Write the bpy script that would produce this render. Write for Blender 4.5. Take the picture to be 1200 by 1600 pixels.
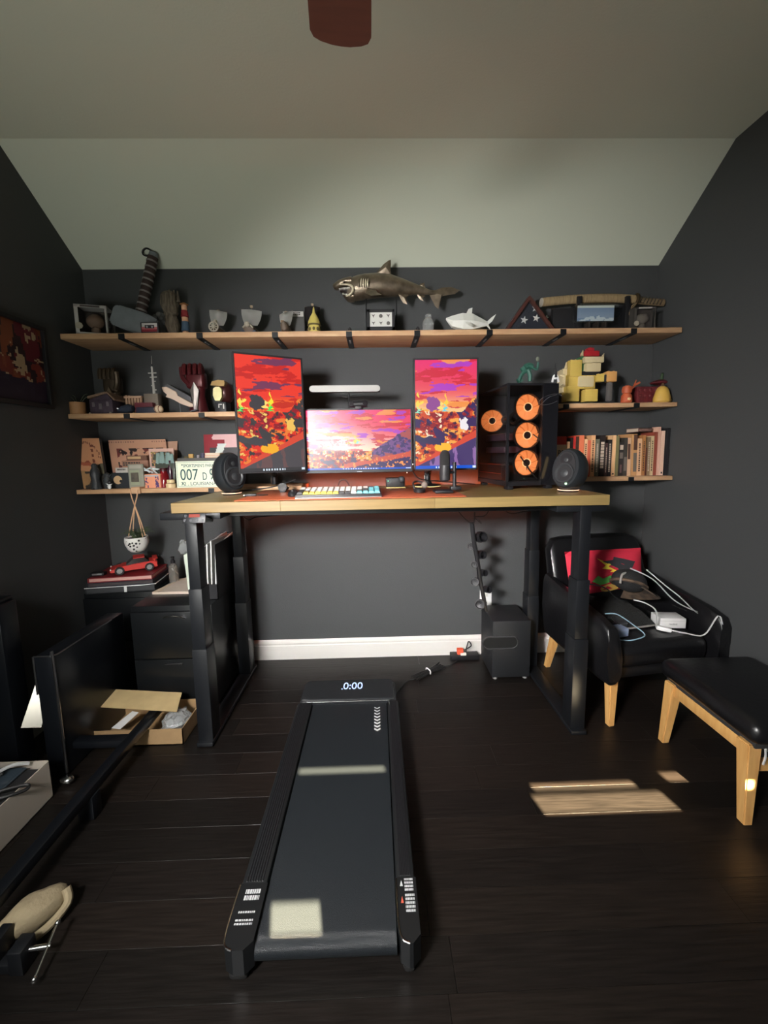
import bpy, bmesh, math, random
import numpy as np
from mathutils import Vector, Matrix
for _o in list(bpy.data.objects): bpy.data.objects.remove(_o)
SC = bpy.context.scene
COL = SC.collection
R = math.radians
random.seed(7)

# ------------------------------------------------------------------ camera
F_PX, PITCH, ROLL, YAW, CY = 605.4, .1178, -.0169, .0203, 779.35
CAM = Vector((0, -2.6, 1.429))
_F = Vector((math.sin(YAW)*math.cos(PITCH), math.cos(YAW)*math.cos(PITCH), -math.sin(PITCH)))
_R = Vector((math.cos(YAW), -math.sin(YAW), 0)); _U = _R.cross(_F)
_R, _U = (math.cos(ROLL)*_R + math.sin(ROLL)*_U), (-math.sin(ROLL)*_R + math.cos(ROLL)*_U)
cd = bpy.data.cameras.new('camera'); cam = bpy.data.objects.new('camera', cd); COL.objects.link(cam)
cam.matrix_world = Matrix(((_R.x, _U.x, -_F.x, CAM.x), (_R.y, _U.y, -_F.y, CAM.y), (_R.z, _U.z, -_F.z, CAM.z), (0, 0, 0, 1)))
cd.sensor_fit = 'AUTO'; cd.sensor_width = 36; cd.lens = F_PX/1600*36; cd.shift_y = -(800-CY)/1600; cd.clip_start = .02
SC.camera = cam
SC.view_settings.view_transform = 'Standard'; SC.view_settings.look = 'None'
SC.view_settings.exposure = 0.0; SC.view_settings.gamma = 1; SC.view_settings.use_curve_mapping = False

# ------------------------------------------------------------------ world, sun, window light
wd = bpy.data.worlds.new('world'); SC.world = wd; wd.use_nodes = True
wd.node_tree.nodes['Background'].inputs[0].default_value = (.55, .68, .9, 1)
wd.node_tree.nodes['Background'].inputs[1].default_value = .6
def area(name, loc, target, sx, sy, power, color, spread=180):
    l = bpy.data.lights.new(name, 'AREA'); l.shape = 'RECTANGLE'; l.size = sx; l.size_y = sy; l.energy = power; l.color = color; l.spread = R(spread)
    o = bpy.data.objects.new(name, l); COL.objects.link(o); o.location = loc
    o.rotation_euler = (Vector(target)-Vector(loc)).to_track_quat('-Z', 'Y').to_euler(); return o
area('window_daylight_lower', (-.88, -2.88, 1.76), (.55, 0, .45), .45, .35, 62, (1, .97, .95), 94)
area('window_daylight', (-.65, -2.88, 1.05), (.15, 0, 2.4), 2.1, .9, 23, (.97, 1, .92), 158)
sl = bpy.data.lights.new('sun', 'SUN'); sl.energy = 230; sl.angle = R(.55); sl.color = (1, .80, .50)
sun = bpy.data.objects.new('sun', sl); COL.objects.link(sun)
SUN_DIR = Vector((-math.sin(R(13)), math.cos(R(13)), -math.tan(R(36)))).normalized()
sun.rotation_euler = SUN_DIR.to_track_quat('-Z', 'Y').to_euler()

# ------------------------------------------------------------------ pixel-of-the-photo to point helpers (real distances given)
def _ray(px, py): return _F + _R*((px-600)/F_PX) - _U*((py-CY)/F_PX)
def W(px, py, Y): d = _ray(px, py); return CAM + d*((Y-CAM.y)/d.y)
def WZ(px, py, Z): d = _ray(px, py); return CAM + d*((Z-CAM.z)/d.z)
def WX(px, py, X): d = _ray(px, py); return CAM + d*((X-CAM.x)/d.x)
ZREF = 1.25
def XZ(px, Y):      # world x of the photo column px at depth Y and the current reference height
    py = 650
    for _ in range(6): p = W(px, py, Y); py += (p.z-ZREF)/K(Y)
    return p.x
def K(Y): return (W(601, 700, Y)-W(600, 700, Y)).x      # metres per pixel at depth Y

# ------------------------------------------------------------------ materials
def S(r, g, b):
    f = lambda c: (c/255/12.92) if c/255 <= .04045 else ((c/255+.055)/1.055)**2.4
    return (f(r), f(g), f(b))
_M = {}
def mat(name, col, rough=.6, metal=0, spec=.5, emit=None, es=0, noise=0, nscale=30, bump=0, stretch=None, col2=None, trans=0, coat=0):
    if name in _M: return _M[name]
    m = bpy.data.materials.new(name); m.use_nodes = True; nt = m.node_tree; b = nt.nodes['Principled BSDF']; L = nt.links.new
    b.inputs['Base Color'].default_value = (*col, 1); b.inputs['Roughness'].default_value = rough; b.inputs['Metallic'].default_value = metal
    b.inputs['Specular IOR Level'].default_value = spec; b.inputs['Transmission Weight'].default_value = trans; b.inputs['Coat Weight'].default_value = coat
    if emit: b.inputs['Emission Color'].default_value = (*emit, 1); b.inputs['Emission Strength'].default_value = es
    if noise or bump or col2:
        tc = nt.nodes.new('ShaderNodeTexCoord'); n = nt.nodes.new('ShaderNodeTexNoise'); n.inputs['Scale'].default_value = nscale; n.inputs['Detail'].default_value = 5
        src = tc.outputs['Object']
        if stretch:
            mp = nt.nodes.new('ShaderNodeMapping'); mp.inputs['Scale'].default_value = stretch; L(src, mp.inputs['Vector']); src = mp.outputs['Vector']
        L(src, n.inputs['Vector'])
        if noise or col2:
            r = nt.nodes.new('ShaderNodeValToRGB'); r.color_ramp.elements[0].position = .3; r.color_ramp.elements[1].position = .7
            c2 = col2 if col2 else tuple(min(1, c*(1+noise)) for c in col); c1 = col if col2 else tuple(c*(1-noise) for c in col)
            r.color_ramp.elements[0].color = (*c1, 1); r.color_ramp.elements[1].color = (*c2, 1)
            L(n.outputs['Fac'], r.inputs['Fac']); L(r.outputs['Color'], b.inputs['Base Color'])
        if bump:
            bp = nt.nodes.new('ShaderNodeBump'); bp.inputs['Strength'].default_value = bump; bp.inputs['Distance'].default_value = .01
            L(n.outputs['Fac'], bp.inputs['Height']); L(bp.outputs['Normal'], b.inputs['Normal'])
    _M[name] = m; return m
def glass(name, tint=(1, 1, 1), refl=.12, haze=0):
    if name in _M: return _M[name]
    m = bpy.data.materials.new(name); m.use_nodes = True; nt = m.node_tree; nt.nodes.clear(); L = nt.links.new
    o = nt.nodes.new('ShaderNodeOutputMaterial'); t = nt.nodes.new('ShaderNodeBsdfTransparent'); t.inputs[0].default_value = (*tint, 1)
    g = nt.nodes.new('ShaderNodeBsdfGlossy'); g.inputs['Roughness'].default_value = .03+haze; lw = nt.nodes.new('ShaderNodeLayerWeight'); lw.inputs[0].default_value = .5; pw_ = nt.nodes.new('ShaderNodeMath'); pw_.operation = 'POWER'; pw_.inputs[1].default_value = 4; L(lw.outputs['Facing'], pw_.inputs[0]); fr = nt.nodes.new('ShaderNodeMath'); fr.operation = 'MULTIPLY_ADD'; fr.inputs[1].default_value = .8; fr.inputs[2].default_value = .25*refl; L(pw_.outputs[0], fr.inputs[0])
    x = nt.nodes.new('ShaderNodeMixShader'); L(fr.outputs[0], x.inputs[0]); L(t.outputs[0], x.inputs[1]); L(g.outputs[0], x.inputs[2]); L(x.outputs[0], o.inputs[0])
    _M[name] = m; return m
def vcol(name, emit=0, rough=.5):
    if name in _M: return _M[name]
    m = bpy.data.materials.new(name); m.use_nodes = True; nt = m.node_tree; b = nt.nodes['Principled BSDF']; b.inputs['Roughness'].default_value = rough
    a = nt.nodes.new('ShaderNodeAttribute'); a.attribute_name = 'Col'
    if emit:
        b.inputs['Base Color'].default_value = (0, 0, 0, 1); nt.links.new(a.outputs['Color'], b.inputs['Emission Color']); b.inputs['Emission Strength'].default_value = emit; b.inputs['Roughness'].default_value = .35
    else: nt.links.new(a.outputs['Color'], b.inputs['Base Color'])
    _M[name] = m; return m

# ------------------------------------------------------------------ objects
def thing(name, label, cat, loc=(0, 0, 0), rz=0, group=None):
    o = bpy.data.objects.new(name, None); COL.objects.link(o); o.empty_display_size = .05
    o.location = loc; o.rotation_euler = (0, 0, rz); o['label'] = label; o['category'] = cat
    if group: o['group'] = group
    return o
def _basis(o):
    M = Matrix.Identity(4)
    while o: M = (Matrix.Translation(o.location) @ o.rotation_euler.to_matrix().to_4x4()) @ M; o = o.parent
    return M
def finish(me, name, m, parent, local, smooth):
    if parent and not local: me.transform(_basis(parent).inverted())
    if smooth:
        me.polygons.foreach_set('use_smooth', [True]*len(me.polygons)); me.set_sharp_from_angle(angle=R(38))
    me.materials.append(m); o = bpy.data.objects.new(name, me); COL.objects.link(o); o.parent = parent; return o
def obj(name, bm, m, parent=None, local=False, smooth=True, label=None, kind=None, recalc=True):
    if recalc: bmesh.ops.recalc_face_normals(bm, faces=bm.faces)
    me = bpy.data.meshes.new(name); bm.to_mesh(me); bm.free()
    o = finish(me, name, m, parent, local, smooth)
    if label: o['label'] = label
    if kind: o['kind'] = kind
    return o
def solo(name, bm, m, label, cat, group=None, smooth=True):      # a thing that is one mesh, origin at its base
    xs = [v.co for v in bm.verts]; lo = Vector([min(c[i] for c in xs) for i in range(3)]); hi = Vector([max(c[i] for c in xs) for i in range(3)])
    c = Vector(((lo.x+hi.x)/2, (lo.y+hi.y)/2, lo.z))
    for v in bm.verts: v.co -= c
    o = obj(name, bm, m, smooth=smooth); o.location = c; o['label'] = label; o['category'] = cat
    if group: o['group'] = group
    return o
def copy_tree(o, parent=None):
    c = o.copy(); COL.objects.link(c); c.parent = parent
    for ch in list(o.children): copy_tree(ch, c)
    return c
def B(): return bmesh.new()
def _x(vs, M):
    if M is not None:
        for v in vs: v.co = M @ v.co
def box(bm, x0, x1, y0, y1, z0, z1, bev=0, M=None, seg=2):
    r = bmesh.ops.create_cube(bm, size=1); vs = r['verts']
    for v in vs: v.co = Vector(((x0+x1)/2+v.co.x*(x1-x0), (y0+y1)/2+v.co.y*(y1-y0), (z0+z1)/2+v.co.z*(z1-z0)))
    if bev:
        es = list({e for v in vs for e in v.link_edges}); r = bmesh.ops.bevel(bm, geom=es, offset=min(bev, .49*min(abs(x1-x0), abs(y1-y0), abs(z1-z0))), segments=seg, affect='EDGES', profile=.5, clamp_overlap=True)
        vs = list(set(r['verts']) | {v for v in vs if v.is_valid})
    _x(vs, M); return bm
def ring(bm, c, u, v, ru, rv, n):
    return [bm.verts.new(c + u*(ru*math.cos(2*math.pi*i/n)) + v*(rv*math.sin(2*math.pi*i/n))) for i in range(n)]
def skin(bm, rings, cap=True, closed=False):
    n = len(rings[0])
    for a, b in list(zip(rings, rings[1:])) + ([(rings[-1], rings[0])] if closed else []):
        for i in range(n):
            try: bm.faces.new((a[i], a[(i+1) % n], b[(i+1) % n], b[i]))
            except ValueError: pass
    if cap and not closed: bm.faces.new(rings[0][::-1]); bm.faces.new(rings[-1])
def cyl(bm, p0, p1, r0, r1=None, n=16, M=None):
    p0, p1 = Vector(p0), Vector(p1); r1 = r0 if r1 is None else r1; d = (p1-p0).normalized()
    u = d.orthogonal().normalized(); v = d.cross(u); rs = [ring(bm, p0, u, v, r0, r0, n), ring(bm, p1, u, v, r1, r1, n)]
    skin(bm, rs)
    if M is not None: _x(rs[0]+rs[1], M)
    return bm
def lathe(bm, prof, c=(0, 0, 0), n=20, M=None, sy=1, cap=True):
    c = Vector(c); rs = [ring(bm, c+Vector((0, 0, z)), Vector((1, 0, 0)), Vector((0, sy, 0)), max(r, 1e-4), max(r, 1e-4), n) for r, z in prof]
    skin(bm, rs, cap)
    if M is not None: _x([v for r in rs for v in r], M)
    return bm
def smoothpts(pts, k=6):
    P = [Vector(p) for p in pts]; Q = [P[0]]+P+[P[-1]]; out = []
    for i in range(1, len(Q)-2):
        a, b, c, d = Q[i-1:i+3]
        for j in range(k):
            t = j/k; out.append(.5*((2*b)+(c-a)*t+(2*a-5*b+4*c-d)*t*t+(3*b-a-3*c+d)*t**3))
    out.append(P[-1]); return out
def tube(bm, pts, r, n=6, sm=5, closed=False):
    P = smoothpts(pts, sm) if sm else [Vector(p) for p in pts]; rs = []; u = None
    for i, p in enumerate(P):
        d = (P[min(i+1, len(P)-1)]-P[max(i-1, 0)]).normalized()
        if u is None: u = d.orthogonal().normalized()
        u = (u - d*u.dot(d)).normalized(); v = d.cross(u); rr = r(i/(len(P)-1)) if callable(r) else r
        rs.append(ring(bm, p, u, v, rr, rr, n))
    skin(bm, rs); return bm
def prism(bm, poly, off):      # polygon of 3D points, thickness vector
    a = [bm.verts.new(Vector(p)) for p in poly]; off = Vector(off); b = [bm.verts.new(Vector(p)+off) for p in poly]; n = len(a)
    bm.faces.new(a); bm.faces.new(b[::-1])
    for i in range(n): bm.faces.new((a[i], b[i], b[(i+1) % n], a[(i+1) % n]))
    return bm
def fprism(bm, pts, Y0, Y1): return prism(bm, [W(x, y, Y0) for x, y in pts], (0, Y1-Y0, 0))     # front outline at depth Y0, back at Y1
def fbox(bm, x1, x2, yt, zb, Y0, Y1, bev=0, zt=None):
    a = W(x1, yt, Y0); b = W(x2, yt, Y0); return box(bm, a.x, b.x, Y0, Y1, zb, a.z if zt is None else zt, bev)
def sph(bm, c, r, n=14, M=None):
    r = (r, r, r) if not hasattr(r, '__len__') else r; g = bmesh.ops.create_uvsphere(bm, u_segments=n, v_segments=max(6, n*2//3), radius=1)['verts']
    for v in g: v.co = Vector((v.co.x*r[0], v.co.y*r[1], v.co.z*r[2]))
    _x(g, M)
    for v in g: v.co += Vector(c)
    return bm
def loft(bm, secs, n=16):      # secs: (centre, u vector, v vector) ellipses
    skin(bm, [ring(bm, Vector(c), Vector(u), Vector(v), 1, 1, n) for c, u, v in secs]); return bm
def flat(me_name, parent, org, U, V, nx, ny, fn, m, local=False, label=None):    # a flat print: grid with one colour per cell
    org, U, V = Vector(org), Vector(U), Vector(V); vs = [tuple(org+U*(i/nx)+V*(j/ny)) for j in range(ny+1) for i in range(nx+1)]
    fs = [(j*(nx+1)+i, j*(nx+1)+i+1, (j+1)*(nx+1)+i+1, (j+1)*(nx+1)+i) for j in range(ny) for i in range(nx)]
    me = bpy.data.meshes.new(me_name); me.from_pydata(vs, [], fs)
    u, v = np.meshgrid((np.arange(nx)+.5)/nx, (np.arange(ny)+.5)/ny); c = np.clip(fn(u, v), 0, 1); c = np.where(c <= .04045, c/12.92, ((c+.055)/1.055)**2.4)
    at = me.color_attributes.new('Col', 'FLOAT_COLOR', 'CORNER'); d = np.ones((ny*nx, 4, 4), 'f'); d[:, :, :3] = c.reshape(-1, 1, 3); at.data.foreach_set('color', d.ravel())
    o = finish(me, me_name, m, parent, local, False)
    if label: o['label'] = label
    return o
_rng = np.random.default_rng(3); _tab = _rng.random((257, 257))
def vn(x, y):
    xi, yi = np.floor(x).astype(int), np.floor(y).astype(int); fx, fy = x-xi, y-yi; fx = fx*fx*(3-2*fx); fy = fy*fy*(3-2*fy)
    t = lambda a, b: _tab[a % 256, b % 256]
    return (t(xi, yi)*(1-fx)+t(xi+1, yi)*fx)*(1-fy)+(t(xi, yi+1)*(1-fx)+t(xi+1, yi+1)*fx)*fy
def fbm(x, y, o=4): return sum(vn(x*2**k+17*k, y*2**k+31*k)/2**(k+1) for k in range(o))/(1-.5**o)
def mixc(c, a, w): w = np.clip(w, 0, 1)[..., None]; return c*(1-w)+np.array(a)/255*w
def full(u, a): return np.ones(u.shape+(3,))*np.array(a)/255
def text(parent, s, org, U, V, width, m, name='lettering', height=None, ext=.0008, local=False):      # raised letters: width along U from org (lower left)
    cu = bpy.data.curves.new('t', 'FONT'); cu.body = s; cu.extrude = .01; to = bpy.data.objects.new('t', cu); me = bpy.data.meshes.new_from_object(to)
    bpy.data.objects.remove(to); bpy.data.curves.remove(cu)
    co = np.array([v.co[:] for v in me.vertices]); lo, hi = co.min(0), co.max(0); s1 = width/(hi[0]-lo[0]); s2 = s1 if height is None else height/(hi[1]-lo[1])
    U, V, org = Vector(U).normalized(), Vector(V).normalized(), Vector(org); N = U.cross(V)
    for v in me.vertices: v.co = org+U*((v.co.x-lo[0])*s1)+V*((v.co.y-lo[1])*s2)+N*(ext*(1 if v.co.z > 0 else -.2))
    return finish(me, name, m, parent, local, False)
def squig(parent, org, U, V, rows, m, seed=0, name='print_marks', h=.6):     # illegible small print as short raised dashes
    rnd = random.Random(seed); bm = B(); org, U, V = Vector(org), Vector(U), Vector(V); N = U.cross(V).normalized()*.0006
    for r in range(rows):
        t = 0.0
        while t < .97:
            w = min(rnd.uniform(.05, .16), 1-t); a = org+V*(1-(r+.8)/rows)+U*t
            prism(bm, [a, a+U*w, a+U*w+V*(h/rows), a+V*(h/rows)], N); t += w+.04
    return obj(name, bm, m, parent, smooth=False)

black = mat('satin_black_metal', (.006, .007, .009), .42)
blackp = mat('black_plastic', (.008, .008, .010), .5, bump=.05, nscale=400)
darkp = mat('charcoal_plastic', (.035, .037, .042), .5)
white = mat('white_paint', (.66, .65, .61), .5)
whitep = mat('white_plastic', (.75, .75, .74), .35)
cream = mat('cream_paper', (.62, .50, .38), .8)
chrome = mat('chrome', (.75, .75, .75), .2, 1)
rubber = mat('black_cable_rubber', (.012, .012, .013), .5)
wcable = mat('white_cable', (.55, .55, .55), .4)
oak = mat('oak_wood', S(214, 172, 112), .5, col2=S(186, 138, 82), nscale=6, stretch=(9, 9, 1.2), bump=.08)
silver = mat('silver_grey', (.35, .36, .36), .4, .5)

# ------------------------------------------------------------------ room
XL, XR, YF, HW, YB, ZC = -1.80, 1.837, -2.95, 2.592, -.50, 2.965
wallm = mat('dark_grey_wall_paint', S(67, 69, 70), .75, bump=.10, nscale=120)
ceilm = mat('off_white_ceiling_paint', S(221, 226, 207), .9, bump=.07, nscale=110)
def struct(name, bm, m, smooth=False):
    o = obj(name, bm, m, smooth=smooth); o['kind'] = 'structure'; return o
struct('wall_back', box(B(), XL-.1, XR+.1, 0, .1, -.05, HW+.02), wallm)
for nm, x0, x1 in (('wall_left', XL-.1, XL), ('wall_right', XR, XR+.1)):
    struct(nm, prism(B(), [(x0, .1, -.05), (x0, YF-.1, -.05), (x0, YF-.1, ZC), (x0, YB, ZC), (x0, 0, HW), (x0, .1, HW)], (x1-x0, 0, 0)), wallm)
struct('ceiling', prism(B(), [(XL-.1, .1, HW-.075+.002), (XL-.1, 0, HW), (XL-.1, YB, ZC), (XL-.1, YF-.1, ZC), (XL-.1, YF-.1, ZC+.1), (XL-.1, YB, ZC+.1), (XL-.1, .1, HW+.12)], (XR-XL+.2, 0, 0)), ceilm)
# wall behind the camera: unseen, with an added blind whose openings shape the sun patches
def slot(px0, px1, py0, py1, z):
    a, b, c, d = WZ(px0, py0, z), WZ(px1, py0, z), WZ(px0, py1, z), WZ(px1, py1, z); q = []
    for p in (a, b, c, d):
        t = (YF-p.y)/(-SUN_DIR.y); q.append(p-SUN_DIR*t)
    return (min(v.x for v in q), max(v.x for v in q), min(v.z for v in q), max(v.z for v in q))
HOLES = [slot(425, 500, 1407, 1455, .10), slot(468, 602, 1199.5, 1201.8, .10), slot(845, 1035, 1239, 1262, 0), slot(830, 990, 1223, 1227, 0), slot(1040, 1066, 1205, 1216, 0)]
WX0, WX1, WZ0, WZ1 = min(h[0] for h in HOLES)-.15, min(1.79, max(h[1] for h in HOLES)+.1), min(h[2] for h in HOLES)-.15, max(h[3] for h in HOLES)+.2
bm = B(); box(bm, XL-.1, WX0, YF-.06, YF, -.05, ZC); box(bm, WX1, XR+.1, YF-.06, YF, -.05, ZC); box(bm, WX0, WX1, YF-.06, YF, -.05, WZ0); box(bm, WX0, WX1, YF-.06, YF, WZ1, ZC)
struct('wall_front', bm, wallm)
xs = sorted({WX0, WX1, *[h[0] for h in HOLES], *[h[1] for h in HOLES]}); zs = sorted({WZ0, WZ1, *[h[2] for h in HOLES], *[h[3] for h in HOLES]}); bm = B()
for i in range(len(xs)-1):
    for j in range(len(zs)-1):
        cx, cz = (xs[i]+xs[i+1])/2, (zs[j]+zs[j+1])/2
        if not any(h[0] < cx < h[1] and h[2] < cz < h[3] for h in HOLES): box(bm, xs[i], xs[i+1], YF-.012, YF-.008, zs[j], zs[j+1])
struct('added_sun_blind_1', bm, mat('added_blind_fabric', (.5, .47, .42), .9))
bm = B(); bw = .05
for a in ((WX0-bw, WX1+bw, WZ0-bw, WZ0), (WX0-bw, WX1+bw, WZ1, WZ1+bw), (WX0-bw, WX0, WZ0, WZ1), (WX1, min(WX1+bw, XR), WZ0, WZ1)): box(bm, a[0], a[1], YF, YF+.02, a[2], a[3])
struct('trim_1', bm, white)
# floor of dark planks running across the room
fl = struct('floor', box(B(), XL-.1, XR+.1, YF-.1, .1, -.08, -.012), mat('floor_underlay', (.006, .005, .004), .9))
plank_ms = [mat('dark_plank_%s' % n, S(*c), .40, noise=.4, nscale=5, stretch=(1.5, 22, 8), bump=.12, spec=.35) for n, c in (('umber', (24, 20, 18)), ('coffee', (28, 23, 20)), ('ebony', (21, 18, 16)))]
y = .0; row = 0; PW = .124; shared = {}
while y > YF:
    x = XL-.02 - random.uniform(0, .9)
    while x < XR:
        ln = random.uniform(.9, 1.5); x0, x1 = max(x, XL-.02), min(x+ln, XR+.02)
        if x1-x0 > .02:
            bm = B(); box(bm, x0+.0005, x1-.0005, y-PW+.0005, y-.0005, -.012, random.uniform(-.0003, 0), .0003, seg=1)
            p = obj('plank', bm, random.choice(plank_ms), fl, smooth=False)
        x += ln
    y -= PW; row += 1
def base(name, p0, p1, nrm):     # baseboard with a stepped, beaded top
    p0, p1, n = Vector(p0), Vector(p1), Vector(nrm); pr = [(0, 0), (.016, 0), (.016, .098), (.012, .104), (.012, .112), (.014, .116), (.010, .128), (.004, .138), (0, .14)]
    return struct(name, prism(B(), [p0+n*a+Vector((0, 0, b)) for a, b in pr], p1-p0), white)
base('baseboard_back', (XL, 0, 0), (XR, 0, 0), (0, -1, 0)); base('baseboard_left', (XL, YF, 0), (XL, -.016, 0), (1, 0, 0)); base('baseboard_right', (XR, YF, 0), (XR, -.016, 0), (-1, 0, 0))

# ceiling fan
fan = thing('ceiling_fan', 'reddish brown ceiling fan blade hanging down in front of the pale ceiling', 'fan', (-.028, -2.22, ZC))
tipw = W(533, 66, -1.62); zb = tipw.z
bm = B(); cyl(bm, (-.028, -2.22, ZC-.002), (-.028, -2.22, zb+.12), .013); lathe(bm, [(.02, -.06), (.055, -.03), (.065, 0)], (-.028, -2.22, ZC-.002)); obj('downrod', bm, blackp, fan)
bm = B(); lathe(bm, [(.03, -.05), (.09, -.03), (.10, .03), (.08, .09), (.03, .12)], (-.028, -2.22, zb)); obj('motor_housing', bm, blackp, fan)
bladem = mat('reddish_brown_blade_wood', S(76, 42, 30), .5, noise=.15, nscale=6, stretch=(1, 8, 1))
L = (tipw-Vector((-.028, -2.22, zb))).length; a0 = math.atan2(tipw.y+2.22, tipw.x+.028)
for k in range(5):
    M = Matrix.Translation((-.028, -2.22, zb)) @ Matrix.Rotation(a0+k*2*math.pi/5, 4, 'Z') @ Matrix.Rotation(R(4), 4, 'X')
    out = [(.14, .05), (L-.022, .0665), (L-.008, .06), (L-.001, .045), (L+.004, .02), (L+.005, 0), (L+.004, -.02), (L-.001, -.045), (L-.008, -.06), (L-.022, -.0665), (.14, -.05)]
    bl = obj('blade', prism(B(), [M @ Vector((x, y, -.004)) for x, y in out], M.to_3x3() @ Vector((0, 0, .008))), bladem, fan, smooth=False)
    bm = B(); box(bm, .06, .2, -.018, .018, .004, .010, .002, M); obj('blade_iron', bm, blackp, bl)

# ------------------------------------------------------------------ wall shelves
shelfm = mat('shelf_plank_wood', S(205, 168, 128), .55, col2=S(180, 138, 102), nscale=5, stretch=(1.2, 14, 10), bump=.06)
SD = .255
def shelf(name, label, x0, x1, zt, th, brs, slotted):
    t = thing(name, label, 'shelf', ((x0+x1)/2, 0, zt-th))
    obj('board', box(B(), x0, x1, -SD, -.001, zt-th, zt, .002), shelfm, t)
    for bx in brs:
        cx = W(bx, 530 if slotted else 650, -SD-.003).x
        bm = B(); z = zt-th
        box(bm, cx-.017, cx+.017, -SD-.004, -.001, z-.005, z-.0005); box(bm, cx-.017, cx+.017, -SD-.005, -SD-.0005, z-.005, zt-th*.15)
        br = obj('bracket', bm, black, t, smooth=False)
        if slotted:
            bm = B(); box(bm, cx-.005, cx+.005, -SD+.07, -SD+.13, z-.0062, z-.005); obj('bracket_slot', bm, silver, br, smooth=False)
    return t
ZT, Z2L, Z3L, Z2R, Z3R = 2.135, 1.686, 1.240, 1.704, 1.260
shelf('wall_shelf', 'long pale wooden shelf high on the wall spanning the whole room', -1.785, 1.822, ZT, .030, (190, 312, 430, 545.5, 652, 765, 880, 990), True)
shelf('wall_shelf', 'short wooden shelf left of the tall left screen, carrying a helmet and gloves', -1.79, -.60, Z2L, .027, (198, 315), False)
shelf('wall_shelf', 'low left wooden shelf carrying the license plate and art prints', -1.79, -.45, Z3L, .026, (322,), False)
shelf('wall_shelf', 'wooden shelf right of the computer tower with toy figures on it', .95, 1.825, Z2R, .026, (884, 994), False)
shelf('wall_shelf', 'low right wooden shelf carrying the long row of books', .95, 1.828, Z3R, .026, (992,), False)

# ------------------------------------------------------------------ standing desk
ZD, YD = 1.2175, -.8235
desk = thing('standing_desk', 'tall standing desk with a pale wood top on black telescopic steel legs', 'desk', (.077, -.44, 0))
deskm = mat('desk_pine_top', S(222, 188, 122), .38, col2=S(205, 160, 92), nscale=4, stretch=(1.0, 16, 16), bump=.05, coat=.15)
DX0, DX1, DYB = -.940, 1.093, -.080
nb = 14
for i in range(nb):      # glued staves of the top
    ya, yb = YD+(DYB-YD)*i/nb, YD+(DYB-YD)*(i+1)/nb
    xs_ = [DX0]; x = DX0+random.uniform(.25, .8)
    while x < DX1-.2: xs_.append(x); x += random.uniform(.5, .9)
    xs_.append(DX1)
    for a, b in zip(xs_, xs_[1:]):
        bm = B(); box(bm, a+.0002, b-.0002, ya+.0002, yb-.0002, ZD-.048, ZD-random.uniform(0, .0004), .0012, seg=1)
        obj('stave', bm, mat('desk_stave_%d' % random.randrange(3), *[(S(140, 120, 78),), (S(134, 113, 71),), (S(128, 105, 64),)][random.randrange(3)], .38, noise=.12, nscale=4, stretch=(1, 18, 18), coat=.15), desk, smooth=False)
for cx in (-.868, .996):
    bm = B(); box(bm, cx-.04, cx+.04, -.83, -.10, .004, .026, .006)
    ft = obj('foot', bm, black, desk)
    for yy in (-.80, -.13):
        bm = B(); cyl(bm, (cx, yy, 0), (cx, yy, .006), .022); obj('leveller', bm, darkp, ft)
    for yy in (-.765, -.185):
        bm = B(); box(bm, cx-.036, cx+.036, yy-.046, yy+.046, .026, .50, .003); lg = obj('leg', bm, black, desk)
        bm = B(); box(bm, cx-.032, cx+.032, yy-.042, yy+.042, .495, .80, .003); obj('middle_tube', bm, black, lg)
        bm = B(); box(bm, cx-.027, cx+.027, yy-.036, yy+.036, .795, 1.165, .003); obj('upper_tube', bm, black, lg)
    bm = B(); box(bm, cx-.14, cx+.10 if cx > 0 else cx+.14, -.80, -.14, 1.135, 1.169, .004); obj('top_bracket', bm, black, desk)
for yy in (-.66, -.22):
    bm = B(); box(bm, -.75, .88, yy-.02, yy+.02, 1.128, 1.168, .003); obj('cross_rail', bm, black, desk, smooth=False)
kp = thing('height_keypad', 'black keypad with round buttons and red display fixed under left desk end', 'keypad', W(308, 812, -.86))
M = Matrix.Translation(W(307.5, 811, -.85)) @ Matrix.Rotation(R(-18), 4, 'X')
bm = B(); box(bm, -.05, .05, -.022, .06, -.006, .006, .003, M); obj('housing', bm, mat('keypad_grey', (.10, .105, .11), .4), kp)
M2 = M @ Matrix.Translation((0, -.0225, 0)); bm = B(); box(bm, -.05, .05, -.004, 0, -.022, .022, .003, M2); fp = obj('face', bm, black, kp)
bm = B(); box(bm, -.024, .024, -.0046, -.004, .004, .018, 0, M2); obj('display', bm, mat('red_display', (.02, 0, 0), .3, emit=(1, .12, .05), es=.5), fp, smooth=False)
for i in range(6):
    bm = B(); x, z = (-.04+.0265*i, -.010) if i < 4 else (-.038+.076*(i-4), .011); cyl(bm, M2 @ Vector((x, -.0055, z)), M2 @ Vector((x, -.0035, z)), .0062); obj('button', bm, darkp, fp)
bm = B(); box(bm, -.90, .98, -.0795, -.070, ZD-.036, ZD-.004)
solo('led_strip', bm, mat('red_led', (.1, .02, .01), .5, emit=(1, .16, .05), es=22), 'glowing orange red light strip along the rear edge of the desk', 'light strip')

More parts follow.
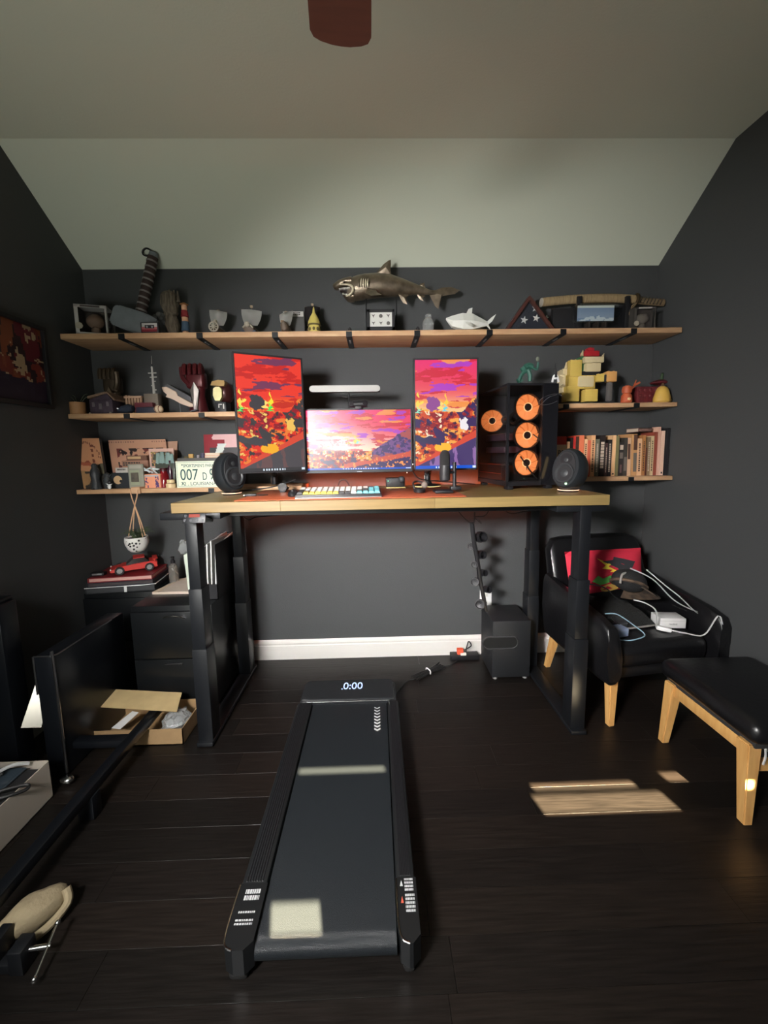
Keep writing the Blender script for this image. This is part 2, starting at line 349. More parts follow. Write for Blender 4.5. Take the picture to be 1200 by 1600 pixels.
# monitors
scr = vcol('screen_glow', 1.0)
def sky(u, v, mode, asp):
    x, y = u*asp, v; c = full(u, (236, 70, 96)); hot = mode == 'hot'
    y0 = {'wide': .30, 'tall': .52, 'hot': .52}[mode]; t = np.clip((v-y0)/(1-y0), 0, 1)
    if hot: c = mixc(c, (240, 66, 52), t*0+1); c = mixc(c, (245, 120, 50), np.exp(-((v-.60)/.04)**2)*.8*(u > .45))
    else:
        c = mixc(c, (255, 226, 190) if mode == 'wide' else (255, 205, 140), np.exp(-(t/.33)**2)); c = mixc(c, (240, 50, 130), np.clip((t-.55)*1.5, 0, .8)); c = mixc(c, (255, 246, 236), np.exp(-(((u-.05)/.5)**2+((v-.5)/.22)**2))*(mode == 'wide'))
    n1, n2 = fbm(x*5+3, v*24+2), fbm(x*4.5+9, v*20+5)
    c = mixc(c, (205, 45, 60) if not hot else (190, 40, 40), ((n1 > .54)*.75)*(t > .02)); c = mixc(c, (176, 70, 205) if not hot else (110, 62, 96), ((n2 > .64)*(t > .3))*.9)
    if not hot: c = mixc(c, (255, 170, 80), ((fbm(x*3+21, v*15+7) > .63)*(t > .1))*.8)
    # rocky ground
    rid = y0+.03+.10*(fbm(u*4+1, u*0+3)-.5)+.10*np.clip((u-.82)*8, 0, 1)*(mode != 'wide'); g = v < rid
    a, b, d = fbm(x*14+2, v*20+4), fbm(x*26+7, v*26+9), fbm(x*8+30, v*11+u*3+11)
    gc = full(u, (214, 84, 52) if not hot else (226, 58, 44)); gc = mixc(gc, (150, 40, 50), (a > .56)*1.); gc = mixc(gc, (250, 170, 80) if not hot else (240, 130, 60), (a < .40)*1.)
    gc = mixc(gc, (70, 40, 70) if not hot else (64, 60, 62), (b > .67)*1.); gc = mixc(gc, (66, 48, 96) if not hot else (70, 66, 68), (d > .63)*1.); gc = mixc(gc, (255, 232, 200) if not hot else (245, 205, 110), (b < .33)*(d < .5)*1.)
    c = np.where(g[..., None], gc, c)
    if mode == 'wide':
        k = (v > .12) & (v < .30+1.1*(u-.62)+.05*(a-.5)) & (u > .62); c = np.where(k[..., None], mixc(mixc(full(u, (72, 56, 110)), (120, 80, 140), (b > .52)*1.), (176, 84, 84), (d > .58)*1.), c)
        k = v < .02+.33*(u-.15)+.06*(a-.5); k &= (u > .35); c = np.where(k[..., None], mixc(mixc(full(u, (214, 90, 70)), (66, 52, 100), (v < .30*(u-.30)+.05*(b-.5))*1.), (250, 160, 90), (b < .36)*1.), c)
        c = mixc(c, (255, 250, 245), np.exp(-(((u-.30)/.17)**2+((v-.42)/.10)**2))*(.5+.5*(b > .45))); c = mixc(c, (140, 60, 190), (np.exp(-(((u-.06)/.05)**2+((v-.40)/.04)**2)) > .5)*.8)
        fl_ = [(.47, .50, .05, .14, (255, 215, 90)), (.40, .48, .03, .10, (255, 180, 90)), (.485, .47, .02, .06, (120, 220, 235))]
    else:
        k = v < .05+.30*u*1.0+.05*(a-.5); c = np.where(k[..., None], mixc(mixc(full(u, (76, 60, 110) if not hot else (84, 80, 84)), (150, 110, 170) if not hot else (110, 84, 84), (fbm(x*12, v*5+x*6) > .55)*1.), (220, 80, 60), (v > .02+.27*u)*1.), c)
        c = mixc(c, (255, 190, 60) if not hot else (250, 180, 50), (np.exp(-(((u-.46)/.16)**2+((v-.20)/.05)**2)) > .45+.4*(a-.5))*1.)
        k = (np.abs(v-.27+.1*(u-.2)) < .03+.05*(a-.5)) & (u < .42); c = np.where(k[..., None], full(u, (62, 56, 92) if not hot else (74, 72, 76)), c)
        k = (((u-.30)/.17)**2+((v-.60)/.10)**2) < .35+.9*(b-.4); c = np.where(k[..., None], full(u, (150, 80, 150) if not hot else (70, 66, 70)), c)
        k = (((u-.80)/.10)**2+((v-.42)/.08)**2) < .5+1.4*(b-.4); c = np.where(k[..., None], full(u, (244, 236, 240) if not hot else (244, 196, 96)), c)
        fl_ = [(.06, .63, .09, .17, (255, 220, 90)), (.50, .63, .05, .16, (255, 210, 80) if not hot else (250, 230, 60)), (.42, .60, .05, .09, (255, 225, 120)), (.49, .57, .05, .07, (110, 215, 235) if not hot else (70, 235, 90)), (.05, .55, .06, .06, (160, 230, 200) if not hot else (120, 240, 110))]
    for fx, fy, fw, fh, fc in fl_:     # wisps of flame
        s = (v-(fy-fh/2))/fh; wv = fw*np.clip(1-s, 0, 1)*(.75+.5*np.sin(s*14+fx*30)); k = (s > 0) & (s < 1) & (np.abs(u-fx+.25*fw*np.sin(s*9)) < wv) & (fbm(x*20, v*14) < .60); c = np.where(k[..., None], full(u, fc), c)
    k = v < .028; bar = full(u, (30, 90, 210) if not hot else (66, 64, 66)); bar = np.where(((np.abs(v-.014) < .008) & (np.sin(u*(260 if mode == 'wide' else 150)) > -.1) & (u > .33) & (u < .68) | (u > .95) & (np.abs(v-.014) < .009))[..., None], np.array((.9, .95, 1.)), bar)
    return np.where(k[..., None], bar, c)
def monitor(label, C, yaw, pitch, w, h, mode, nx, ny, chin=.0):
    t = thing('monitor', label, 'monitor', C, yaw, 'computer monitors')
    M = Matrix.Rotation(pitch, 4, 'X')
    bm = B(); box(bm, -w/2, w/2, .004, .03, -h/2-chin, h/2, .004, M); box(bm, -w*.32, w*.32, .03, .05, -h*.28, h*.28, .01, M); obj('casing', bm, blackp, t, local=True)
    bz = .009; bm = B()
    for a in ((-w/2, -w/2+bz, -h/2-chin, h/2), (w/2-bz, w/2, -h/2-chin, h/2), (-w/2, w/2, h/2-bz, h/2), (-w/2, w/2, -h/2-chin, -h/2+bz)): box(bm, a[0], a[1], 0, .006, a[2], a[3], .001, M)
    obj('bezel', bm, blackp, t, local=True, smooth=False)
    M3 = M.to_3x3(); flat('screen', t, M3 @ Vector((-w/2+bz, .003, -h/2+bz)), M3 @ Vector((w-2*bz, 0, 0)), M3 @ Vector((0, 0, h-2*bz)), nx, ny, lambda u, v: sky(u, v, mode, w/h), scr, local=True)
    bm = B(); box(bm, -.05, .05, .05, .062, -.05, .05, .004, M); obj('mount_plate', bm, black, t, local=True)
    return t
a, b, c, d = W(477, 640, -.42), W(644, 638, -.42), W(478, 737, -.42), W(644, 733, -.42)
m1 = monitor('wide central monitor showing a red sky over rocks, below the white light bar', (a+b+c+d)/4, R(1), 0, .596, .346, 'wide', 240, 135, .008)
e = m1.location; bm = B(); Mx = Matrix.Translation(e)
squig(m1, e+Vector((-.014, -.0005, -.1795)), (.028, 0, 0), (0, 0, .007), 1, silver, 9, 'maker_mark')
for px, py in ((475.5, 726), (645, 725.5), (636, 738.5)):
    p = W(px, py, -.425); bm = B(); sph(bm, p, .003, 8); obj('status_light', bm, mat('white_indicator', (1, 1, 1), .3, emit=(1, .95, .9), es=1.2), m1)
a, b, c, d = W(646, 559, -.47), W(748, 557, -.47), W(646, 736, -.47), W(747, 735, -.47)
m2 = monitor('upright portrait monitor beside the computer tower, pink and orange picture', (a+b+c+d)/4, 0, 0, .350, .598, 'tall', 135, 240)
a, b, c, d = W(366, 548, -.615), W(470, 560, -.468), W(376.5, 741, -.615), W(476, 736, -.468)
ctr = (a+b+c+d)/4; dx = (b+d-a-c)/2; yw = math.atan2(dx.y, dx.x); HL = (a-c).length
m3 = monitor('upright portrait monitor above the left speaker, harsh red and grey picture', ctr, yw, 0, .350, .600, 'hot', 135, 240)
def stand(label, px, py, Y, hinge, ends, rx=.085):
    p = WZ(px, py, ZD); t = thing('monitor_stand', label, 'monitor stand', (p.x, p.y, ZD), 0, 'monitor stands')
    bm = B(); lathe(bm, [(rx*.98, .006), (rx, .010), (rx*.9, .014), (.03, .018), (.024, .03)], (p.x, p.y, ZD), sy=.8, n=32); obj('base', bm, black, t)
    bm = B(); lathe(bm, [(rx*.99, .0002), (rx*1.0, .006)], (p.x, p.y, ZD), sy=.8, n=32); obj('base_pad', bm, mat('pale_base_pad', S(235, 205, 140), .5), t)
    bm = B(); cyl(bm, (p.x, p.y, ZD+.014), (p.x, p.y, hinge), .019); obj('post', bm, black, t)
    for ex, ey, ez in ends:
        bm = B(); tube(bm, [(p.x, p.y, hinge-.01), ((p.x+ex)/2, min(p.y, ey)+.00, (hinge+ez)/2+.01), (ex, ey, ez)], .014, 8); arm = obj('arm', bm, black, t)
        bm = B(); sph(bm, (p.x, p.y-.004, hinge-.01), .022); sph(bm, (ex, ey, ez), .018); obj('joint', bm, darkp, arm)
    bm = B(); lathe(bm, [(.0045, 0), (.0045, .05)], (p.x-.019, p.y-.012, ZD+.02), 8); obj('chrome_screw', bm, chrome, t)
    return t
stand('twin armed black monitor stand on a round base under the left screens', 430, 762, -.3, 1.31, [(-.53, -.47, 1.40), (-.62, -.50, 1.40)])
stand('slim black monitor stand behind the centre of the keyboard', 545, 757, -.2, 1.36, [(-.10, -.345, 1.45)], .05)
stand('black monitor stand on a round base behind the microphone', 668, 760, -.25, 1.31, [(.35, -.393, 1.42)])

# light bar and webcam
lb = thing('light_bar', 'long white rounded light bar floating above the central monitor', 'lamp', W(539, 614, -.37))
a, b = W(489, 608.5, -.37), W(589, 607.5, -.37)
bm = B(); tube(bm, [a+(a-b).normalized()*.016, a, b, b+(b-a).normalized()*.016], .0195, 14, 0); obj('tube_body', bm, blackp, lb)
bm = B(); prf = []
for s, q in ((-1, a), (1, b)):
    for k in range(9): t = math.pi/2+(-s)*math.pi*k/8 if s > 0 else math.pi*1.5-math.pi*k/8; t = (math.pi/2-math.pi*k/8) if s > 0 else (math.pi*1.5-math.pi*k/8); prf.append(q+Vector((.0175*math.cos(t), -.0205, .0175*math.sin(t))))
prism(bm, prf, (0, .004, 0)); obj('diffuser', bm, mat('light_bar_diffuser', (.30, .29, .27), .5, emit=(1, .97, .9), es=.06), lb, smooth=False)
bm = B(); q = W(545, 612, -.36); cyl(bm, q, (q.x, -.375, e.z+.165), .006); cyl(bm, q+Vector((.0, 0, -.03)), q+Vector((-.035, 0, -.028)), .004); obj('stem', bm, blackp, lb)
wc = thing('webcam', 'small black webcam clipped on the top edge of the central monitor', 'webcam', W(559, 638, -.42))
a, b = W(549, 632, -.43), W(571, 631, -.43); bm = B(); tube(bm, [a+Vector((-.008, 0, 0)), a, b, b+Vector((.008, 0, 0))], .017, 12, 0); obj('body', bm, blackp, wc)
for q in (a, b):
    bm = B(); cyl(bm, q+Vector((0, -.012, 0)), q+Vector((0, -.02, 0)), .0135); cyl(bm, q+Vector((0, -.02, 0)), q+Vector((0, -.021, 0)), .007); obj('lens', bm, mat('dark_lens', (.01, .008, .01), .15), wc)
bm = B(); q = (a+b)/2; box(bm, q.x-.018, q.x+.018, -.44, -.41, q.z-.028, q.z-.008, .003); obj('clip', bm, blackp, wc)

# desk mat, keyboard and small things
a, b = WZ(378, 781.5, ZD), WZ(737, 780, ZD); yf = -.80
bm = B(); box(bm, -.66, .425, yf, -.30, ZD+.0002, ZD+.0035, .0015); solo('desk_mat', bm, mat('rust_leather', S(190, 96, 60), .45, noise=.1, nscale=40), 'rust orange leather mat lying across the desk front', 'desk mat')
kb = thing('keyboard', 'mechanical keyboard with white, yellow, black and teal keys on the orange mat', 'keyboard', (-.18, -.70, ZD+.0036), R(1.5))
KW, KD = .41, .145; Mk = Matrix.Rotation(R(6), 4, 'X')
bm = B(); box(bm, -KW/2, KW/2, -KD/2, KD/2, .008, .024, .003, Mk); obj('case', bm, mat('keyboard_case_dark', (.03, .03, .032), .4), kb, local=True)
bm = B(); box(bm, -KW/2, KW/2, -KD/2-.001, -KD/2+.004, .004, .012, .001, Mk); obj('front_edge', bm, silver, kb, local=True)
bm = B()
for sx in (-1, 1): box(bm, sx*KW*.44-.012, sx*KW*.44+.012, -KD/2+.006, -KD/2+.016, 0, .006, 0); box(bm, sx*KW*.44-.012, sx*KW*.44+.012, KD/2-.02, KD/2-.01, 0, .018, 0)
obj('riser_feet', bm, rubber, kb, local=True)
km = {'w': mat('white_keycap', (.72, .70, .66), .45), 'y': mat('yellow_keycap', S(230, 200, 60), .45), 'k': mat('black_keycap', (.02, .02, .022), .45), 't': mat('teal_keycap', S(110, 195, 205), .45)}
rowsk = ['kyyyyyykkwtttt', 'kkwwwwwwwwkktt', 'kwwwwwwwwwwktt', 'wwwwwwwwwwwwtt', 'wwwwwwwwwwwwkt']
un = (KW-.012)/14
kmesh = {}
for r, rw in enumerate(rowsk):
    for c_, ch in enumerate(rw):
        if (ch) not in kmesh:
            bm = B(); z0, z1 = 0, .010; w0, w1 = un*.47, un*.36; v = [bm.verts.new((sx*w0, sy*w0*1.05, 0)) for sx, sy in ((-1, -1), (1, -1), (1, 1), (-1, 1))]+[bm.verts.new((sx*w1, sy*w1+.001, z1)) for sx, sy in ((-1, -1), (1, -1), (1, 1), (-1, 1))]
            bm.faces.new(v[4:]); [bm.faces.new((v[i], v[(i+1) % 4], v[4+(i+1) % 4], v[4+i])) for i in range(4)]
            me = bpy.data.meshes.new('key'); bm.to_mesh(me); bm.free(); me.materials.append(km[ch]); kmesh[ch] = me
        o = bpy.data.objects.new('key', kmesh[ch]); COL.objects.link(o); o.parent = kb
        o.location = Mk @ Vector((-KW/2+.006+un*(c_+.5), -KD/2+.016+un*.95*(r+.5), .024)); o.rotation_euler = (R(6), 0, 0)
def disc_item(px, py, r, h, name, label, cat, m, top=None):
    p = WZ(px, py, ZD); t = thing(name, label, cat, (p.x, p.y, ZD+.0036)); return t, p
t, p = disc_item(654, 771, 0, 0, 'headset', 'small black folded headset lying on the mat left of the microphone', 'headset', None)
z0 = ZD+.0036
bm = B(); lathe(bm, [(.022, 0), (.03, .004), (.032, .016), (.028, .022), (.02, .024)], (p.x+.005, p.y, z0), 18); obj('ear_cup', bm, blackp, t)
bm = B(); sph(bm, (p.x+.032, p.y+.006, z0+.040), (.017, .012, .017)); obj('ear_pad', bm, mat('taupe_pad', (.16, .13, .11), .6), t)
bm = B(); tube(bm, [(p.x-.02, p.y, z0+.018), (p.x-.026, p.y+.015, z0+.05), (p.x, p.y+.03, z0+.058), (p.x+.03, p.y+.012, z0+.048)], .005, 8); obj('headband', bm, blackp, t)
t, p = disc_item(442, 770, 0, 0, 'smart_watch', 'black round watch standing on a charger left of the keyboard', 'watch', None)
bm = B(); cyl(bm, (p.x, p.y-.008, z0+.028), (p.x, p.y+.004, z0+.028), .0245, n=24); obj('watch_case', bm, blackp, t)
bm = B(); cyl(bm, (p.x, p.y-.0095, z0+.028), (p.x, p.y-.008, z0+.028), .020, n=24); obj('watch_face', bm, mat('dark_lens', (0, 0, 0)), t)
bm = B(); tube(bm, [(p.x-.02, p.y+.004, z0+.03), (p.x-.024, p.y+.03, z0+.02), (p.x, p.y+.04, z0+.012), (p.x+.024, p.y+.03, z0+.02), (p.x+.02, p.y+.004, z0+.03)], .005, 8); box(bm, p.x-.015, p.x+.015, p.y-.01, p.y+.03, z0, z0+.005, .002); obj('strap', bm, rubber, t)
t, p = disc_item(472, 769, 0, 0, 'mouse', 'black computer mouse just left of the keyboard', 'mouse', None)
p = Vector((-.415, -.655, 0)); t.location = (p.x, p.y, z0)
bm = B(); lathe(bm, [(.026, 0), (.028, .008), (.024, .022), (.012, .032), (.002, .034)], (p.x, p.y, z0), 18, sy=1.5); obj('shell', bm, blackp, t)
bm = B(); cyl(bm, (p.x-.004, p.y-.022, z0+.028), (p.x+.004, p.y-.022, z0+.028), .007); obj('wheel', bm, darkp, t)
t, p = disc_item(618, 763, 0, 0, 'audio_interface', 'black box with a big volume knob standing behind the keyboard', 'audio interface', None)
a, b = W(603, 747, p.y), W(633, 763, p.y); bm = B(); box(bm, a.x, b.x, p.y, p.y+.06, z0+.004, a.z, .006); obj('box_body', bm, blackp, t)
bm = B(); box(bm, a.x, b.x, p.y-.03, p.y+.06, z0, z0+.0035, .001); obj('pad', bm, mat('pale_base_pad', S(235, 205, 140)), t)
q = W(627.5, 749, p.y-.005); bm = B(); sph(bm, q, .021); obj('volume_knob', bm, darkp, t)
q = W(607.5, 752, p.y-.001); bm = B(); cyl(bm, q, q+Vector((0, -.003, 0)), .016, n=20); obj('dial', bm, darkp, t)
bm = B(); cyl(bm, q+Vector((-.004, -.003, .002)), q+Vector((-.004, -.004, .002)), .004); obj('indicator', bm, mat('green_led', (.1, .6, .3), .4, emit=(.3, 1, .4), es=.3), t)
p = WZ(394, 776, ZD); t = thing('usb_dongle', 'small black adapter block lying on the desk beside the left speaker', 'adapter', (p.x, p.y, ZD), R(6))
bm = B(); box(bm, -.035, .022, -.012, .012, .0005, .015, .003); obj('block', bm, blackp, t, local=True); bm = B(); box(bm, -.045, -.035, -.006, .006, .004, .010, .001); obj('plug_tip', bm, chrome, t, local=True)
bm = B(); tube(bm, [(.022, 0, .008), (.05, .004, .006), (.075, .02, .005)], .0028, 6); obj('lead', bm, rubber, t, local=True)

# microphone
p = WZ(694, 771, ZD); t = thing('microphone', 'black desktop microphone on a stand in front of the right portrait monitor', 'microphone', (p.x, p.y, ZD+.0036))
bm = B(); box(bm, p.x-.052, p.x+.042, p.y-.04, p.y+.05, z0, z0+.014, .006); obj('base', bm, blackp, t)
q0, q1 = W(695, 752, p.y), W(694.5, 705, p.y); r = 8.3*K(p.y)
bm = B(); lathe(bm, [(r*.5, 0), (r*.94, .006), (r, .012), (r, (q1.z-q0.z)*.52)], q0, 24); obj('body', bm, mat('mic_black', (.02, .02, .022), .45), t)
bm = B(); lathe(bm, [(r*.97, (q1.z-q0.z)*.53), (r*.97, (q1.z-q0.z)-.018), (r*.8, q1.z-q0.z-.006), (r*.45, q1.z-q0.z+.004), (.002, q1.z-q0.z+.006)], q0, 24); obj('grille', bm, mat('mic_mesh', (.025, .025, .026), .7, bump=1, nscale=500), t)
bm = B(); lathe(bm, [(r*1.03, (q1.z-q0.z)*.52), (r*1.03, (q1.z-q0.z)*.535)], q0, 24); obj('band', bm, darkp, t)
s0 = W(710, 764, p.y+.02); bm = B(); cyl(bm, s0+Vector((0, 0, -.005)), W(710, 722, p.y+.02), .010); cyl(bm, W(710, 738, p.y+.02), W(700, 738, p.y), .008); box(bm, s0.x-.02, s0.x+.035, p.y+.01, p.y+.05, z0+.012, z0+.03, .004); obj('stand_arm', bm, blackp, t)

# speakers
def speaker(label, px, py, Y, cpx, cpy, axis, size, bx):
    c = W(cpx, cpy, Y); p = WZ(px, py, ZD); base_p = Vector((c.x+bx, c.y+.005, ZD)); t = thing('desk_speaker', label, 'speaker', base_p, 0, 'round desk speakers')
    ax = Vector(axis).normalized(); side = ax.cross(Vector((0, 0, 1))).normalized(); up = side.cross(ax).normalized()
    M = Matrix(((side.x, up.x, ax.x, c.x), (side.y, up.y, ax.y, c.y), (side.z, up.z, ax.z, c.z), (0, 0, 0, 1))) @ Matrix.Scale(size, 4)
    bm = B(); lathe(bm, [(.30, -.88), (.58, -.80), (.80, -.62), (.93, -.35), (.99, 0), (.96, .34), (.86, .50), (.84, .50)], (0, 0, 0), 36, Matrix(M) @ Matrix.Diagonal((.88, 1.19, 1, 1))); obj('cabinet', bm, mat('speaker_shell', (.014, .017, .020), .42), t)
    def oval(z0, z1, r0, r1, cy=0, rx=1, ry=1, dep=None):
        b_ = B(); prof = [(r0, z0), (r1, z1)] if dep is None else [(r0, z0), (r1, z1), (r1*.86, z1), (r1*.6, z1-dep), (r1*.35, z1-dep*1.2), (r1*.3, z1-dep*.7), (.001, z1-dep*.5)]
        lathe(b_, prof, (0, 0, 0), 30, M @ Matrix.Translation((0, cy, 0)) @ Matrix.Diagonal((rx, ry, 1, 1))); return b_
    baf = obj('baffle', oval(.46, .53, .86, .80, 0, .72, 1.14), mat('speaker_baffle', (.02, .02, .022), .45), t)
    obj('woofer_ring', oval(.52, .60, .58, .54, -.28, 1, 1, .16), mat('speaker_cone', (.03, .032, .035), .4), baf)
    obj('woofer_dome', oval(.50, .58, .26, .12, -.28), mat('speaker_dome', (.03, .033, .036), .5), baf)
    obj('tweeter_recess', oval(.52, .545, .34, .34, .52, 1, .85), blackp, baf)
    obj('tweeter', oval(.53, .57, .15, .08, .46), mat('speaker_dome', (0, 0, 0)), baf)
    bm = B(); tube(bm, [c+Vector((0, 0, -size*.8)), base_p+Vector((0, 0, .012))], .013, 10, 0); obj('stem', bm, black, t)
    bm = B(); lathe(bm, [(.048, 0), (.05, .004), (.05, .010), (.045, .013), (.01, .014)], base_p, 30); obj('base', bm, black, t)
    bm = B(); lathe(bm, [(.0505, .006), (.052, .008), (.0505, .0105)], base_p, 30); obj('glow_ring', bm, mat('warm_glow_ring', (.9, .6, .45), .4, emit=(1, .55, .35), es=.9), t)
    return t, M
speaker('black egg shaped speaker on the left desk end, in front of the license plate', 362, 772, -.47, 358, 739, (.78, -.62, .16), .094, .006)
t, M = speaker('black egg shaped speaker on the right desk end, in front of the books', 885, 769, -.64, 891, 734, (-.85, -.53, .22), .092, -.004)
bm = B(); sph(bm, M @ Vector((-.22, -.86, .56)), .006, 8); obj('power_light', bm, mat('green_power_light', (.4, 1, .5), .4, emit=(.55, 1, .5), es=1.6), t)
bm = B(); tube(bm, [M @ Vector((.80*math.cos(a_), .98*math.sin(a_), -.34)) for a_ in [R(-35+12*k) for k in range(8)]], .009, 8); obj('rear_glow', bm, mat('amber_rear_glow', (1, .8, .4), .4, emit=(1, .72, .32), es=1.3), t)

# computer tower
pc = thing('computer_tower', 'black glass fronted computer tower with glowing orange fans on the desk', 'computer', (.826, -.30, ZD), R(7))
PW_, PDp, PH = .29, .40, W(792, 598, -.52).z-ZD
x0, x1, y0, y1 = -PW_/2, PW_/2, -PDp/2, PDp/2
bm = B(); box(bm, x1-.005, x1, y0, y1, .02, PH, .002); box(bm, x0, x1, y1-.005, y1, .02, PH); box(bm, x0, x1, y0, y1, .02, .045, .002); box(bm, x0, x1, y0, y1, PH-.012, PH, .002); box(bm, x0, x0+.012, y0, y0+.012, .02, PH); box(bm, x0, x0+.01, y1-.012, y1, .02, PH); box(bm, x1-.09, x1, y0+.004, y0+.02, .02, PH); obj('chassis', bm, mat('case_black', (.010, .010, .012), .35), pc, local=True, smooth=False)
bm = B(); box(bm, x0+.006, x1, y0+.075, y1-.01, .045, .13, .001); ps = obj('power_supply_cover', bm, mat('case_black', (0, 0, 0)), pc, local=True, smooth=False)
bm = B(); box(bm, x0+.0005, x0+.005, y0+.075, y1-.02, .083, .086); box(bm, x0+.0005, x0+.005, y0+.075, y1-.02, .135, .138); obj('cover_trim', bm, mat('orange_lit_trim', S(150, 60, 40), .4, .3), ps, local=True, smooth=False)
bm = B(); box(bm, x0+.08, x1-.01, y1-.03, y1-.012, .14, PH-.03); obj('motherboard', bm, mat('board_dark', (.02, .022, .03), .5), pc, local=True, smooth=False)
bm = B(); box(bm, x0+.03, x1-.03, y0+.09, y1-.04, .27, .31, .006); box(bm, x0+.03, x1-.06, y0+.10, y1-.05, .20, .235, .004); obj('graphics_card', bm, mat('card_plum', (.05, .03, .05), .35), pc, local=True)
bm = B(); sph(bm, (0, y1-.09, .40), (.035, .03, .03)); obj('cooler_pump', bm, darkp, pc, local=True)
bm = B(); tube(bm, [(-.02, y1-.10, .40), (-.04, y0+.18, .41), (-.01, y0+.1, .47), (.03, y0+.06, .50)], .009, 8); tube(bm, [(.02, y1-.10, .40), (-.02, y0+.16, .37), (.02, y0+.09, .45), (.05, y0+.06, .50)], .009, 8); obj('coolant_hose', bm, rubber, pc, local=True)
fring = mat('fan_frame_black', (.012, .012, .013), .4); fglow = mat('orange_fan_glow', (.5, .2, .08), .5, emit=(1, .30, .085), es=.85); fhub = mat('fan_hub', (.03, .015, .012), .5)
def fan_(par, c, n, r, tilt=0):
    n = Vector(n); q = n.to_track_quat('Z', 'Y').to_matrix().to_4x4(); M = Matrix.Translation(c) @ q
    bm = B(); lathe(bm, [(r, 0), (r*1.06, 0), (r*1.06, .02), (r, .02), (r, 0)], (0, 0, 0), 32, M, cap=False); f = obj('fan', bm, fring, par, local=True)
    for k in range(9):
        a_ = k*2*math.pi/9; bm = B(); pts = []
        for s in range(5): tt = s/4; pts.append((tt, a_+.25*tt))
        vs = []
        for tt, th in pts:
            rr = r*(.34+.62*tt); vs.append((bm.verts.new(M @ Vector((rr*math.cos(th), rr*math.sin(th), .006))), bm.verts.new(M @ Vector((rr*math.cos(th+.62), rr*math.sin(th+.62), .016)))))
        for (a1, b1), (a2, b2) in zip(vs, vs[1:]): bm.faces.new((a1, b1, b2, a2))
        obj('fan_blade', bm, fglow, f, local=True)
    bm = B(); lathe(bm, [(.001, .0185), (r*.27, .0185), (r*.27, .004), (.001, .004)], (0, 0, 0), 20, M); obj('fan_hub', bm, fhub, f, local=True)
    bm = B(); lathe(bm, [(r*.29, .017), (r*.34, .019), (r*.34, .012), (r*.29, .012), (r*.29, .017)], (0, 0, 0), 24, M, cap=False); obj('fan_glow_ring', bm, mat('pale_orange_glow', (.8, .5, .3), .5, emit=(1, .55, .25), es=1.1), f, local=True)
    bm = B(); cyl(bm, M @ Vector((0, 0, .001)), M @ Vector((0, 0, .002)), r*.98, n=28); obj('fan_backlight', bm, mat('orange_fan_back', (.4, .15, .05), .5, emit=(1, .27, .07), es=.6), f, local=True)
fz = [W(828, 636, -.47).z-ZD, W(826, 680, -.47).z-ZD, W(825, 723, -.47).z-ZD]
for z in fz: fan_(pc, (-.012, y0+.048, z), (0, -1, 0), .071)
fan_(pc, (x0+.07, y1-.045, W(765, 657, -.2).z-ZD), (-.35, -1, 0), .068)
bm = B(); box(bm, x0+.008, x1-.088, y0+.001, y0+.005, .05, PH-.014); obj('front_glass', bm, glass('case_glass', (.86, .84, .82)), pc, local=True, smooth=False)
bm = B(); box(bm, x1-.088, x1, y0-.002, y0+.004, .02, PH, .001); obj('front_cover', bm, mat('gloss_black', (.008, .008, .010), .12), pc, local=True, smooth=False)
bm = B(); box(bm, x0-.0005, x0+.003, y0+.012, y1-.012, .05, PH-.014); obj('side_glass', bm, glass('case_glass'), pc, local=True, smooth=False)
bm = B(); tube(bm, [(x1-.085+.065*math.cos(a_)+.035, y0-.003, PH-.085+.024*math.sin(a_)+.25*.065*math.cos(a_)) for a_ in [k*2*math.pi/14 for k in range(13)]], .0012, 5); tube(bm, [(x1-.10, y0-.003, PH-.11), (x1-.06, y0-.003, PH-.075), (x1-.012, y0-.003, PH-.06)], .0016, 5); obj('emblem', bm, mat('grey_emblem', (.09, .09, .095), .4), pc, local=True)
text(pc, 'R', (-.03, y0+.0005, .105), (1, 0, 0), (0, 0, 1), .018, mat('dark_letter', (.01, .01, .01)), local=True)
bm = B()
for sx in (x0+.03, x1-.03):
    for sy_ in (y0+.03, y1-.03): box(bm, sx-.018, sx+.018, sy_-.02, sy_+.02, 0, .021, .003)
obj('case_feet', bm, blackp, pc, local=True)
bm = B(); tube(bm, [(-.06, y0+.01, .18), (.0, y0+.012, .10), (.04, y0+.012, .06)], .004, 6); tube(bm, [(.02, y0+.03, .30), (.055, y0+.012, .26), (.06, y0+.012, .2)], .003, 6); obj('inner_cables', bm, rubber, pc, local=True)
# desk cables
solo('power_cable', tube(B(), [W(462, 749, -.4), W(440, 757, -.38), W(415, 763, -.36), W(385, 766, -.34), (-.80, -.32, ZD+.008)], .004), rubber, 'black cable sagging from the left portrait monitor to the speaker', 'cable')
solo('power_cable', tube(B(), [W(642, 730, -.38), W(655, 748, -.36), W(690, 752, -.3), W(735, 756, -.26), (.62, -.2, ZD+.008)], .004), rubber, 'black cable crossing behind the microphone to the computer tower', 'cable')
solo('power_cable', tube(B(), [W(528, 759, -.25), W(532, 751, -.25), W(540, 750, -.25), W(546, 759, -.25)], .004), rubber, 'short black cable loop standing up behind the keyboard', 'cable')

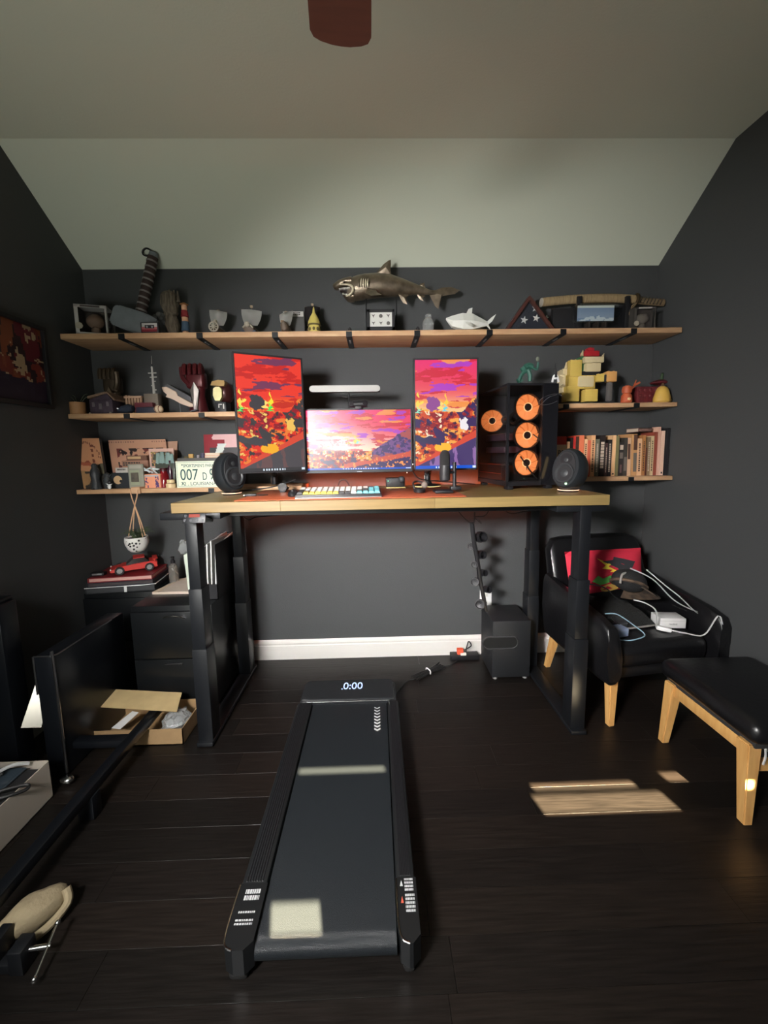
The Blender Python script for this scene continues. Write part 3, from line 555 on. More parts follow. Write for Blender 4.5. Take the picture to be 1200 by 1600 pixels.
# ------------------------------------------------------------------ under the desk
cs = thing('cable_spine', 'black hanging cable spine with curled clips running down from the desk', 'cable holder', W(758, 955, -.30))
pts = [W(737, 815, -.36), W(741, 850, -.35), W(746, 875, -.34), W(750, 905, -.33), W(756, 935, -.32), W(759, 955, -.31)]
bm = B(); sp = smoothpts(pts, 6)
skin(bm, [ring(bm, q, Vector((1, 0, 0)), Vector((0, 1, 0)), .013, .010, 8) for q in sp]); obj('spine', bm, blackp, cs)
for px, py, w_, s in ((752, 838, 16, 1), (736.5, 853, 11, -1), (752.5, 866, 12, 1), (741.5, 881, 10, -1), (755.5, 894, 10, 1), (742.5, 908, 12, -1), (761.5, 920, 10, 1), (750, 943, 17, -1)):
    k = K(-.325); r_ = w_*.56*k if w_ < 17 else w_*.46*k; c = W(px, py+1, -.325); bm = B(); d_ = .020
    Mr = Matrix.Translation(c) @ Matrix.Rotation(R(24*s), 4, 'Z') @ Matrix.Rotation(R(78), 4, 'X')
    lathe(bm, [(r_, -d_), (r_*1.02, 0), (r_, d_), (r_*.84, d_), (r_*.84, -d_*.2), (r_*.2, -d_*.4), (r_*.2, -d_)], (0, 0, 0), 22, Mr); obj('clip_loop', bm, blackp, cs)
for lab, pts in (('black cable drooping under the desk above the cable spine', [W(716, 799, -.45), W(728, 812, -.42), W(740, 818, -.38), W(742, 800, -.4)]), ('black cable looping beside the top of the cable spine', [W(764, 798, -.42), W(757, 806, -.4), W(742, 808, -.37), W(752, 818, -.37), W(748, 812, -.36)]), ('thin black cable slung under the left end of the desk', [W(375, 803, -.6), W(388, 812, -.55), W(400, 808, -.5), W(420, 806, -.45), W(470, 801, -.45)]), ('thin black cable slung under the right end of the desk', [W(790, 799, -.5), W(800, 803, -.5), W(815, 800, -.5), W(838, 797, -.5)])):
    solo('cable', tube(B(), pts, .0035), rubber, lab, 'cable')
ot = thing('wall_outlet', 'white wall outlet plate behind the cable spine above the baseboard', 'outlet', W(760, 955, -.006))
a, b = W(750, 921, -.007), W(768, 950, -.007); bm = B(); box(bm, a.x, b.x, -.007, -.0005, b.z, a.z, .003); obj('plate', bm, whitep, ot)
for zz in (.3, .7):
    bm = B(); cz = b.z+(a.z-b.z)*zz; box(bm, (a.x+b.x)/2-.017, (a.x+b.x)/2+.017, -.0085, -.006, cz-.014, cz+.014, .003); so = obj('socket', bm, white, ot)
    bm = B(); box(bm, (a.x+b.x)/2-.008, (a.x+b.x)/2-.006, -.009, -.0083, cz-.005, cz+.005); box(bm, (a.x+b.x)/2+.006, (a.x+b.x)/2+.008, -.009, -.0083, cz-.005, cz+.005); obj('slots', bm, rubber, so, smooth=False)
sw = thing('subwoofer', 'black cube subwoofer with an oval port on the floor under the desk', 'subwoofer', (.825, -.20, 0))
bm = B(); box(bm, .705, .945, -.33, -.07, .014, .385, .006); obj('cabinet', bm, mat('vinyl_black', (.010, .011, .013), .55, bump=.1, nscale=300), sw)
a, b = W(764, 1005, -.332), W(800, 1005, -.332); bm = B(); pr = []
for s, q in ((-1, a), (1, b)):
    for k in range(9): th = (math.pi*1.5-math.pi*k/8) if s < 0 else (math.pi/2-math.pi*k/8); pr.append((q, th))
skin(bm, [[bm.verts.new(Vector((q.x+rr*math.cos(th), yy, a.z+rr*math.sin(th)))) for q, th in pr] for rr, yy in ((.043, -.329), (.041, -.335), (.036, -.336), (.033, -.331))], cap=False); po = obj('port', bm, mat('port_gloss', (.05, .05, .052), .2), sw)
bm = B(); prism(bm, [Vector((q.x+.035*math.cos(th), -.332, a.z+.035*math.sin(th))) for q, th in pr], (0, .003, 0)); obj('port_shade_plate', bm, mat('port_dark', (.002, .002, .002), .8), po, smooth=False)  # shade inside the port, put in as a thin black plate on the cabinet
for sx in (.73, .92):
    for sy_ in (-.31, -.09): bm = B(); lathe(bm, [(.014, 0), (.014, .015)], (sx, sy_, 0)); obj('rubber_foot', bm, mat('grey_foot', (.2, .2, .2), .5), sw)
psx = thing('power_strip', 'black power strip with an orange plug on the floor left of subwoofer', 'power strip', W(722, 1030, -.12))
a = WZ(722, 1032, 0); bm = B(); box(bm, a.x-.075, .69, a.y, a.y+.06, 0, .035, .004); psx.location = (a.x, a.y+.03, 0); obj('strip_body', bm, blackp, psx)
bm = B(); box(bm, a.x-.03, a.x+.012, a.y+.01, a.y+.04, .035, .075, .004, ); obj('orange_plug', bm, mat('orange_plastic', S(225, 90, 60), .45), psx)
bm = B(); box(bm, a.x-.01, a.x+.03, a.y+.0, a.y+.02, .034, .050, .004); obj('white_plug', bm, whitep, psx)
bm = B(); tube(bm, [(a.x+.03, a.y+.02, .05), (a.x+.05, a.y+.03, .12), (a.x+.07, a.y+.03, .09), (a.x+.03, a.y+.035, .06)], .004); obj('lead', bm, rubber, psx)
cb = thing('cord_bundle', 'black power cord bundled with a white tie on the floor by the treadmill', 'cord', WZ(668, 1050, 0))
c0, c1 = WZ(647, 1060, .012), WZ(690, 1040, .012); bm = B(); dv = c1-c0; sd = Vector((-dv.y, dv.x, 0)).normalized()
for k in range(7):
    o1 = sd*(.006*(k-3)); z_ = Vector((0, 0, .004*(k % 3))); mid = (c0+c1)/2
    tube(bm, [c0+o1*1.6+z_, c0+dv*.25+o1*1.3+z_*1.3, mid+dv*.02+o1*.6+z_, c0+dv*.8+o1*1.5+z_, c1+o1*1.8+z_*(1+k % 2)], .0042, 6)
obj('cord_loops', bm, rubber, cb)
bm = B(); mid = c0+dv*.5; tube(bm, [mid-sd*.02+Vector((0, 0, -.006)), mid-sd*.018+Vector((0, 0, .016)), mid+sd*.018+Vector((0, 0, .018)), mid+sd*.02+Vector((0, 0, -.006))], .004); obj('tie', bm, whitep, cb)
bm = B(); tube(bm, [c0+Vector((0, 0, -.006)), c0+Vector((-.05, -.02, -.008)), (.085, -.47, .006)], .0035); obj('cord_to_treadmill', bm, rubber, cb)
bm = B(); tube(bm, [c1+Vector((0, 0, -.004)), c1+Vector((.05, .01, -.006)), Vector((a.x-.03, a.y-.01, .012)), Vector((a.x-.06, a.y+.03, .02))], .0035); obj('cord_to_strip', bm, rubber, cb)

# ------------------------------------------------------------------ treadmill
tm = thing('treadmill', 'flat black walking treadmill with a blue zero display on the floor', 'treadmill', (-.17, -1.05, 0))
tx0, tx1, ty0, ty1 = -.442, .098, -1.70, -.47; bx0, bx1 = -.362, .038
trm = mat('treadmill_black', (.008, .009, .010), .38); beltm = mat('treadmill_belt', (.011, .014, .017), .36, bump=.35, nscale=700)
bm = B(); box(bm, bx0+.002, bx1-.002, ty0+.05, -.66, .030, .086, .004); obj('deck', bm, trm, tm)
bm = B(); n = 10; prof = [(-.62, .094)]+[(ty0+.045-.032*math.sin(t), .062+.032*math.cos(t)) for t in [math.pi*k/n for k in range(n+1)]]+[(-.62, .030)]
prof_in = [(-.62, .090)]+[(ty0+.045-.029*math.sin(t), .062+.029*math.cos(t)) for t in [math.pi*k/n for k in range(n+1)]]+[(-.62, .034)]
skin(bm, [[bm.verts.new((x, y_, z_)) for y_, z_ in prof+prof_in[::-1]] for x in (bx0+.004, bx1-.004)]); obj('belt', bm, beltm, tm)
for x0, x1, s in ((tx0, bx0, -1), (bx1, tx1, 1)):
    bm = B(); box(bm, x0, x1, ty0+.16, -.655, .03, .106, .010); rl = obj('side_rail', bm, trm, tm)
    bm = B(); nr = 7
    for k in range(nr): xa = x0+.012+(x1-x0-.024)*(k+.5)/nr; box(bm, xa-.0022, xa+.0022, ty0+.17, -.66, .1055, .1085, .0008, seg=1)
    obj('grip_ribs', bm, blackp, rl, smooth=False)
    bm = B(); prism(bm, [(x0-.002, ty0+.165, .028), (x0-.002, ty0+.05, .028), (x0+.006, ty0+.012, .028), (x0+.03, ty0, .028), (x1-.02, ty0, .028), (x1+.002, ty0+.02, .028), (x1+.002, ty0+.165, .028)], (0, 0, .080)); ec = obj('end_cap', bm, trm, tm, smooth=False)
    xo = x0-.001 if s < 0 else x0+.001
    bm = B(); tube(bm, [(xo, ty0+.16, .1085), (xo, ty0+.055, .1085), (xo+.008, ty0+.012, .1085), (xo+.03, ty0+.0, .1085)], .0028, 6, 3); obj('bright_edge', bm, chrome, ec)
    if s < 0:
        squig(ec, (x0+.022, ty0+.115, .1085), (.045, 0, 0), (0, .034, 0), 2, mat('print_white', (.5, .52, .52), .6), 1, h=.7); squig(ec, (x0+.016, ty0+.055, .1085), (.05, 0, 0), (0, .018, 0), 2, mat('print_white', (1, 1, 1)), 2, h=.5)
        squig(ec, (x0+.018, ty0+.083, .1085), (.048, 0, 0), (0, .012, 0), 1, mat('print_white', (1, 1, 1)), 3, h=.4)
    else:
        squig(ec, (x0+.026, ty0+.125, .1085), (.026, 0, 0), (0, .038, 0), 4, mat('print_white', (1, 1, 1)), 4); squig(ec, (x0+.026, ty0+.07, .1085), (.028, 0, 0), (0, .05, 0), 5, mat('print_white', (1, 1, 1)), 5)
        for yy, mm in ((ty0+.14, 'print_white'), (ty0+.095, 'print_red')):
            bm = B(); prism(bm, [(x0+.012, yy, .108), (x0+.021, yy, .108), (x0+.0165, yy+.018, .108)], (0, 0, .0006)); obj('warning_sign', bm, mat(mm, S(200, 90, 70), .6), ec, smooth=False)
    bm = B(); box(bm, x0+.012, x1-.014, ty0+.005, ty0+.07, 0, .03, .012); obj('foot', bm, mat('foot_rubber', (.004, .004, .004), .8), tm)
bm = B(); hp = [(tx0+.012, -.66), (tx0+.012, ty1-.03), (tx0+.022, ty1-.008), (tx0+.05, ty1), (tx1-.05, ty1), (tx1-.022, ty1-.008), (tx1-.012, ty1-.03), (tx1-.012, -.66)]
prism(bm, [(x, y_, .004) for x, y_ in hp], (0, 0, .118)); bmesh.ops.bevel(bm, geom=[e_ for e_ in bm.edges if all(v.co.z > .1 for v in e_.verts)], offset=.012, segments=3, affect='EDGES'); hd = obj('motor_cover', bm, mat('treadmill_gloss', (.014, .015, .017), .25), tm)
bm = B(); tube(bm, [(tx0+.05, -.662, .112), (bx0+.03, -.664, .112), (bx1-.02, -.664, .112), (bx1+.006, -.668, .112), (bx1+.012, -.70, .109)], .0025, 6, 2); obj('cover_trim', bm, chrome, hd)
blue = mat('blue_white_display', (.1, .1, .2), .4, emit=(.45, .62, 1), es=1.6)
q = WZ(536, 1077, .1225); text(hd, '0:00', (q.x, q.y, .1222), (1, 0, 0), (0, 1, 0), .108, blue, 'display_digits', height=.062)
bm = B(); q = WZ(534.5, 1076.5, .1225); cyl(bm, (q.x, q.y, .122), (q.x, q.y, .1228), .004); obj('display_dot', bm, blue, hd)
bt = [o for o in tm.children if o.name.startswith('belt')][0]
for k in range(8):
    yy = -.692-.0225*k; w_ = .015; tck = .0055+.0008*k; x_ = -.016; bm = B()
    prism(bm, [(x_-w_, yy, .0943), (x_, yy-.010, .0943), (x_+w_, yy, .0943), (x_+w_, yy-tck, .0943), (x_, yy-.010-tck, .0943), (x_-w_, yy-tck, .0943)], (0, 0, .0005)); obj('chevron', bm, mat('chevron_white', (.62, .64, .64), .6), bt, smooth=False)

# ------------------------------------------------------------------ armchair and ottoman
leather = mat('black_leather', (.006, .006, .007), .32, bump=.12, nscale=60, spec=.55)
beech = mat('beech_wood', S(214, 168, 104), .45, col2=S(196, 146, 84), nscale=5, stretch=(10, 10, 1.2), bump=.05)
ch = thing('armchair', 'black leather armchair with beech legs in the right corner behind the desk leg', 'armchair', (1.435, -.42, 0), R(8))
def pillow(bm, x0, x1, y0, y1, z0, z1, r, M=None, seg=4):
    return box(bm, x0, x1, y0, y1, z0, z1, r, M, seg)
bm = B(); pillow(bm, -.278, .278, -.32, .20, .30, .435, .05); obj('seat_cushion', bm, leather, ch, local=True)
bm = B(); box(bm, -.30, .30, -.30, .24, .245, .315, .02); obj('seat_base', bm, leather, ch, local=True)
# backrest: raked shell, wide at the top
secs = []
for z, yb, hw, th in ((.28, .20, .30, .07), (.45, .225, .315, .075), (.65, .26, .325, .07), (.80, .285, .32, .06), (.86, .295, .29, .045), (.875, .298, .25, .02)):
    n = 24; rs = []
    for i in range(n):
        t = 2*math.pi*i/n; cx, cy = math.cos(t), math.sin(t); sx = math.copysign(abs(cx)**.35, cx); sy_ = math.copysign(abs(cy)**.5, cy)
        rs.append((sx*hw, yb+sy_*th-.05*(sx*sx)*(1 if z < .8 else .6), z))
    secs.append(rs)
bm = B(); skin(bm, [[bm.verts.new(p) for p in rs] for rs in secs]); obj('backrest', bm, leather, ch, local=True)
for s in (-1, 1):
    bm = B(); rs = []
    for y_, zt, zl in ((.22, .66, .26), (.10, .635, .25), (-.10, .60, .245), (-.26, .575, .24), (-.335, .55, .245), (-.352, .51, .27)):
        n = 20; r_ = []
        for i in range(n):
            t = 2*math.pi*i/n; cx, cz = math.cos(t), math.sin(t); r_.append(bm.verts.new((s*(.315+.012*(cz > 0))+math.copysign(abs(cx)**.6, cx)*.038, y_, (zt+zl)/2+math.copysign(abs(cz)**.45, cz)*(zt-zl)/2)))
        rs.append(r_)
    skin(bm, rs); obj('armrest', bm, leather, ch, local=True)
def leg4(bm, top, bot, a, b):      # square tapered leg
    top, bot = Vector(top), Vector(bot); v = [bm.verts.new(p+Vector((sx*w, sy*w*1.0, 0))) for p, w in ((bot, b), (top, a)) for sx, sy in ((-1, -1), (1, -1), (1, 1), (-1, 1))]
    for i in range(4): bm.faces.new((v[i], v[(i+1) % 4], v[4+(i+1) % 4], v[4+i]))
    bm.faces.new(v[:4][::-1]); bm.faces.new(v[4:])
    bmesh.ops.bevel(bm, geom=[e for e in bm.edges], offset=.004, segments=2, affect='EDGES'); return bm
for sx in (-1, 1):
    for y0_, y1_ in ((-.27, -.30), (.20, .27)):
        obj('leg', leg4(B(), (sx*.265, y0_, .30), (sx*.285, y1_, 0), .026, .016), beech, ch, local=True)
    bm = B(); box(bm, sx*.275-.016, sx*.275+.016, -.28, .22, .225, .262, .005); obj('side_rail', bm, beech, ch, local=True)
ot = thing('ottoman', 'black leather ottoman with beech wood frame in front of the armchair', 'ottoman', (1.60, -1.06, 0))
ox0, ox1, oy0, oy1 = 1.365, 1.815, -1.335, -.855
bm = B(); box(bm, ox0-.01, ox1, oy0-.01, oy1+.01, .335, .425, .042, None, 4)
for v in bm.verts:
    if v.co.z > .40: v.co.z += .028*(1-((v.co.x-1.59)/.23)**2)*(1-((v.co.y+1.095)/.25)**2)
obj('cushion', bm, leather, ot)
bm = B(); box(bm, ox0+.02, ox1-.02, oy0+.02, oy1-.02, .315, .345, .004); obj('webbing_base', bm, mat('dark_base_cloth', (.02, .02, .02), .9), ot)
for x_, xs_ in ((ox0+.03, -.008), (ox1-.03, .008)):
    for y_, ys_ in ((oy0+.055, .0), (oy1-.055, .03)):
        obj('leg', leg4(B(), (x_, y_, .325), (x_+xs_, y_+(ys_ if y_ > -1.1 else -.02), 0), .027, .017), beech, ot)
    bm = B(); box(bm, x_-.013, x_+.013, oy0+.06, oy1-.06, .265, .318, .005); obj('side_rail', bm, beech, ot)
bm = B(); box(bm, ox0+.04, ox1-.04, oy0+.045, oy0+.066, .20, .245, .005); obj('cross_rail', bm, beech, ot)
bm = B(); tube(bm, [(1.425, -1.31, .33), (1.427, -1.315, .29), (1.424, -1.312, .25)], .0035); obj('pull_string', bm, wcable, ot)
# things on the armchair
Mc = Matrix.Translation((1.435, -.42, 0)) @ Matrix.Rotation(R(8), 4, 'Z')
cu = thing('throw_cushion', 'red cushion with yellow bolt and green leaf print leaning on armchair back', 'cushion', Mc @ Vector((-.05, .10, .437)))
c0, c1, c2, c3 = W(882, 862, -.33), W(1001, 856, -.33), W(1003, 915, -.36), W(892, 932, -.40)
def pcl(u, v, s): top = c0.lerp(c1, u); bot = c3.lerp(c2, u); p = bot.lerp(top, v); p.y += .0; q = 4*u*(1-u); w_ = 4*v*(1-v); return p+Vector((0, -s*.055*(q*w_)**.45, s*.012*(q*w_)**.5))
bm = B(); nn = 14
for s in (1, -1):
    g = [[bm.verts.new(pcl(i/nn, j/nn, s)) for i in range(nn+1)] for j in range(nn+1)]
    for j in range(nn):
        for i in range(nn): bm.faces.new((g[j][i], g[j][i+1], g[j+1][i+1], g[j+1][i]))
bmesh.ops.remove_doubles(bm, verts=bm.verts, dist=.0006); obj('cover', bm, mat('crimson_cloth', S(196, 36, 62), .8, bump=.1, nscale=200), cu)
def applique(name, pts, m):     # raised print following the cushion front
    bm = B(); f = [bm.verts.new(pcl(u, v, 1)+Vector((0, -.004, 0))) for u, v in pts]; b = [bm.verts.new(pcl(u, v, 1)+Vector((0, .004, 0))) for u, v in pts]; n = len(f)
    bm.faces.new(f); bm.faces.new(b[::-1]); [bm.faces.new((f[i], b[i], b[(i+1) % n], f[(i+1) % n])) for i in range(n)]; obj(name, bm, m, cu, smooth=False)
applique('bolt_print', [(.36, .82), (.52, .66), (.48, .62), (.62, .46), (.50, .48), (.53, .53), (.40, .58), (.45, .64)], mat('yellow_print', S(238, 210, 70), .7))
applique('leaf_print', [(.26, .30), (.34, .42), (.40, .34), (.50, .40), (.56, .28), (.44, .22), (.36, .20)], mat('green_print', S(100, 190, 90), .7))
applique('round_print', [(.50+.13*math.cos(k*.628), .10+.10*math.sin(k*.628)) for k in range(10)], mat('amber_print', S(226, 180, 90), .7))
applique('dark_print', [(.42, .74), (.56, .76), (.58, .83), (.68, .78), (.86, .68), (.80, .52), (.66, .42), (.60, .56), (.54, .62)], mat('dark_print', (.03, .03, .035), .7))
sz = .437
cap = thing('cap', 'black mesh cap with brown camouflage brim lying against the red cushion', 'cap', W(990, 925, -.50))
cc = W(983, 907, -.50); Mk2 = Matrix.Translation(cc) @ Matrix.Rotation(R(20), 4, 'Y') @ Matrix.Rotation(R(-25), 4, 'X')
bm = B(); sph(bm, (0, 0, 0), (.095, .075, .062), 18); 
for v in bm.verts: v.co = Mk2 @ v.co
obj('crown', bm, mat('black_mesh_cloth', (.012, .012, .013), .8, bump=.6, nscale=300), cap)
camo = mat('brown_camouflage', S(96, 78, 62), .85, col2=S(44, 36, 30), nscale=26)
bm = B(); rs = [];
for k in range(9):
    th = R(-70+140*k/8); rs.append([bm.verts.new(Mk2 @ Vector((rr*math.cos(th)*1.2, rr*math.sin(th), zz))) for rr, zz in ((.066, -.030), (.135, -.055-.02*math.sin(th)**2), (.135, -.060-.02*math.sin(th)**2), (.066, -.038))])
skin(bm, rs); obj('brim', bm, camo, cap)
bm = B(); tube(bm, [Mk2 @ Vector((.096*math.cos(t), .077*math.sin(t), -.022)) for t in [2*math.pi*k/16 for k in range(17)]], .009, 6, 0); obj('sweatband', bm, camo, cap)
bm = B(); tube(bm, [Mk2 @ Vector((-.06, -.045, .02)), Mk2 @ Vector((-.085, -.05, .0)), Mk2 @ Vector((-.09, -.05, -.05))], .006); obj('strap', bm, mat('grey_strap', (.3, .28, .26), .6), cap)
jk = thing('jacket', 'crumpled black jacket heaped on the armchair seat below the cap', 'jacket', W(1000, 950, -.55))
bm = B(); nn = 22; g = []
for j in range(nn+1):
    row_ = []
    for i in range(nn+1):
        u, v = i/nn, j/nn; p = Mc @ Vector((-.22+.33*u, -.16+.30*v, sz+.004)); e_ = (min(u, 1-u)*5)**.5 if min(u, 1-u) < .2 else 1; e2 = (min(v, 1-v)*5)**.5 if min(v, 1-v) < .2 else 1
        p.z += e_*e2*(.028+.055*v+.05*float(fbm(np.array([u*4.]), np.array([v*4.]))[0])); row_.append(bm.verts.new(p))
    g.append(row_)
for j in range(nn):
    for i in range(nn): bm.faces.new((g[j][i], g[j][i+1], g[j+1][i+1], g[j+1][i]))
obj('cloth', bm, mat('black_fleece', (.012, .012, .012), .95, bump=.9, nscale=160), jk)
bm = B(); tube(bm, [Mc @ Vector((-.215, -.155, sz+.008)), Mc @ Vector((-.05, -.165, sz+.010)), Mc @ Vector((.105, -.155, sz+.010))], .005, 6); obj('hem', bm, mat('grey_strap', (0, 0, 0)), jk)
def carton(name, label, cat, pos, rz, w, d, h, m, grp=None):
    t = thing(name, label, cat, pos, R(rz), grp); bm = B(); box(bm, -w/2, w/2, -d/2, d/2, 0, h, .004); obj('carton', bm, m, t, local=True)
    bm = B(); box(bm, -w/2-.0006, w/2+.0006, -d/2-.0006, -d/2+.004, h*.72, h*.735); obj('lid_seam', bm, silver, t, local=True, smooth=False); return t
p = W(1085, 985, -.58); wb = carton('white_box', 'white product box with small grey lettering on the armchair seat', 'box', (1.625, -.555, sz+.005), -6, .135, .09, .058, whitep)
text(wb, 'reolink', (-.022, -.0458, .020), (1, 0, 0), (0, 0, 1), .044, silver, local=True)
bl = carton('blue_box', 'small pale blue box on the left front of the armchair seat', 'box', (1.272, -.655, sz+.003), 14, .095, .06, .045, mat('pale_blue_card', S(150, 165, 195), .6))
bd = carton('dark_box', 'flat dark grey box lying behind the small pale blue box on armchair', 'box', (1.30, -.585, sz+.004), 8, .12, .055, .052, mat('dark_grey_card', (.03, .03, .034), .5))
wa = thing('power_adapter', 'white power adapter plug with a cable lying on the armchair seat', 'adapter', W(1048, 975, -.62))
q = Mc @ Vector((.09, -.215, sz+.003)); Ma = Matrix.Translation(q) @ Matrix.Rotation(R(-38), 4, 'Z'); bm = B(); box(bm, -.035, .035, -.014, .014, 0, .024, .008, Ma); obj('adapter_body', bm, whitep, wa)
bm = B(); tube(bm, [Ma @ Vector((.035, 0, .012)), Mc @ Vector((.17, -.27, sz+.008)), Mc @ Vector((.25, -.30, sz+.006)), Mc @ Vector((.285, -.335, .56)), Mc @ Vector((.31, -.345, .50))], .0038); obj('lead', bm, wcable, wa)
bm = B(); tube(bm, [Ma @ Vector((-.035, 0, .012)), W(1025, 955, -.66), W(1010, 943, -.64), W(990, 937, -.62)], .0038); obj('lead', bm, wcable, wa)
for lab, m, pts in (('white cable arching from the cap across the armchair to its right arm', wcable, [W(985, 888, -.62), W(1020, 905, -.63), W(1050, 935, -.63), W(1075, 950, -.62), W(1100, 958, -.56), W(1107, 950, -.45), W(1117, 913, -.40), W(1085, 929, -.40), W(1050, 925, -.42)]), ('white cable draped from the cap over the dark jacket', wcable, [W(1010, 890, -.56), W(1040, 915, -.60), W(1065, 935, -.62), W(1080, 950, -.62), W(1090, 958, -.60)]), ('pale blue cable coiled around the small blue box on the armchair', mat('pale_blue_cable', S(140, 170, 185), .5), [(1.20, -.60, sz+.012), (1.21, -.67, sz+.008), (1.27, -.715, sz+.004), (1.35, -.705, sz+.004), (1.42, -.66, sz+.006), (1.40, -.59, sz+.03), (1.34, -.545, sz+.070), (1.28, -.53, sz+.068)]), ('black cable looping over the armchair seat front', rubber, [W(955, 965, -.62), W(985, 990, -.63), W(1015, 1010, -.66), W(1050, 1020, -.68), W(1085, 1017, -.66), W(1110, 1005, -.62), W(1118, 985, -.58), W(1095, 965, -.55), W(1050, 945, -.52)]), ('black cable hanging over the left arm of the armchair', rubber, [W(915, 913, -.70), W(930, 914, -.62), W(948, 920, -.55), W(960, 932, -.52), W(975, 940, -.52)])):
    solo('cable', tube(B(), pts, .0034), m, lab, 'cable')

# ------------------------------------------------------------------ black cabinets at the left
cabm = mat('cabinet_black', (.006, .007, .008), .32)
cz = .61
def cabinet(label, x0, x1, yf, handle):
    t = thing('file_cabinet', label, 'cabinet', ((x0+x1)/2, yf/2, 0))
    bm = B(); box(bm, x0, x1, yf+.018, -.02, .02, cz, .003); obj('body', bm, cabm, t)
    bm = B(); box(bm, x0+.01, x1-.01, yf+.04, -.03, 0, .022); obj('plinth', bm, blackp, t, smooth=False)
    for z0, z1 in ((.035, .305), (.311, .580)):
        bm = B(); box(bm, x0+.004, x1-.004, yf, yf+.02, z0, z1, .003); dr = obj('drawer', bm, cabm, t)
        if z0 > .2:
            if handle:
                cxh = W(268, 960, yf-.02).x; bm = B(); tube(bm, [(cxh-.06, yf-.001, .545), (cxh-.045, yf-.02, .560), (cxh, yf-.028, .568), (cxh+.045, yf-.02, .560), (cxh+.062, yf-.001, .543)], .0042, 8); obj('handle', bm, chrome, dr)
            else:
                bm = B(); cyl(bm, (x1-.04, yf, .33), (x1-.04, yf-.008, .33), .009); obj('lock', bm, chrome, dr)
        else:
            bm = B(); box(bm, (x0+x1)/2-.05, (x0+x1)/2+.05, yf-.008, yf+.002, z1-.03, z1-.018, .003); obj('handle', bm, blackp, dr)
    return t
cabinet('black drawer cabinet in the left corner with a small chrome lock', -1.79, -1.375, -.305, False)
cabinet('black drawer cabinet with a white bow handle beside the left desk leg', -1.365, -.925, -.535, True)
# magazine files with papers, behind the desk leg
mf = thing('magazine_file', 'tall black magazine file holding white papers behind left desk leg', 'file holder', (-.975, -.25, cz))
x0, x1, y0, y1 = -1.035, -.915, -.44, -.06
bm = B(); box(bm, x0, x0+.004, y0, y1, cz, .90); box(bm, x1-.004, x1, y0, y1, cz, .93); box(bm, x0, x1, y1-.004, y1, cz, .93); box(bm, x0, x1, y0, y0+.004, cz, .70); box(bm, x0, x1, y0, y1, cz, cz+.004); obj('holder', bm, blackp, mf, smooth=False)
for k in range(4):
    bm = B(); xx = x0+.02+.024*k; prism(bm, [(xx, y0+.03, cz+.006), (xx, y1-.02, cz+.006), (xx, y1-.02, .925+.012*(k % 2)), (xx, y0+.06, .90+.02*(k % 3))], (.008, 0, 0)); obj('paper_sheaf', bm, mat('paper_white', (.6, .6, .58), .8), mf, smooth=False)
pb = thing('plastic_bag', 'clear crumpled plastic bag and white card standing left of magazine file', 'bag', (-1.09, -.38, cz))
bm = B(); prism(bm, [(-1.10, -.40, cz), (-1.065, -.40, cz), (-1.085, -.40, .885), (-1.115, -.40, .885)], (0, .22, 0)); obj('card', bm, mat('pale_green_card', S(190, 200, 185), .7), pb, smooth=False)
cling = mat('crumpled_clear_plastic', (.75, .78, .78), .12, trans=.7, bump=.9, nscale=45)
bm = B(); sph(bm, (-1.11, -.38, .905), (.03, .06, .045), 14)
for v in bm.verts: v.co += Vector((random.uniform(-1, 1), random.uniform(-1, 1), random.uniform(-1, 1)))*.008
obj('crumpled_plastic', bm, cling, pb)
ev = thing('padded_envelope', 'white plastic covered envelope lying on the black cabinet', 'envelope', (-1.17, -.30, cz))
a, b, c, d = WZ(238, 929, cz), WZ(306, 928, cz), WZ(304, 909, cz), WZ(284, 908, cz)
bm = B(); bt_ = [bm.verts.new((q.x, q.y, cz+.001)) for q in (a, b, c, d)]; tp = [bm.verts.new((q.x, q.y, cz+.010+(.03 if k in (2,) else 0))) for k, q in enumerate((a, b, c, d))]
bm.faces.new(bt_[::-1]); bm.faces.new(tp); [bm.faces.new((bt_[i], bt_[(i+1) % 4], tp[(i+1) % 4], tp[i])) for i in range(4)]
bmesh.ops.subdivide_edges(bm, edges=bm.edges, cuts=5, use_grid_fill=True)
for v in bm.verts:
    if v.co.z > cz+.006: v.co.z += random.uniform(0, .007)
obj('pouch', bm, mat('envelope_paper', S(205, 190, 175), .35, bump=.3, nscale=40), ev)
bm = B(); prism(bm, [a+Vector((.0, 0, .012)), a+Vector((.03, .0, .012)), d+Vector((.025, 0, .016)), d+Vector((0, 0, .016))], (0, 0, .004)); obj('flap', bm, cream, ev, smooth=False)
# stack of albums with a toy car
def slab(nm, label, z0, z1, grow, m, pm):
    t = thing(nm, label, 'book', (-1.58, -.15, z0)); M = Matrix.Translation((-1.585, -.158, 0)) @ Matrix.Rotation(R(8), 4, 'Z'); w, d = .36+grow, .245+grow*.4
    bm = B(); box(bm, -w/2, w/2, -d/2, d/2, z0, z0+.005, .001, M); box(bm, -w/2, w/2, -d/2, d/2, z1-.005, z1, .001, M); box(bm, -w/2, -w/2+.006, -d/2, d/2, z0, z1, .001, M); obj('cover', bm, m, t, smooth=False)
    bm = B(); box(bm, -w/2+.006, w/2-.006, -d/2+.006, d/2-.006, z0+.005, z1-.005, 0, M); obj('pages', bm, pm, t, smooth=False); return t
sb = slab('binder', 'black folder with a white edge at the bottom of the stack under toy car', cz+.001, cz+.040, .03, mat('folder_black', (.015, .016, .018), .4), mat('pages_grey', (.04, .042, .045), .6))
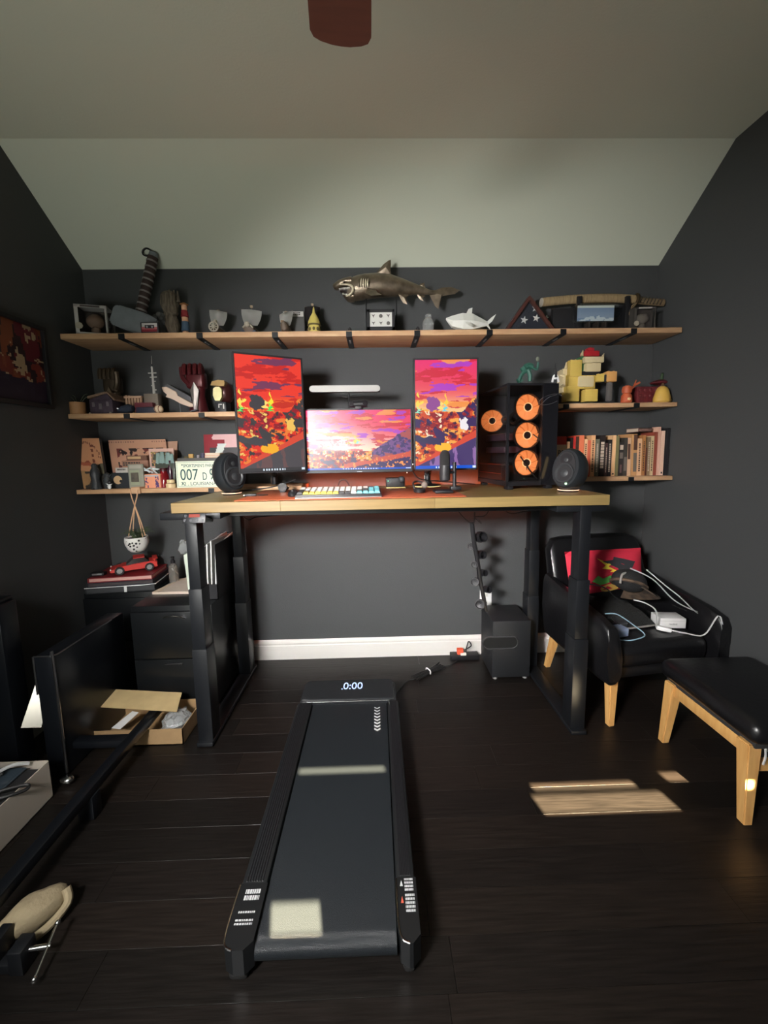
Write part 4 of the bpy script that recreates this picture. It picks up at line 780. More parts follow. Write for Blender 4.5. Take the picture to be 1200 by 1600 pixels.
bm = B(); M = Matrix.Translation((-1.585, -.158, 0)) @ Matrix.Rotation(R(8), 4, 'Z'); tube(bm, [M @ Vector((-.197, -.13, cz+.04)), M @ Vector((.12, -.131, cz+.04)), M @ Vector((.197, -.125, cz+.041)), M @ Vector((.197, .12, cz+.041))], .0028, 6, 0); box(bm, .02, .035, -.131, -.126, cz+.002, cz+.042, .001, M); obj('white_edge', bm, whitep, sb)
slab('album', 'dark navy album second from the bottom of the stack under toy car', cz+.042, cz+.068, .01, mat('album_navy', (.02, .018, .03), .5), mat('pages_dark', (.06, .05, .05), .8))
slab('album', 'red and white edged album on top of the stack under the toy car', cz+.069, cz+.098, 0, mat('album_red', S(130, 34, 40), .5), mat('pages_pink', S(205, 160, 150), .8))
tc = thing('toy_car', 'red brick built toy sports car with grey wheels on a stack of albums', 'toy car', (-1.55, -.16, cz+.099), R(32))
cr = mat('toy_red', S(206, 62, 56), .4); z0 = 0
bm = B()
prism(bm, [(-.125, -.055, .018), (.125, -.055, .018), (.125, -.055, .052), (.10, -.055, .060), (.02, -.055, .058), (-.06, -.055, .050), (-.125, -.055, .036)], (0, .11, 0)); bmesh.ops.bevel(bm, geom=list(bm.edges), offset=.003, segments=1, affect='EDGES'); bd_ = obj('body', bm, cr, tc, local=True, smooth=False)
bm = B(); prism(bm, [(-.045, -.046, .050), (.085, -.046, .056), (.055, -.042, .088), (-.005, -.042, .086)], (0, .088, 0)); obj('cabin_glass', bm, mat('tinted_black', (.02, .012, .012), .15), tc, local=True, smooth=False)
bm = B(); box(bm, -.004, .058, -.043, .047, .0865, .0925, .002); box(bm, .10, .128, -.055, .055, .070, .075, .002); box(bm, .108, .116, -.04, -.034, .055, .072); box(bm, .108, .116, .034, .04, .055, .072)
for k in range(3): box(bm, -.129, -.12, -.045+.03*k, -.02+.03*k, .022, .032, .001)
for k in range(4): box(bm, -.10+.018*k, -.09+.018*k, -.03, .03, .041+.0025*k, .045+.0025*k, .001)
obj('roof_and_wing', bm, cr, bd_, local=True, smooth=False)
for wx in (-.078, .080):
    for wy in (-.056, .056):
        bm = B(); lathe(bm, [(.012, -.009), (.024, -.009), (.0255, -.006), (.0255, .006), (.024, .009), (.012, .009)], (0, 0, 0), 18, Matrix.Translation((wx, wy, .0257)) @ Matrix.Rotation(math.pi/2, 4, 'X')); wh = obj('wheel', bm, rubber, tc, local=True)
        bm = B(); lathe(bm, [(.001, -.010), (.016, -.0095), (.016, .0095), (.001, .010)], (0, 0, 0), 8, Matrix.Translation((wx, wy, .0257)) @ Matrix.Rotation(math.pi/2, 4, 'X')); obj('wheel_rim', bm, silver, wh, local=True, smooth=False)
for s in (-1, 1):
    bm = B(); box(bm, -.127, -.120, s*.045-.010, s*.045+.010, .034, .042, .002); obj('headlight', bm, mat('headlight_white', (.7, .65, .6), .3), bd_, local=True)
sc_ = thing('small_gadget', 'small black gadget lying left of the toy car on the album stack', 'gadget', (-1.725, -.245, cz+.099), R(5)); bm = B(); box(bm, -.03, .045, -.02, .02, 0, .022, .004); obj('body', bm, blackp, sc_, local=True); bm = B(); box(bm, -.02, .035, -.021, -.019, .006, .016, .001); obj('front_panel', bm, silver, sc_, local=True)
sbt = thing('spray_bottle', 'clear spray bottle with black nozzle standing beside the toy car', 'bottle', (-1.315, -.145, cz))
q = (-1.315, -.145, cz+.001); bm = B(); lathe(bm, [(.026, 0), (.028, .004), (.028, .105), (.022, .125), (.012, .134), (.012, .142)], q, 20); obj('bottle_body', bm, mat('clear_plastic', (.8, .78, .74), .08, trans=.85), sbt)
bm = B(); lathe(bm, [(.0275, 0), (.0275, .001), (.0275, .085)], (q[0], q[1], q[2]+.02), 20, cap=False); obj('label', bm, glass('label_film', (.85, .75, .65)), sbt)
bm = B(); lathe(bm, [(.014, .138), (.014, .155), (.008, .158), (.008, .170), (.011, .172), (.011, .182), (.004, .184)], q, 16); box(bm, q[0]-.016, q[0]+.002, q[1]-.004, q[1]+.004, q[2]+.172, q[2]+.180, .002); obj('nozzle', bm, blackp, sbt)
# hanging planter
hp = thing('hanging_planter', 'white speckled egg shaped pot with grass hanging from the low left shelf', 'planter', W(215, 862, -.275))
PY = -.275
def plathe(prof, cx, Y, n=24, sy=1):        # (half width px, py) list, revolved about the vertical through cx
    k = K(Y); zs_ = [W(cx, py, Y) for _, py in prof]; c = zs_[0]
    b_ = B(); lathe(b_, [(h*k, z.z-c.z) for (h, _), z in zip(prof, zs_)], c, n, sy=sy); return b_
obj('pot', plathe([(4, 862.5), (9, 861), (13, 857), (16, 850), (16.8, 845), (16.2, 838.5), (14.8, 838.5), (15, 844)], 215.3, PY), mat('white_ceramic', (.72, .70, .66), .35), hp)
bm = B()
for px, py, r in ((202, 843, 1.1), (207, 843, .8), (213, 846, 1.5), (214, 850, 1.4), (211, 848, 1.2), (225, 842, 1.5), (222, 846, 1.6), (226, 847, 1.1), (219, 849, 1.6), (222, 852, 1.2), (218, 855, 1.5), (221, 858, 1.1), (217, 845, 1.3)):
    c = W(215.3, py, PY); rr = 16.9*K(PY)*(1 if py < 852 else .86); dx = (px-215.3)*K(PY); q = Vector((c.x+dx, c.y-math.sqrt(max(rr*rr-dx*dx, 1e-6)), c.z)); sph(bm, q, r*K(PY)*1.05, 8)
obj('painted_dots', bm, mat('black_paint', (.02, .02, .02), .5), hp)
bm = B(); c = W(215.3, 840, PY); rnd = random.Random(5)
for k in range(60):
    a_ = rnd.uniform(0, 6.28); l_ = rnd.uniform(.03, .075); s0 = c+Vector((math.cos(a_)*.03*rnd.random(), math.sin(a_)*.03*rnd.random(), 0)); tube(bm, [s0, s0+Vector((math.cos(a_)*.018, math.sin(a_)*.018, l_*.7)), s0+Vector((math.cos(a_)*(.03+.05*rnd.random()), math.sin(a_)*.05, l_*rnd.uniform(.5, 1)))], lambda t: .0022*(1-.8*t), 4, 2)
tube(bm, [c, W(200, 834, PY), W(190, 835, PY), W(185, 839, PY)], lambda t: .002*(1-.5*t), 4, 3)
o = obj('grass', bm, mat('grass_green', S(62, 76, 48), .7), hp); o['kind'] = 'stuff'
o = obj('soil', plathe([(14.5, 841), (14.5, 840.4)], 215.3, PY), mat('soil', (.03, .022, .015), .95), hp)
crd = mat('tan_cord', S(205, 165, 130), .8)
for pts in ([(203, 765), (206, 778), (210.5, 790), (220, 815), (227, 837)], [(215, 765), (214, 776), (210.5, 790), (205, 815), (201, 838)], [(210.5, 790), (209, 812), (207.5, 839)], [(210.5, 790), (217, 812), (223, 839)]):
    obj('cord', tube(B(), [W(x, y_, PY-.004*(i_ % 2)) for i_, (x, y_) in enumerate(pts)], .0032, 6, 3), crd, hp)
bm = B(); q = W(212, 761, -.265); box(bm, q.x-.026, q.x+.026, -.272, -.255, Z3L-.028, Z3L+.012, .004); box(bm, q.x-.026, q.x+.026, -.268, -.20, Z3L+.0005, Z3L+.010, .003); obj('hook_strap', bm, crd, hp)

# ------------------------------------------------------------------ left foreground
em = thing('exercise_machine', 'black metal machine with upright post, mirror bright plate and long rail', 'machine', (-1.4, -.95, 0))
mg = mat('machine_black', (.005, .006, .008), .28)
bm = B(); box(bm, -1.505, -1.418, -.975, -.50, 0.001, .575, .010); pd = obj('side_pedestal', bm, mg, em)
bm = B(); tube(bm, [(-1.419, -.9755, .02), (-1.419, -.9755, .555), (-1.425, -.9755, .573)], .006, 6, 2); tube(bm, [(-1.503, -.974, .574), (-1.425, -.974, .574), (-1.418, -.95, .573), (-1.418, -.6, .573)], .0035, 6, 0); tube(bm, [(-1.504, -.9755, .574), (-1.504, -.9755, .40)], .004, 6, 0); obj('chrome_edge', bm, mat('worn_steel_edge', (.35, .35, .36), .3, 1), pd)
bm = B(); sph(bm, (-1.385, -1.02, .025), (.03, .022, .016)); obj('pedal_knob', bm, chrome, em)
bm = B(); box(bm, -1.75, -1.61, -.99, -.90, .001, .815, .012); box(bm, -1.74, -1.62, -.985, -.905, .815, .832, .006); up = obj('upright_post', bm, mg, em)
bm = B(); box(bm, -1.70, -1.66, -.9915, -.989, .40, .46, .002); obj('post_latch', bm, darkp, up)
pyf = lambda x, z: (x, -.93+(.45*(x+1.55)+.475*(z-.34))/.73, z)
bm = B(); prism(bm, [pyf(-1.575, .26), pyf(-1.512, .24), pyf(-1.512, .50), pyf(-1.575, .47)], (0, .012, 0)); obj('mirror_plate', bm, mat('mirror_bright_steel', (.07, .068, .058), .25, 1), em, smooth=False)
ra, rb_ = WZ(256, 1098, .135), WZ(66, 1322, .135); rx = (ra.x+rb_.x)/2
bm = B(); box(bm, rx-.045, rx, -1.64, ra.y, .095, .135, .006); obj('long_rail', bm, mg, em)
bm = B(); box(bm, -1.45, rx-.02, -.93, -.88, .095, .13, .006); obj('cross_bar', bm, mg, em)
bm = B(); box(bm, rx-.06, rx+.005, -1.20, -1.15, .001, .10, .006); obj('rail_foot', bm, mg, em)
wx = thing('white_carton', 'open white box full of cables and a tablet at the left edge', 'box', (-1.6, -1.30, 0))
bm = B(); X0, X1, Y0, Y1, H = -1.79, -1.40, -1.50, -1.075, .165
for a in ((X1-.004, X1, Y0, Y1), (X0, X0+.004, Y0, Y1), (X0, X1, Y0, Y0+.004), (X0, X1, Y1-.004, Y1)): box(bm, *a, 0.001, H)
box(bm, X0, X1, Y0, Y1, .001, .005); obj('carton', bm, mat('white_carton_card', S(196, 186, 172), .7), wx, smooth=False)
tb = thing('tablet', 'grey blue tablet lying on the cables in the white box', 'tablet', (-1.62, -1.25, .15)); bm = B(); box(bm, -1.70, -1.47, -1.36, -1.10, .150, .159, .004); obj('shell', bm, mat('tablet_slate', (.06, .08, .10), .25), tb)
bm = B(); box(bm, -1.692, -1.478, -1.352, -1.108, .1592, .1598); obj('screen', bm, mat('tablet_glass', (.05, .07, .09), .12), tb, smooth=False)
bm = B(); box(bm, X0+.02, X1-.02, Y0+.02, Y1-.02, .006, .148, .01); obj('packing_foam', bm, mat('dark_packing', (.02, .02, .022), .9), wx)
for lab, m, pts in (('black cable heaped on the tablet in the white box', rubber, [(-1.66, -1.22, .166), (-1.58, -1.16, .20), (-1.53, -1.20, .18), (-1.56, -1.28, .17), (-1.64, -1.27, .19), (-1.60, -1.18, .185), (-1.52, -1.15, .175)]), ('black cable looping over the edge of the white box', rubber, [(-1.68, -1.30, .168), (-1.55, -1.28, .172), (-1.45, -1.24, .18), (-1.385, -1.20, .168), (-1.375, -1.215, .160), (-1.42, -1.26, .172), (-1.52, -1.30, .170)]), ('glossy white cable twisted among the cables on the tablet', wcable, [(-1.64, -1.19, .168), (-1.57, -1.17, .176), (-1.51, -1.13, .19), (-1.475, -1.11, .185), (-1.46, -1.10, .175)])):
    solo('cable', tube(B(), pts, .0062 if m == rubber else .007), m, lab, 'cable')
cbx = thing('cardboard_box', 'open brown cardboard box with raised flap on the floor before the cabinet', 'box', (-1.22, -.68, 0))
card = mat('brown_cardboard', S(150, 122, 86), .8, noise=.08, nscale=20)
a, b = WZ(152, 1163, 0), WZ(291, 1165, 0); X0, X1, Y0, Y1, H = -1.44, -.985, -.80, -.56, .085
bm = B()
for q in ((X1-.004, X1, Y0, Y1), (X0, X0+.004, Y0, Y1), (X0, X1, Y0, Y0+.004), (X0, X1, Y1-.004, Y1)): box(bm, *q, .001, H)
box(bm, X0, X1, Y0, Y1, .001, .005); obj('tray', bm, card, cbx, smooth=False)
fa, fb, fc, fd = W(147, 1104, -.74), W(276, 1112, -.74), W(284, 1082, -.62), W(158, 1076, -.62)
bm = B(); prism(bm, [fa, fb, fc, fd], (0, .002, -.004)); obj('flap', bm, mat('pale_cardboard', S(178, 156, 112), .8, noise=.08, nscale=15), cbx, smooth=False)
bm = B(); sph(bm, (-1.063, -.70, .065), (.066, .075, .042), 16)
for v in bm.verts: v.co += Vector((random.uniform(-1, 1), random.uniform(-1, 1), random.uniform(-1, 1)))*.009
solo('plastic_wrap', bm, cling, 'crumpled clear plastic wrap inside the brown cardboard box', 'plastic wrap')
solo('paper_tag', prism(B(), [(-1.36, -.76, .07), (-1.31, -.77, .07), (-1.27, -.68, .095), (-1.31, -.67, .095)], (0, 0, .002)), mat('paper_white', (0, 0, 0)), 'small white paper slip lying in the brown cardboard box', 'paper', smooth=False)
bg = thing('cloth_bag', 'tan canvas bag slumped on the floor at the left edge', 'bag', (-1.12, -1.52, 0))
Mb = Matrix.Translation((-1.078, -1.545, .05)) @ Matrix.Rotation(R(50), 4, 'Z')
bm = B(); sph(bm, (0, 0, 0), (.095, .045, .05), 22)
for v in bm.verts: v.co += v.co.normalized()*.018*(float(fbm(np.array([v.co.x*18.+5]), np.array([v.co.y*30.+v.co.z*12+3]))[0])-.5)*2; v.co = Mb @ v.co; v.co.z = max(v.co.z, .002)
obj('bag_body', bm, mat('tan_canvas', S(150, 136, 108), .9, bump=.3, nscale=90), bg)
bm = B(); tube(bm, [Mb @ Vector((.08, -.02, .02)), Mb @ Vector((.075, -.045, -.01)), Mb @ Vector((.02, -.062, -.025)), Mb @ Vector((-.05, -.058, -.03))], .012, 8); obj('bag_strap', bm, mat('tan_canvas', (0, 0, 0)), bg)
cp = thing('table_clamp', 'black desk clamp with a bright steel tee handle lying on the floor', 'clamp', (-.98, -1.64, 0))
bm = B(); box(bm, -1.10, -1.02, -1.66, -1.62, .001, .03, .004); box(bm, -1.11, -1.08, -1.66, -1.60, .001, .09, .004); box(bm, -1.045, -1.005, -1.665, -1.615, .001, .075, .004); obj('clamp_frame', bm, black, cp)
bm = B(); cyl(bm, (-1.02, -1.64, .052), (-.955, -1.628, .046), .006); obj('screw', bm, chrome, cp)
bm = B(); cyl(bm, (-.968, -1.585, .062), (-.950, -1.690, .030), .0042); sph(bm, (-.968, -1.585, .062), .008, 10); sph(bm, (-.950, -1.690, .030), .008, 10); obj('tee_handle', bm, chrome, cp)

# picture on the left wall
pf = thing('framed_picture', 'dark framed picture in maroon and brown shapes hanging on the left wall', 'picture', (XL+.02, -.52, 1.70))
PY0, PY1, PZ0, PZ1 = -.80, -.362, 1.70, 2.135
bm = B(); fw = .022
for a in ((PY0, PY1, PZ0, PZ0+fw), (PY0, PY1, PZ1-fw, PZ1), (PY0, PY0+fw, PZ0+fw, PZ1-fw), (PY1-fw, PY1, PZ0+fw, PZ1-fw)): box(bm, XL+.001, XL+.026, a[0], a[1], a[2], a[3], .002)
box(bm, XL+.001, XL+.008, PY0, PY1, PZ0, PZ1); obj('frame', bm, blackp, pf, smooth=False)
def absart(u, v):
    c = full(u, (40, 24, 30)); n, n2 = fbm(u*3+40, v*3+8), fbm(u*6+4, v*2+60)
    c = mixc(c, (110, 44, 34), (n > .48)*1.); c = mixc(c, (120, 66, 40), (n2 > .56)*(v > .25)*1.); c = mixc(c, (90, 22, 34), (n2 < .40)*(v > .55)*1.); c = mixc(c, (160, 140, 110), (fbm(u*9+2, v*7+3) > .70)*1.); return mixc(c, (30, 26, 46), ((v < .28+.2*(n-.5)))*.9)
flat('art_panel', pf, (XL+.009, PY0+fw, PZ0+fw), (0, PY1-PY0-2*fw, 0), (0, 0, PZ1-PZ0-2*fw), 48, 48, absart, vcol('print', 0, .35))

# ------------------------------------------------------------------ top shelf
ZREF = ZT+.05
printm = vcol('print', 0, .45)
def fth(name, label, cat, px, Y, z, group=None): q = W(px, 520, Y); return thing(name, label, cat, (q.x, Y, z), 0, group)
def flathe(px, zb, Y, prof, n=20, sy=1):      # standing on zb: (half width in photo px, height fraction) with total height up to py
    k = K(Y); c = Vector((XZ(px, Y), Y, zb)); b_ = B(); lathe(b_, [(h*k, z) for h, z in prof], c, n, sy=sy); return b_
def xz(px, py, Y): q = W(px, py, Y); return q.x, q.z
# windowed toy box
def windowbox(label, x1, x2, yt, Y, zb, dep, rz, blob, wm=None):
    a = W(x1, yt, Y); b = W(x2, yt, Y); w = b.x-a.x; h = a.z-zb; t = thing('boxed_toy', label, 'boxed toy', ((a.x+b.x)/2, Y+dep/2, zb), R(rz))
    f = w*.10; wm = wm or mat('printed_card_white', (.42, .41, .39), .6); bm = B()
    box(bm, -w/2, -w/2+f*1.2, -dep/2, -dep/2+.003, 0, h); box(bm, w/2-f*.6, w/2, -dep/2, -dep/2+.003, 0, h); box(bm, -w/2, w/2, -dep/2, -dep/2+.003, h-f, h); box(bm, -w/2, w/2, -dep/2, -dep/2+.003, 0, f)
    box(bm, -w/2, -w/2+.003, -dep/2, dep/2, 0, h); box(bm, -w/2, w/2, -dep/2, dep/2, 0, .003); box(bm, -w/2, w/2, dep/2-.003, dep/2, 0, h); box(bm, w/2-.003, w/2, dep/2-.02, dep/2, 0, h); box(bm, w/2-.003, w/2, -dep/2, -dep/2+.012, 0, h); box(bm, -w/2, w/2, -dep/2, dep/2, h-.003, h)
    obj('carton', bm, wm, t, local=True, smooth=False)
    bm = B(); box(bm, -w/2+.004, w/2-.006, dep/2-.008, dep/2-.004, .004, h-.004); box(bm, -w/2+.004, -w/2+.008, -dep/2+.006, dep/2-.008, .004, h-.004); box(bm, -w/2+.008, w/2-.006, -dep/2+.006, dep/2-.008, .0035, .006); obj('inner_tray', bm, mat('tray_dark_brown', (.045, .036, .030), .8), t, local=True, smooth=False)
    bm = B(); box(bm, -w/2+f, w/2-f*.5, -dep/2+.001, -dep/2+.0018, f, h-f); box(bm, w/2-.002, w/2-.0012, -dep/2+.01, dep/2-.02, 0.004, h-.004); obj('window', bm, glass('clear_film'), t, local=True, smooth=False)
    bm = B(); box(bm, -w*.3, w*.3, -dep/2-.001, -dep/2, h-f*.85, h-f*.25); obj('print_band', bm, mat('print_dark', (.06, .05, .045), .6) if rz > 0 else mat('print_pale', (.40, .38, .33), .6), t, local=True, smooth=False)
    bm = B(); lathe(bm, [(f*1.2, 0), (f*1.2, .002)], (0, 0, 0), 8, Matrix.Translation((-w/2+f*1.2, -dep/2-.001, h*.30)) @ Matrix.Rotation(math.pi/2, 4, 'X')); obj('print_badge', bm, mat('printed_card_tan', (.34, .31, .24), .6), t, local=True, smooth=False)
    bm = B(); sph(bm, (.0, 0, h*.56), (w*.29, dep*.3, h*.24), 14); sph(bm, (0, 0, h*.24), (w*.15, dep*.2, h*.17), 12)
    for v in bm.verts: v.co += Vector((0, 0, .012*(float(fbm(np.array([v.co.x*60.]), np.array([v.co.y*60.+9]))[0])-.5)))
    obj('toy', bm, blob, t, local=True); return t
windowbox('white edged window box with a brown toy at the left end of the top shelf', 113, 158, 476, -.22, ZT, .12, 14, mat('brown_toy', (.16, .10, .065), .7))
hm = thing('toy_hammer', 'grey square headed toy hammer with a brown banded handle on top shelf', 'hammer', (W(215, 510, -.12).x, -.12, ZT))
stone = mat('hammer_grey', S(118, 124, 128), .55, noise=.1, nscale=20); a = [W(x, y, -.17) for x, y in ((169, 502), (176, 477), (184, 475.5), (228, 489), (246, 499.5), (244, 521), (240, 527), (228, 527), (177, 508))]
bm = B(); prism(bm, a, (0, .11, 0)); bmesh.ops.bevel(bm, geom=list(bm.edges), offset=.008, segments=2, affect='EDGES')
lo = min(v.co.z for v in bm.verts); 
for v in bm.verts: v.co.z += max(0, ZT+.0005-lo)*(1 if v.co.z < ZT+.0005 else .0)
for v in bm.verts: v.co.z = max(v.co.z, ZT+.0005)
obj('head', bm, stone, hm)
h0, h1 = W(220, 490, -.115), W(239, 402, -.09); dv = (h1-h0); bm = B(); cyl(bm, h0-dv*.05, h1, .0290, .0285, 18); obj('handle', bm, mat('handle_leather', S(58, 42, 38), .7), hm)
for k in range(9):
    bm = B(); q = h0+dv*(.04+.108*k); cyl(bm, q, q+dv*.028, .0312, n=18); obj('handle_band', bm, mat('handle_band_grey', S(130, 124, 122), .6), hm)
bm = B(); cyl(bm, h1-dv*.02, h1+dv*.075, .0265, .024, 18); obj('pommel', bm, stone, hm)
bm = B(); tube(bm, [W(242, 402, -.09), W(237, 393, -.10), W(229, 388, -.10), W(223, 392, -.10), W(224, 398, -.09), W(231, 400, -.085), W(238, 398, -.08), W(243, 405, -.08)], .005, 6); obj('wrist_loop', bm, rubber, hm)
ct = fth('cassette_box', 'small black cassette with white and red stripes in front of the hammer', 'cassette', 233, -.245, ZT); bm = B(); fbox(bm, 219, 247, 503.5, ZT, -.245, -.225, .002); obj('case', bm, blackp, ct)
for y1, y2, m in ((505, 511, mat('label_white', (.5, .49, .46), .6)), (511, 514.5, mat('label_pink', S(190, 110, 110), .6)), (514.5, 519, mat('label_red', S(120, 24, 36), .6))):
    bm = B(); p, q = W(221, y1, -.2455), W(245.5, min(y2, 518), -.2455); box(bm, p.x, q.x, -.2458, -.2448, q.z, p.z); obj('label_stripe', bm, m, ct, smooth=False)
bm = B(); p, q = W(226, 508, -.2462), W(241, 513, -.2462); box(bm, p.x, q.x, -.2464, -.2455, q.z, p.z, 0); obj('cassette_window', bm, rubber, ct, smooth=False)
for px in (229.5, 237.5): bm = B(); c = W(px, 510.5, -.247); cyl(bm, c, c+Vector((0, .002, 0)), .006); obj('reel', bm, silver, ct)
bark = mat('bark_wood', (.13, .105, .075), .9, noise=.5, nscale=30, stretch=(3, 3, .6), bump=1)
gw = fth('wood_carving', 'gnarled brown carved wooden post on the top shelf right of the hammer', 'carving', 269, -.12, ZT)
k = K(-.12); c = Vector((XZ(269, -.12), -.12, ZT)); bm = B(); H_ = W(269, 455, -.12).z-ZT
rs = []
for z, r_, dx in ((0, 5, 5), (.12, 7, 3), (.28, 9.5, 1), (.42, 8.5, 0), (.5, 7, 0), (.55, 9.5, 0), (.72, 11.5, -1), (.9, 11, -1), (.97, 8, -1), (1, 4, -1)):
    rs.append([bm.verts.new(c+Vector((dx*k+r_*k*(1+.22*math.sin(7*t+z*20))*math.cos(t), r_*k*.8*math.sin(t), z*H_))) for t in [2*math.pi*i/24 for i in range(24)]])
skin(bm, rs); obj('trunk', bm, bark, gw)
bm = B()
for px, h_ in ((259.5, 8), (265, 12), (272, 10), (277.5, 7)): q = W(px, 458, -.12); cyl(bm, q+Vector((0, 0, -.05)), q+Vector((0, 0, h_*k*.4)), .011, .004, 8)
obj('splinters', bm, bark, gw)
fo = fth('moss_cluster', 'grey lumpy ornament half hidden behind the cassette on the top shelf', 'ornament', 250, -.08, ZT); bm = B(); rnd = random.Random(2)
for q in range(9): p = W(243+rnd.uniform(0, 16), 492+rnd.uniform(-4, 14), -.08); sph(bm, (p.x, -.08+rnd.uniform(-.01, .01), max(p.z, ZT+.018)), .018, 8)
obj('lumps', bm, mat('grey_lump', (.10, .105, .10), .9), fo)
pg = fth('peg_figurine', 'slim wooden peg doll with straw, red, tan and blue bands on top shelf', 'figurine', 290, -.20, ZT)
kk = K(-.20); HH = W(290, 473, -.2).z-ZT; c = Vector((XZ(290, -.2), -.2, ZT))
for nm, z0, z1, r0, r1, m in (('base', 0, .12, 4, 4.5, mat('peg_tan', S(196, 150, 116), .6)), ('blue_band', .12, .42, 6, 5, mat('peg_blue', S(56, 78, 96), .6)), ('tan_band', .42, .56, 4.5, 4.5, mat('peg_tan', (0, 0, 0))), ('red_band', .56, .76, 5.5, 4.5, mat('peg_red', S(128, 36, 40), .6)), ('head', .77, .93, 3.8, 3.8, mat('peg_tan', (0, 0, 0))), ('straw_cap', .93, 1, 6, 2.5, mat('peg_straw', S(150, 104, 64), .8))):
    bm = B(); lathe(bm, [(r0*kk*.8, z0*HH), (r0*kk, z0*HH+.003), (r1*kk, z1*HH-.003), (r1*kk*.8, z1*HH)], c, 16); obj(nm, bm, m, pg)
def sailship(label, cx, x1, x2, yt, ym, Y, sailc, tilt=0, dark=False):
    t = fth('model_ship', label, 'model ship', cx, Y, ZT, 'model ships on the top shelf'); sm = mat('sail_'+sailc, {'white': (.50, .50, .47), 'dark': (.03, .025, .028)}[sailc], .8); k = K(Y)
    yb = 509; bm = B(); n = 8; rows = []
    for j in range(7):
        v = j/6; w_ = (x2-x1)/2*(1-.42*v**2.2); rows.append([bm.verts.new(W(cx+(2*i/n-1)*w_, yt+(yb-yt)*v+tilt*(i/n-.5)*(1-v), Y-.015)+Vector((0, -.034*math.sin(math.pi*i/n)*math.sin(math.pi*(.15+.8*v)), 0))) for i in range(n+1)])
    for j in range(6):
        for i in range(n): bm.faces.new((rows[j][i], rows[j][i+1], rows[j+1][i+1], rows[j+1][i]))
    bmesh.ops.solidify(bm, geom=bm.faces[:], thickness=.002); obj('sail', bm, sm, t)
    wood = mat('ship_wood', (.12, .085, .06), .6); bm = B(); q = W(cx, ym, Y); cyl(bm, (q.x, Y, ZT+.02), q, .003, .002, 8); p1, p2 = W(x1, yt-tilt*.5, Y-.01), W(x2, yt+tilt*.5, Y-.01); cyl(bm, p1, p2, .003, n=8); obj('mast', bm, wood, t)
    bm = B(); q = W(cx, ym+4, Y); lathe(bm, [(.006, 0), (.009, .004), (.009, .012)], q, 10); obj('crows_nest', bm, mat('ship_tan', (.35, .27, .18), .6), t)
    bm = B(); hx = XZ(cx, Y); hw = (x2-x1)*.30*k; loft(bm, [((hx, Y-.075, ZT+.052), (hw*.25, 0, 0), (0, 0, .008)), ((hx, Y-.06, ZT+.040), (hw*.8, 0, 0), (0, 0, .026)), ((hx, Y-.02, ZT+.032), (hw, 0, 0), (0, 0, .030)), ((hx, Y+.04, ZT+.034), (hw*.95, 0, 0), (0, 0, .032)), ((hx, Y+.07, ZT+.044), (hw*.7, 0, 0), (0, 0, .030))], 12); obj('hull', bm, wood, t)
    return t, hx, hw
t, hx, hw = sailship('small sailing ship model with a wheel shaped bow, leftmost ship on top shelf', 341, 327, 355, 486.5, 484, -.13, 'white', 4)
bm = B(); 
for k_ in range(8): a_ = k_*math.pi/4; cyl(bm, (hx+.004, -.21, ZT+.045), (hx+.004+.026*math.cos(a_), -.21, ZT+.045+.026*math.sin(a_)), .0035, n=6)
tube(bm, [(hx+.004+.026*math.cos(a_), -.21, ZT+.045+.026*math.sin(a_)) for a_ in [k_*math.pi/8 for k_ in range(17)]], .0045, 6, 0); sph(bm, (hx+.004, -.214, ZT+.045), .011, 10); obj('bow_wheel', bm, mat('bow_cream', (.42, .38, .30), .6), t)
bm = B(); sph(bm, (hx+.002, -.172, ZT+.085), .012, 10); obj('lantern', bm, mat('bow_cream', (0, 0, 0)), t)
t, hx, hw = sailship('white sailed ship model with a navy hull, second ship from the left', 393, 377, 409, 485, 477, -.13, 'white', 3)
bm = B(); sph(bm, (hx, -.212, ZT+.055), (.016, .02, .016), 12); tube(bm, [(hx-.03, -.20, ZT+.04), (hx, -.20, ZT+.062), (hx+.03, -.20, ZT+.04)], .005, 6); obj('figurehead', bm, mat('bow_cream', (0, 0, 0)), t)
bm = B(); box(bm, hx-hw*1.1, hx+hw*1.1, -.19, -.06, ZT+.018, ZT+.032, .006); obj('hull_band', bm, mat('hull_navy', S(46, 62, 78), .5), t)
t, hx, hw = sailship('small tilted white sailed ship model leaning against the clear card case', 447, 437, 458, 489, 486, -.17, 'white', -6)
bm = B(); box(bm, hx-.02, hx-.002, -.215, -.205, ZT+.02, ZT+.075, .002); obj('wooden_panel', bm, mat('bow_tan', S(150, 116, 84), .6), t)
cc_ = fth('card_case', 'grey clear display case with white top label behind the small ship', 'display case', 458, -.10, ZT); bm = B(); fbox(bm, 441, 475, 486, ZT, -.10, -.075, .001); obj('case', bm, mat('smoky_case', (.10, .10, .098), .2), cc_)
bm = B(); p, q = W(442, 487, -.1005), W(474, 494.5, -.1005); box(bm, p.x, q.x, -.1015, -.1, q.z, p.z); la = obj('label', bm, mat('label_white', (0, 0, 0)), cc_, smooth=False)
squig(la, (p.x+.03, -.1016, q.z+.006), (q.x-p.x-.045, 0, 0), (0, 0, .02), 2, mat('print_dark', (0, 0, 0)), 8)
t, hx, hw = sailship('black sailed ship model behind the yellow onion domed lantern', 488, 476, 500, 480, 474, -.07, 'dark', 0)
yl = fth('lantern', 'small yellow onion domed lantern on the top shelf left of the shark', 'lantern', 491, -.18, ZT); ym = mat('lantern_yellow', S(196, 178, 96), .5)
obj('dome', flathe(491, ZT, -.18, [(9.5, .055), (9, .072), (6, .10), (2.2, .125), (1, .155), (.3, .16)]), ym, yl); obj('lantern_body', flathe(491, ZT, -.18, [(5, 0), (8.5, .012), (9, .03), (8, .052)]), ym, yl)
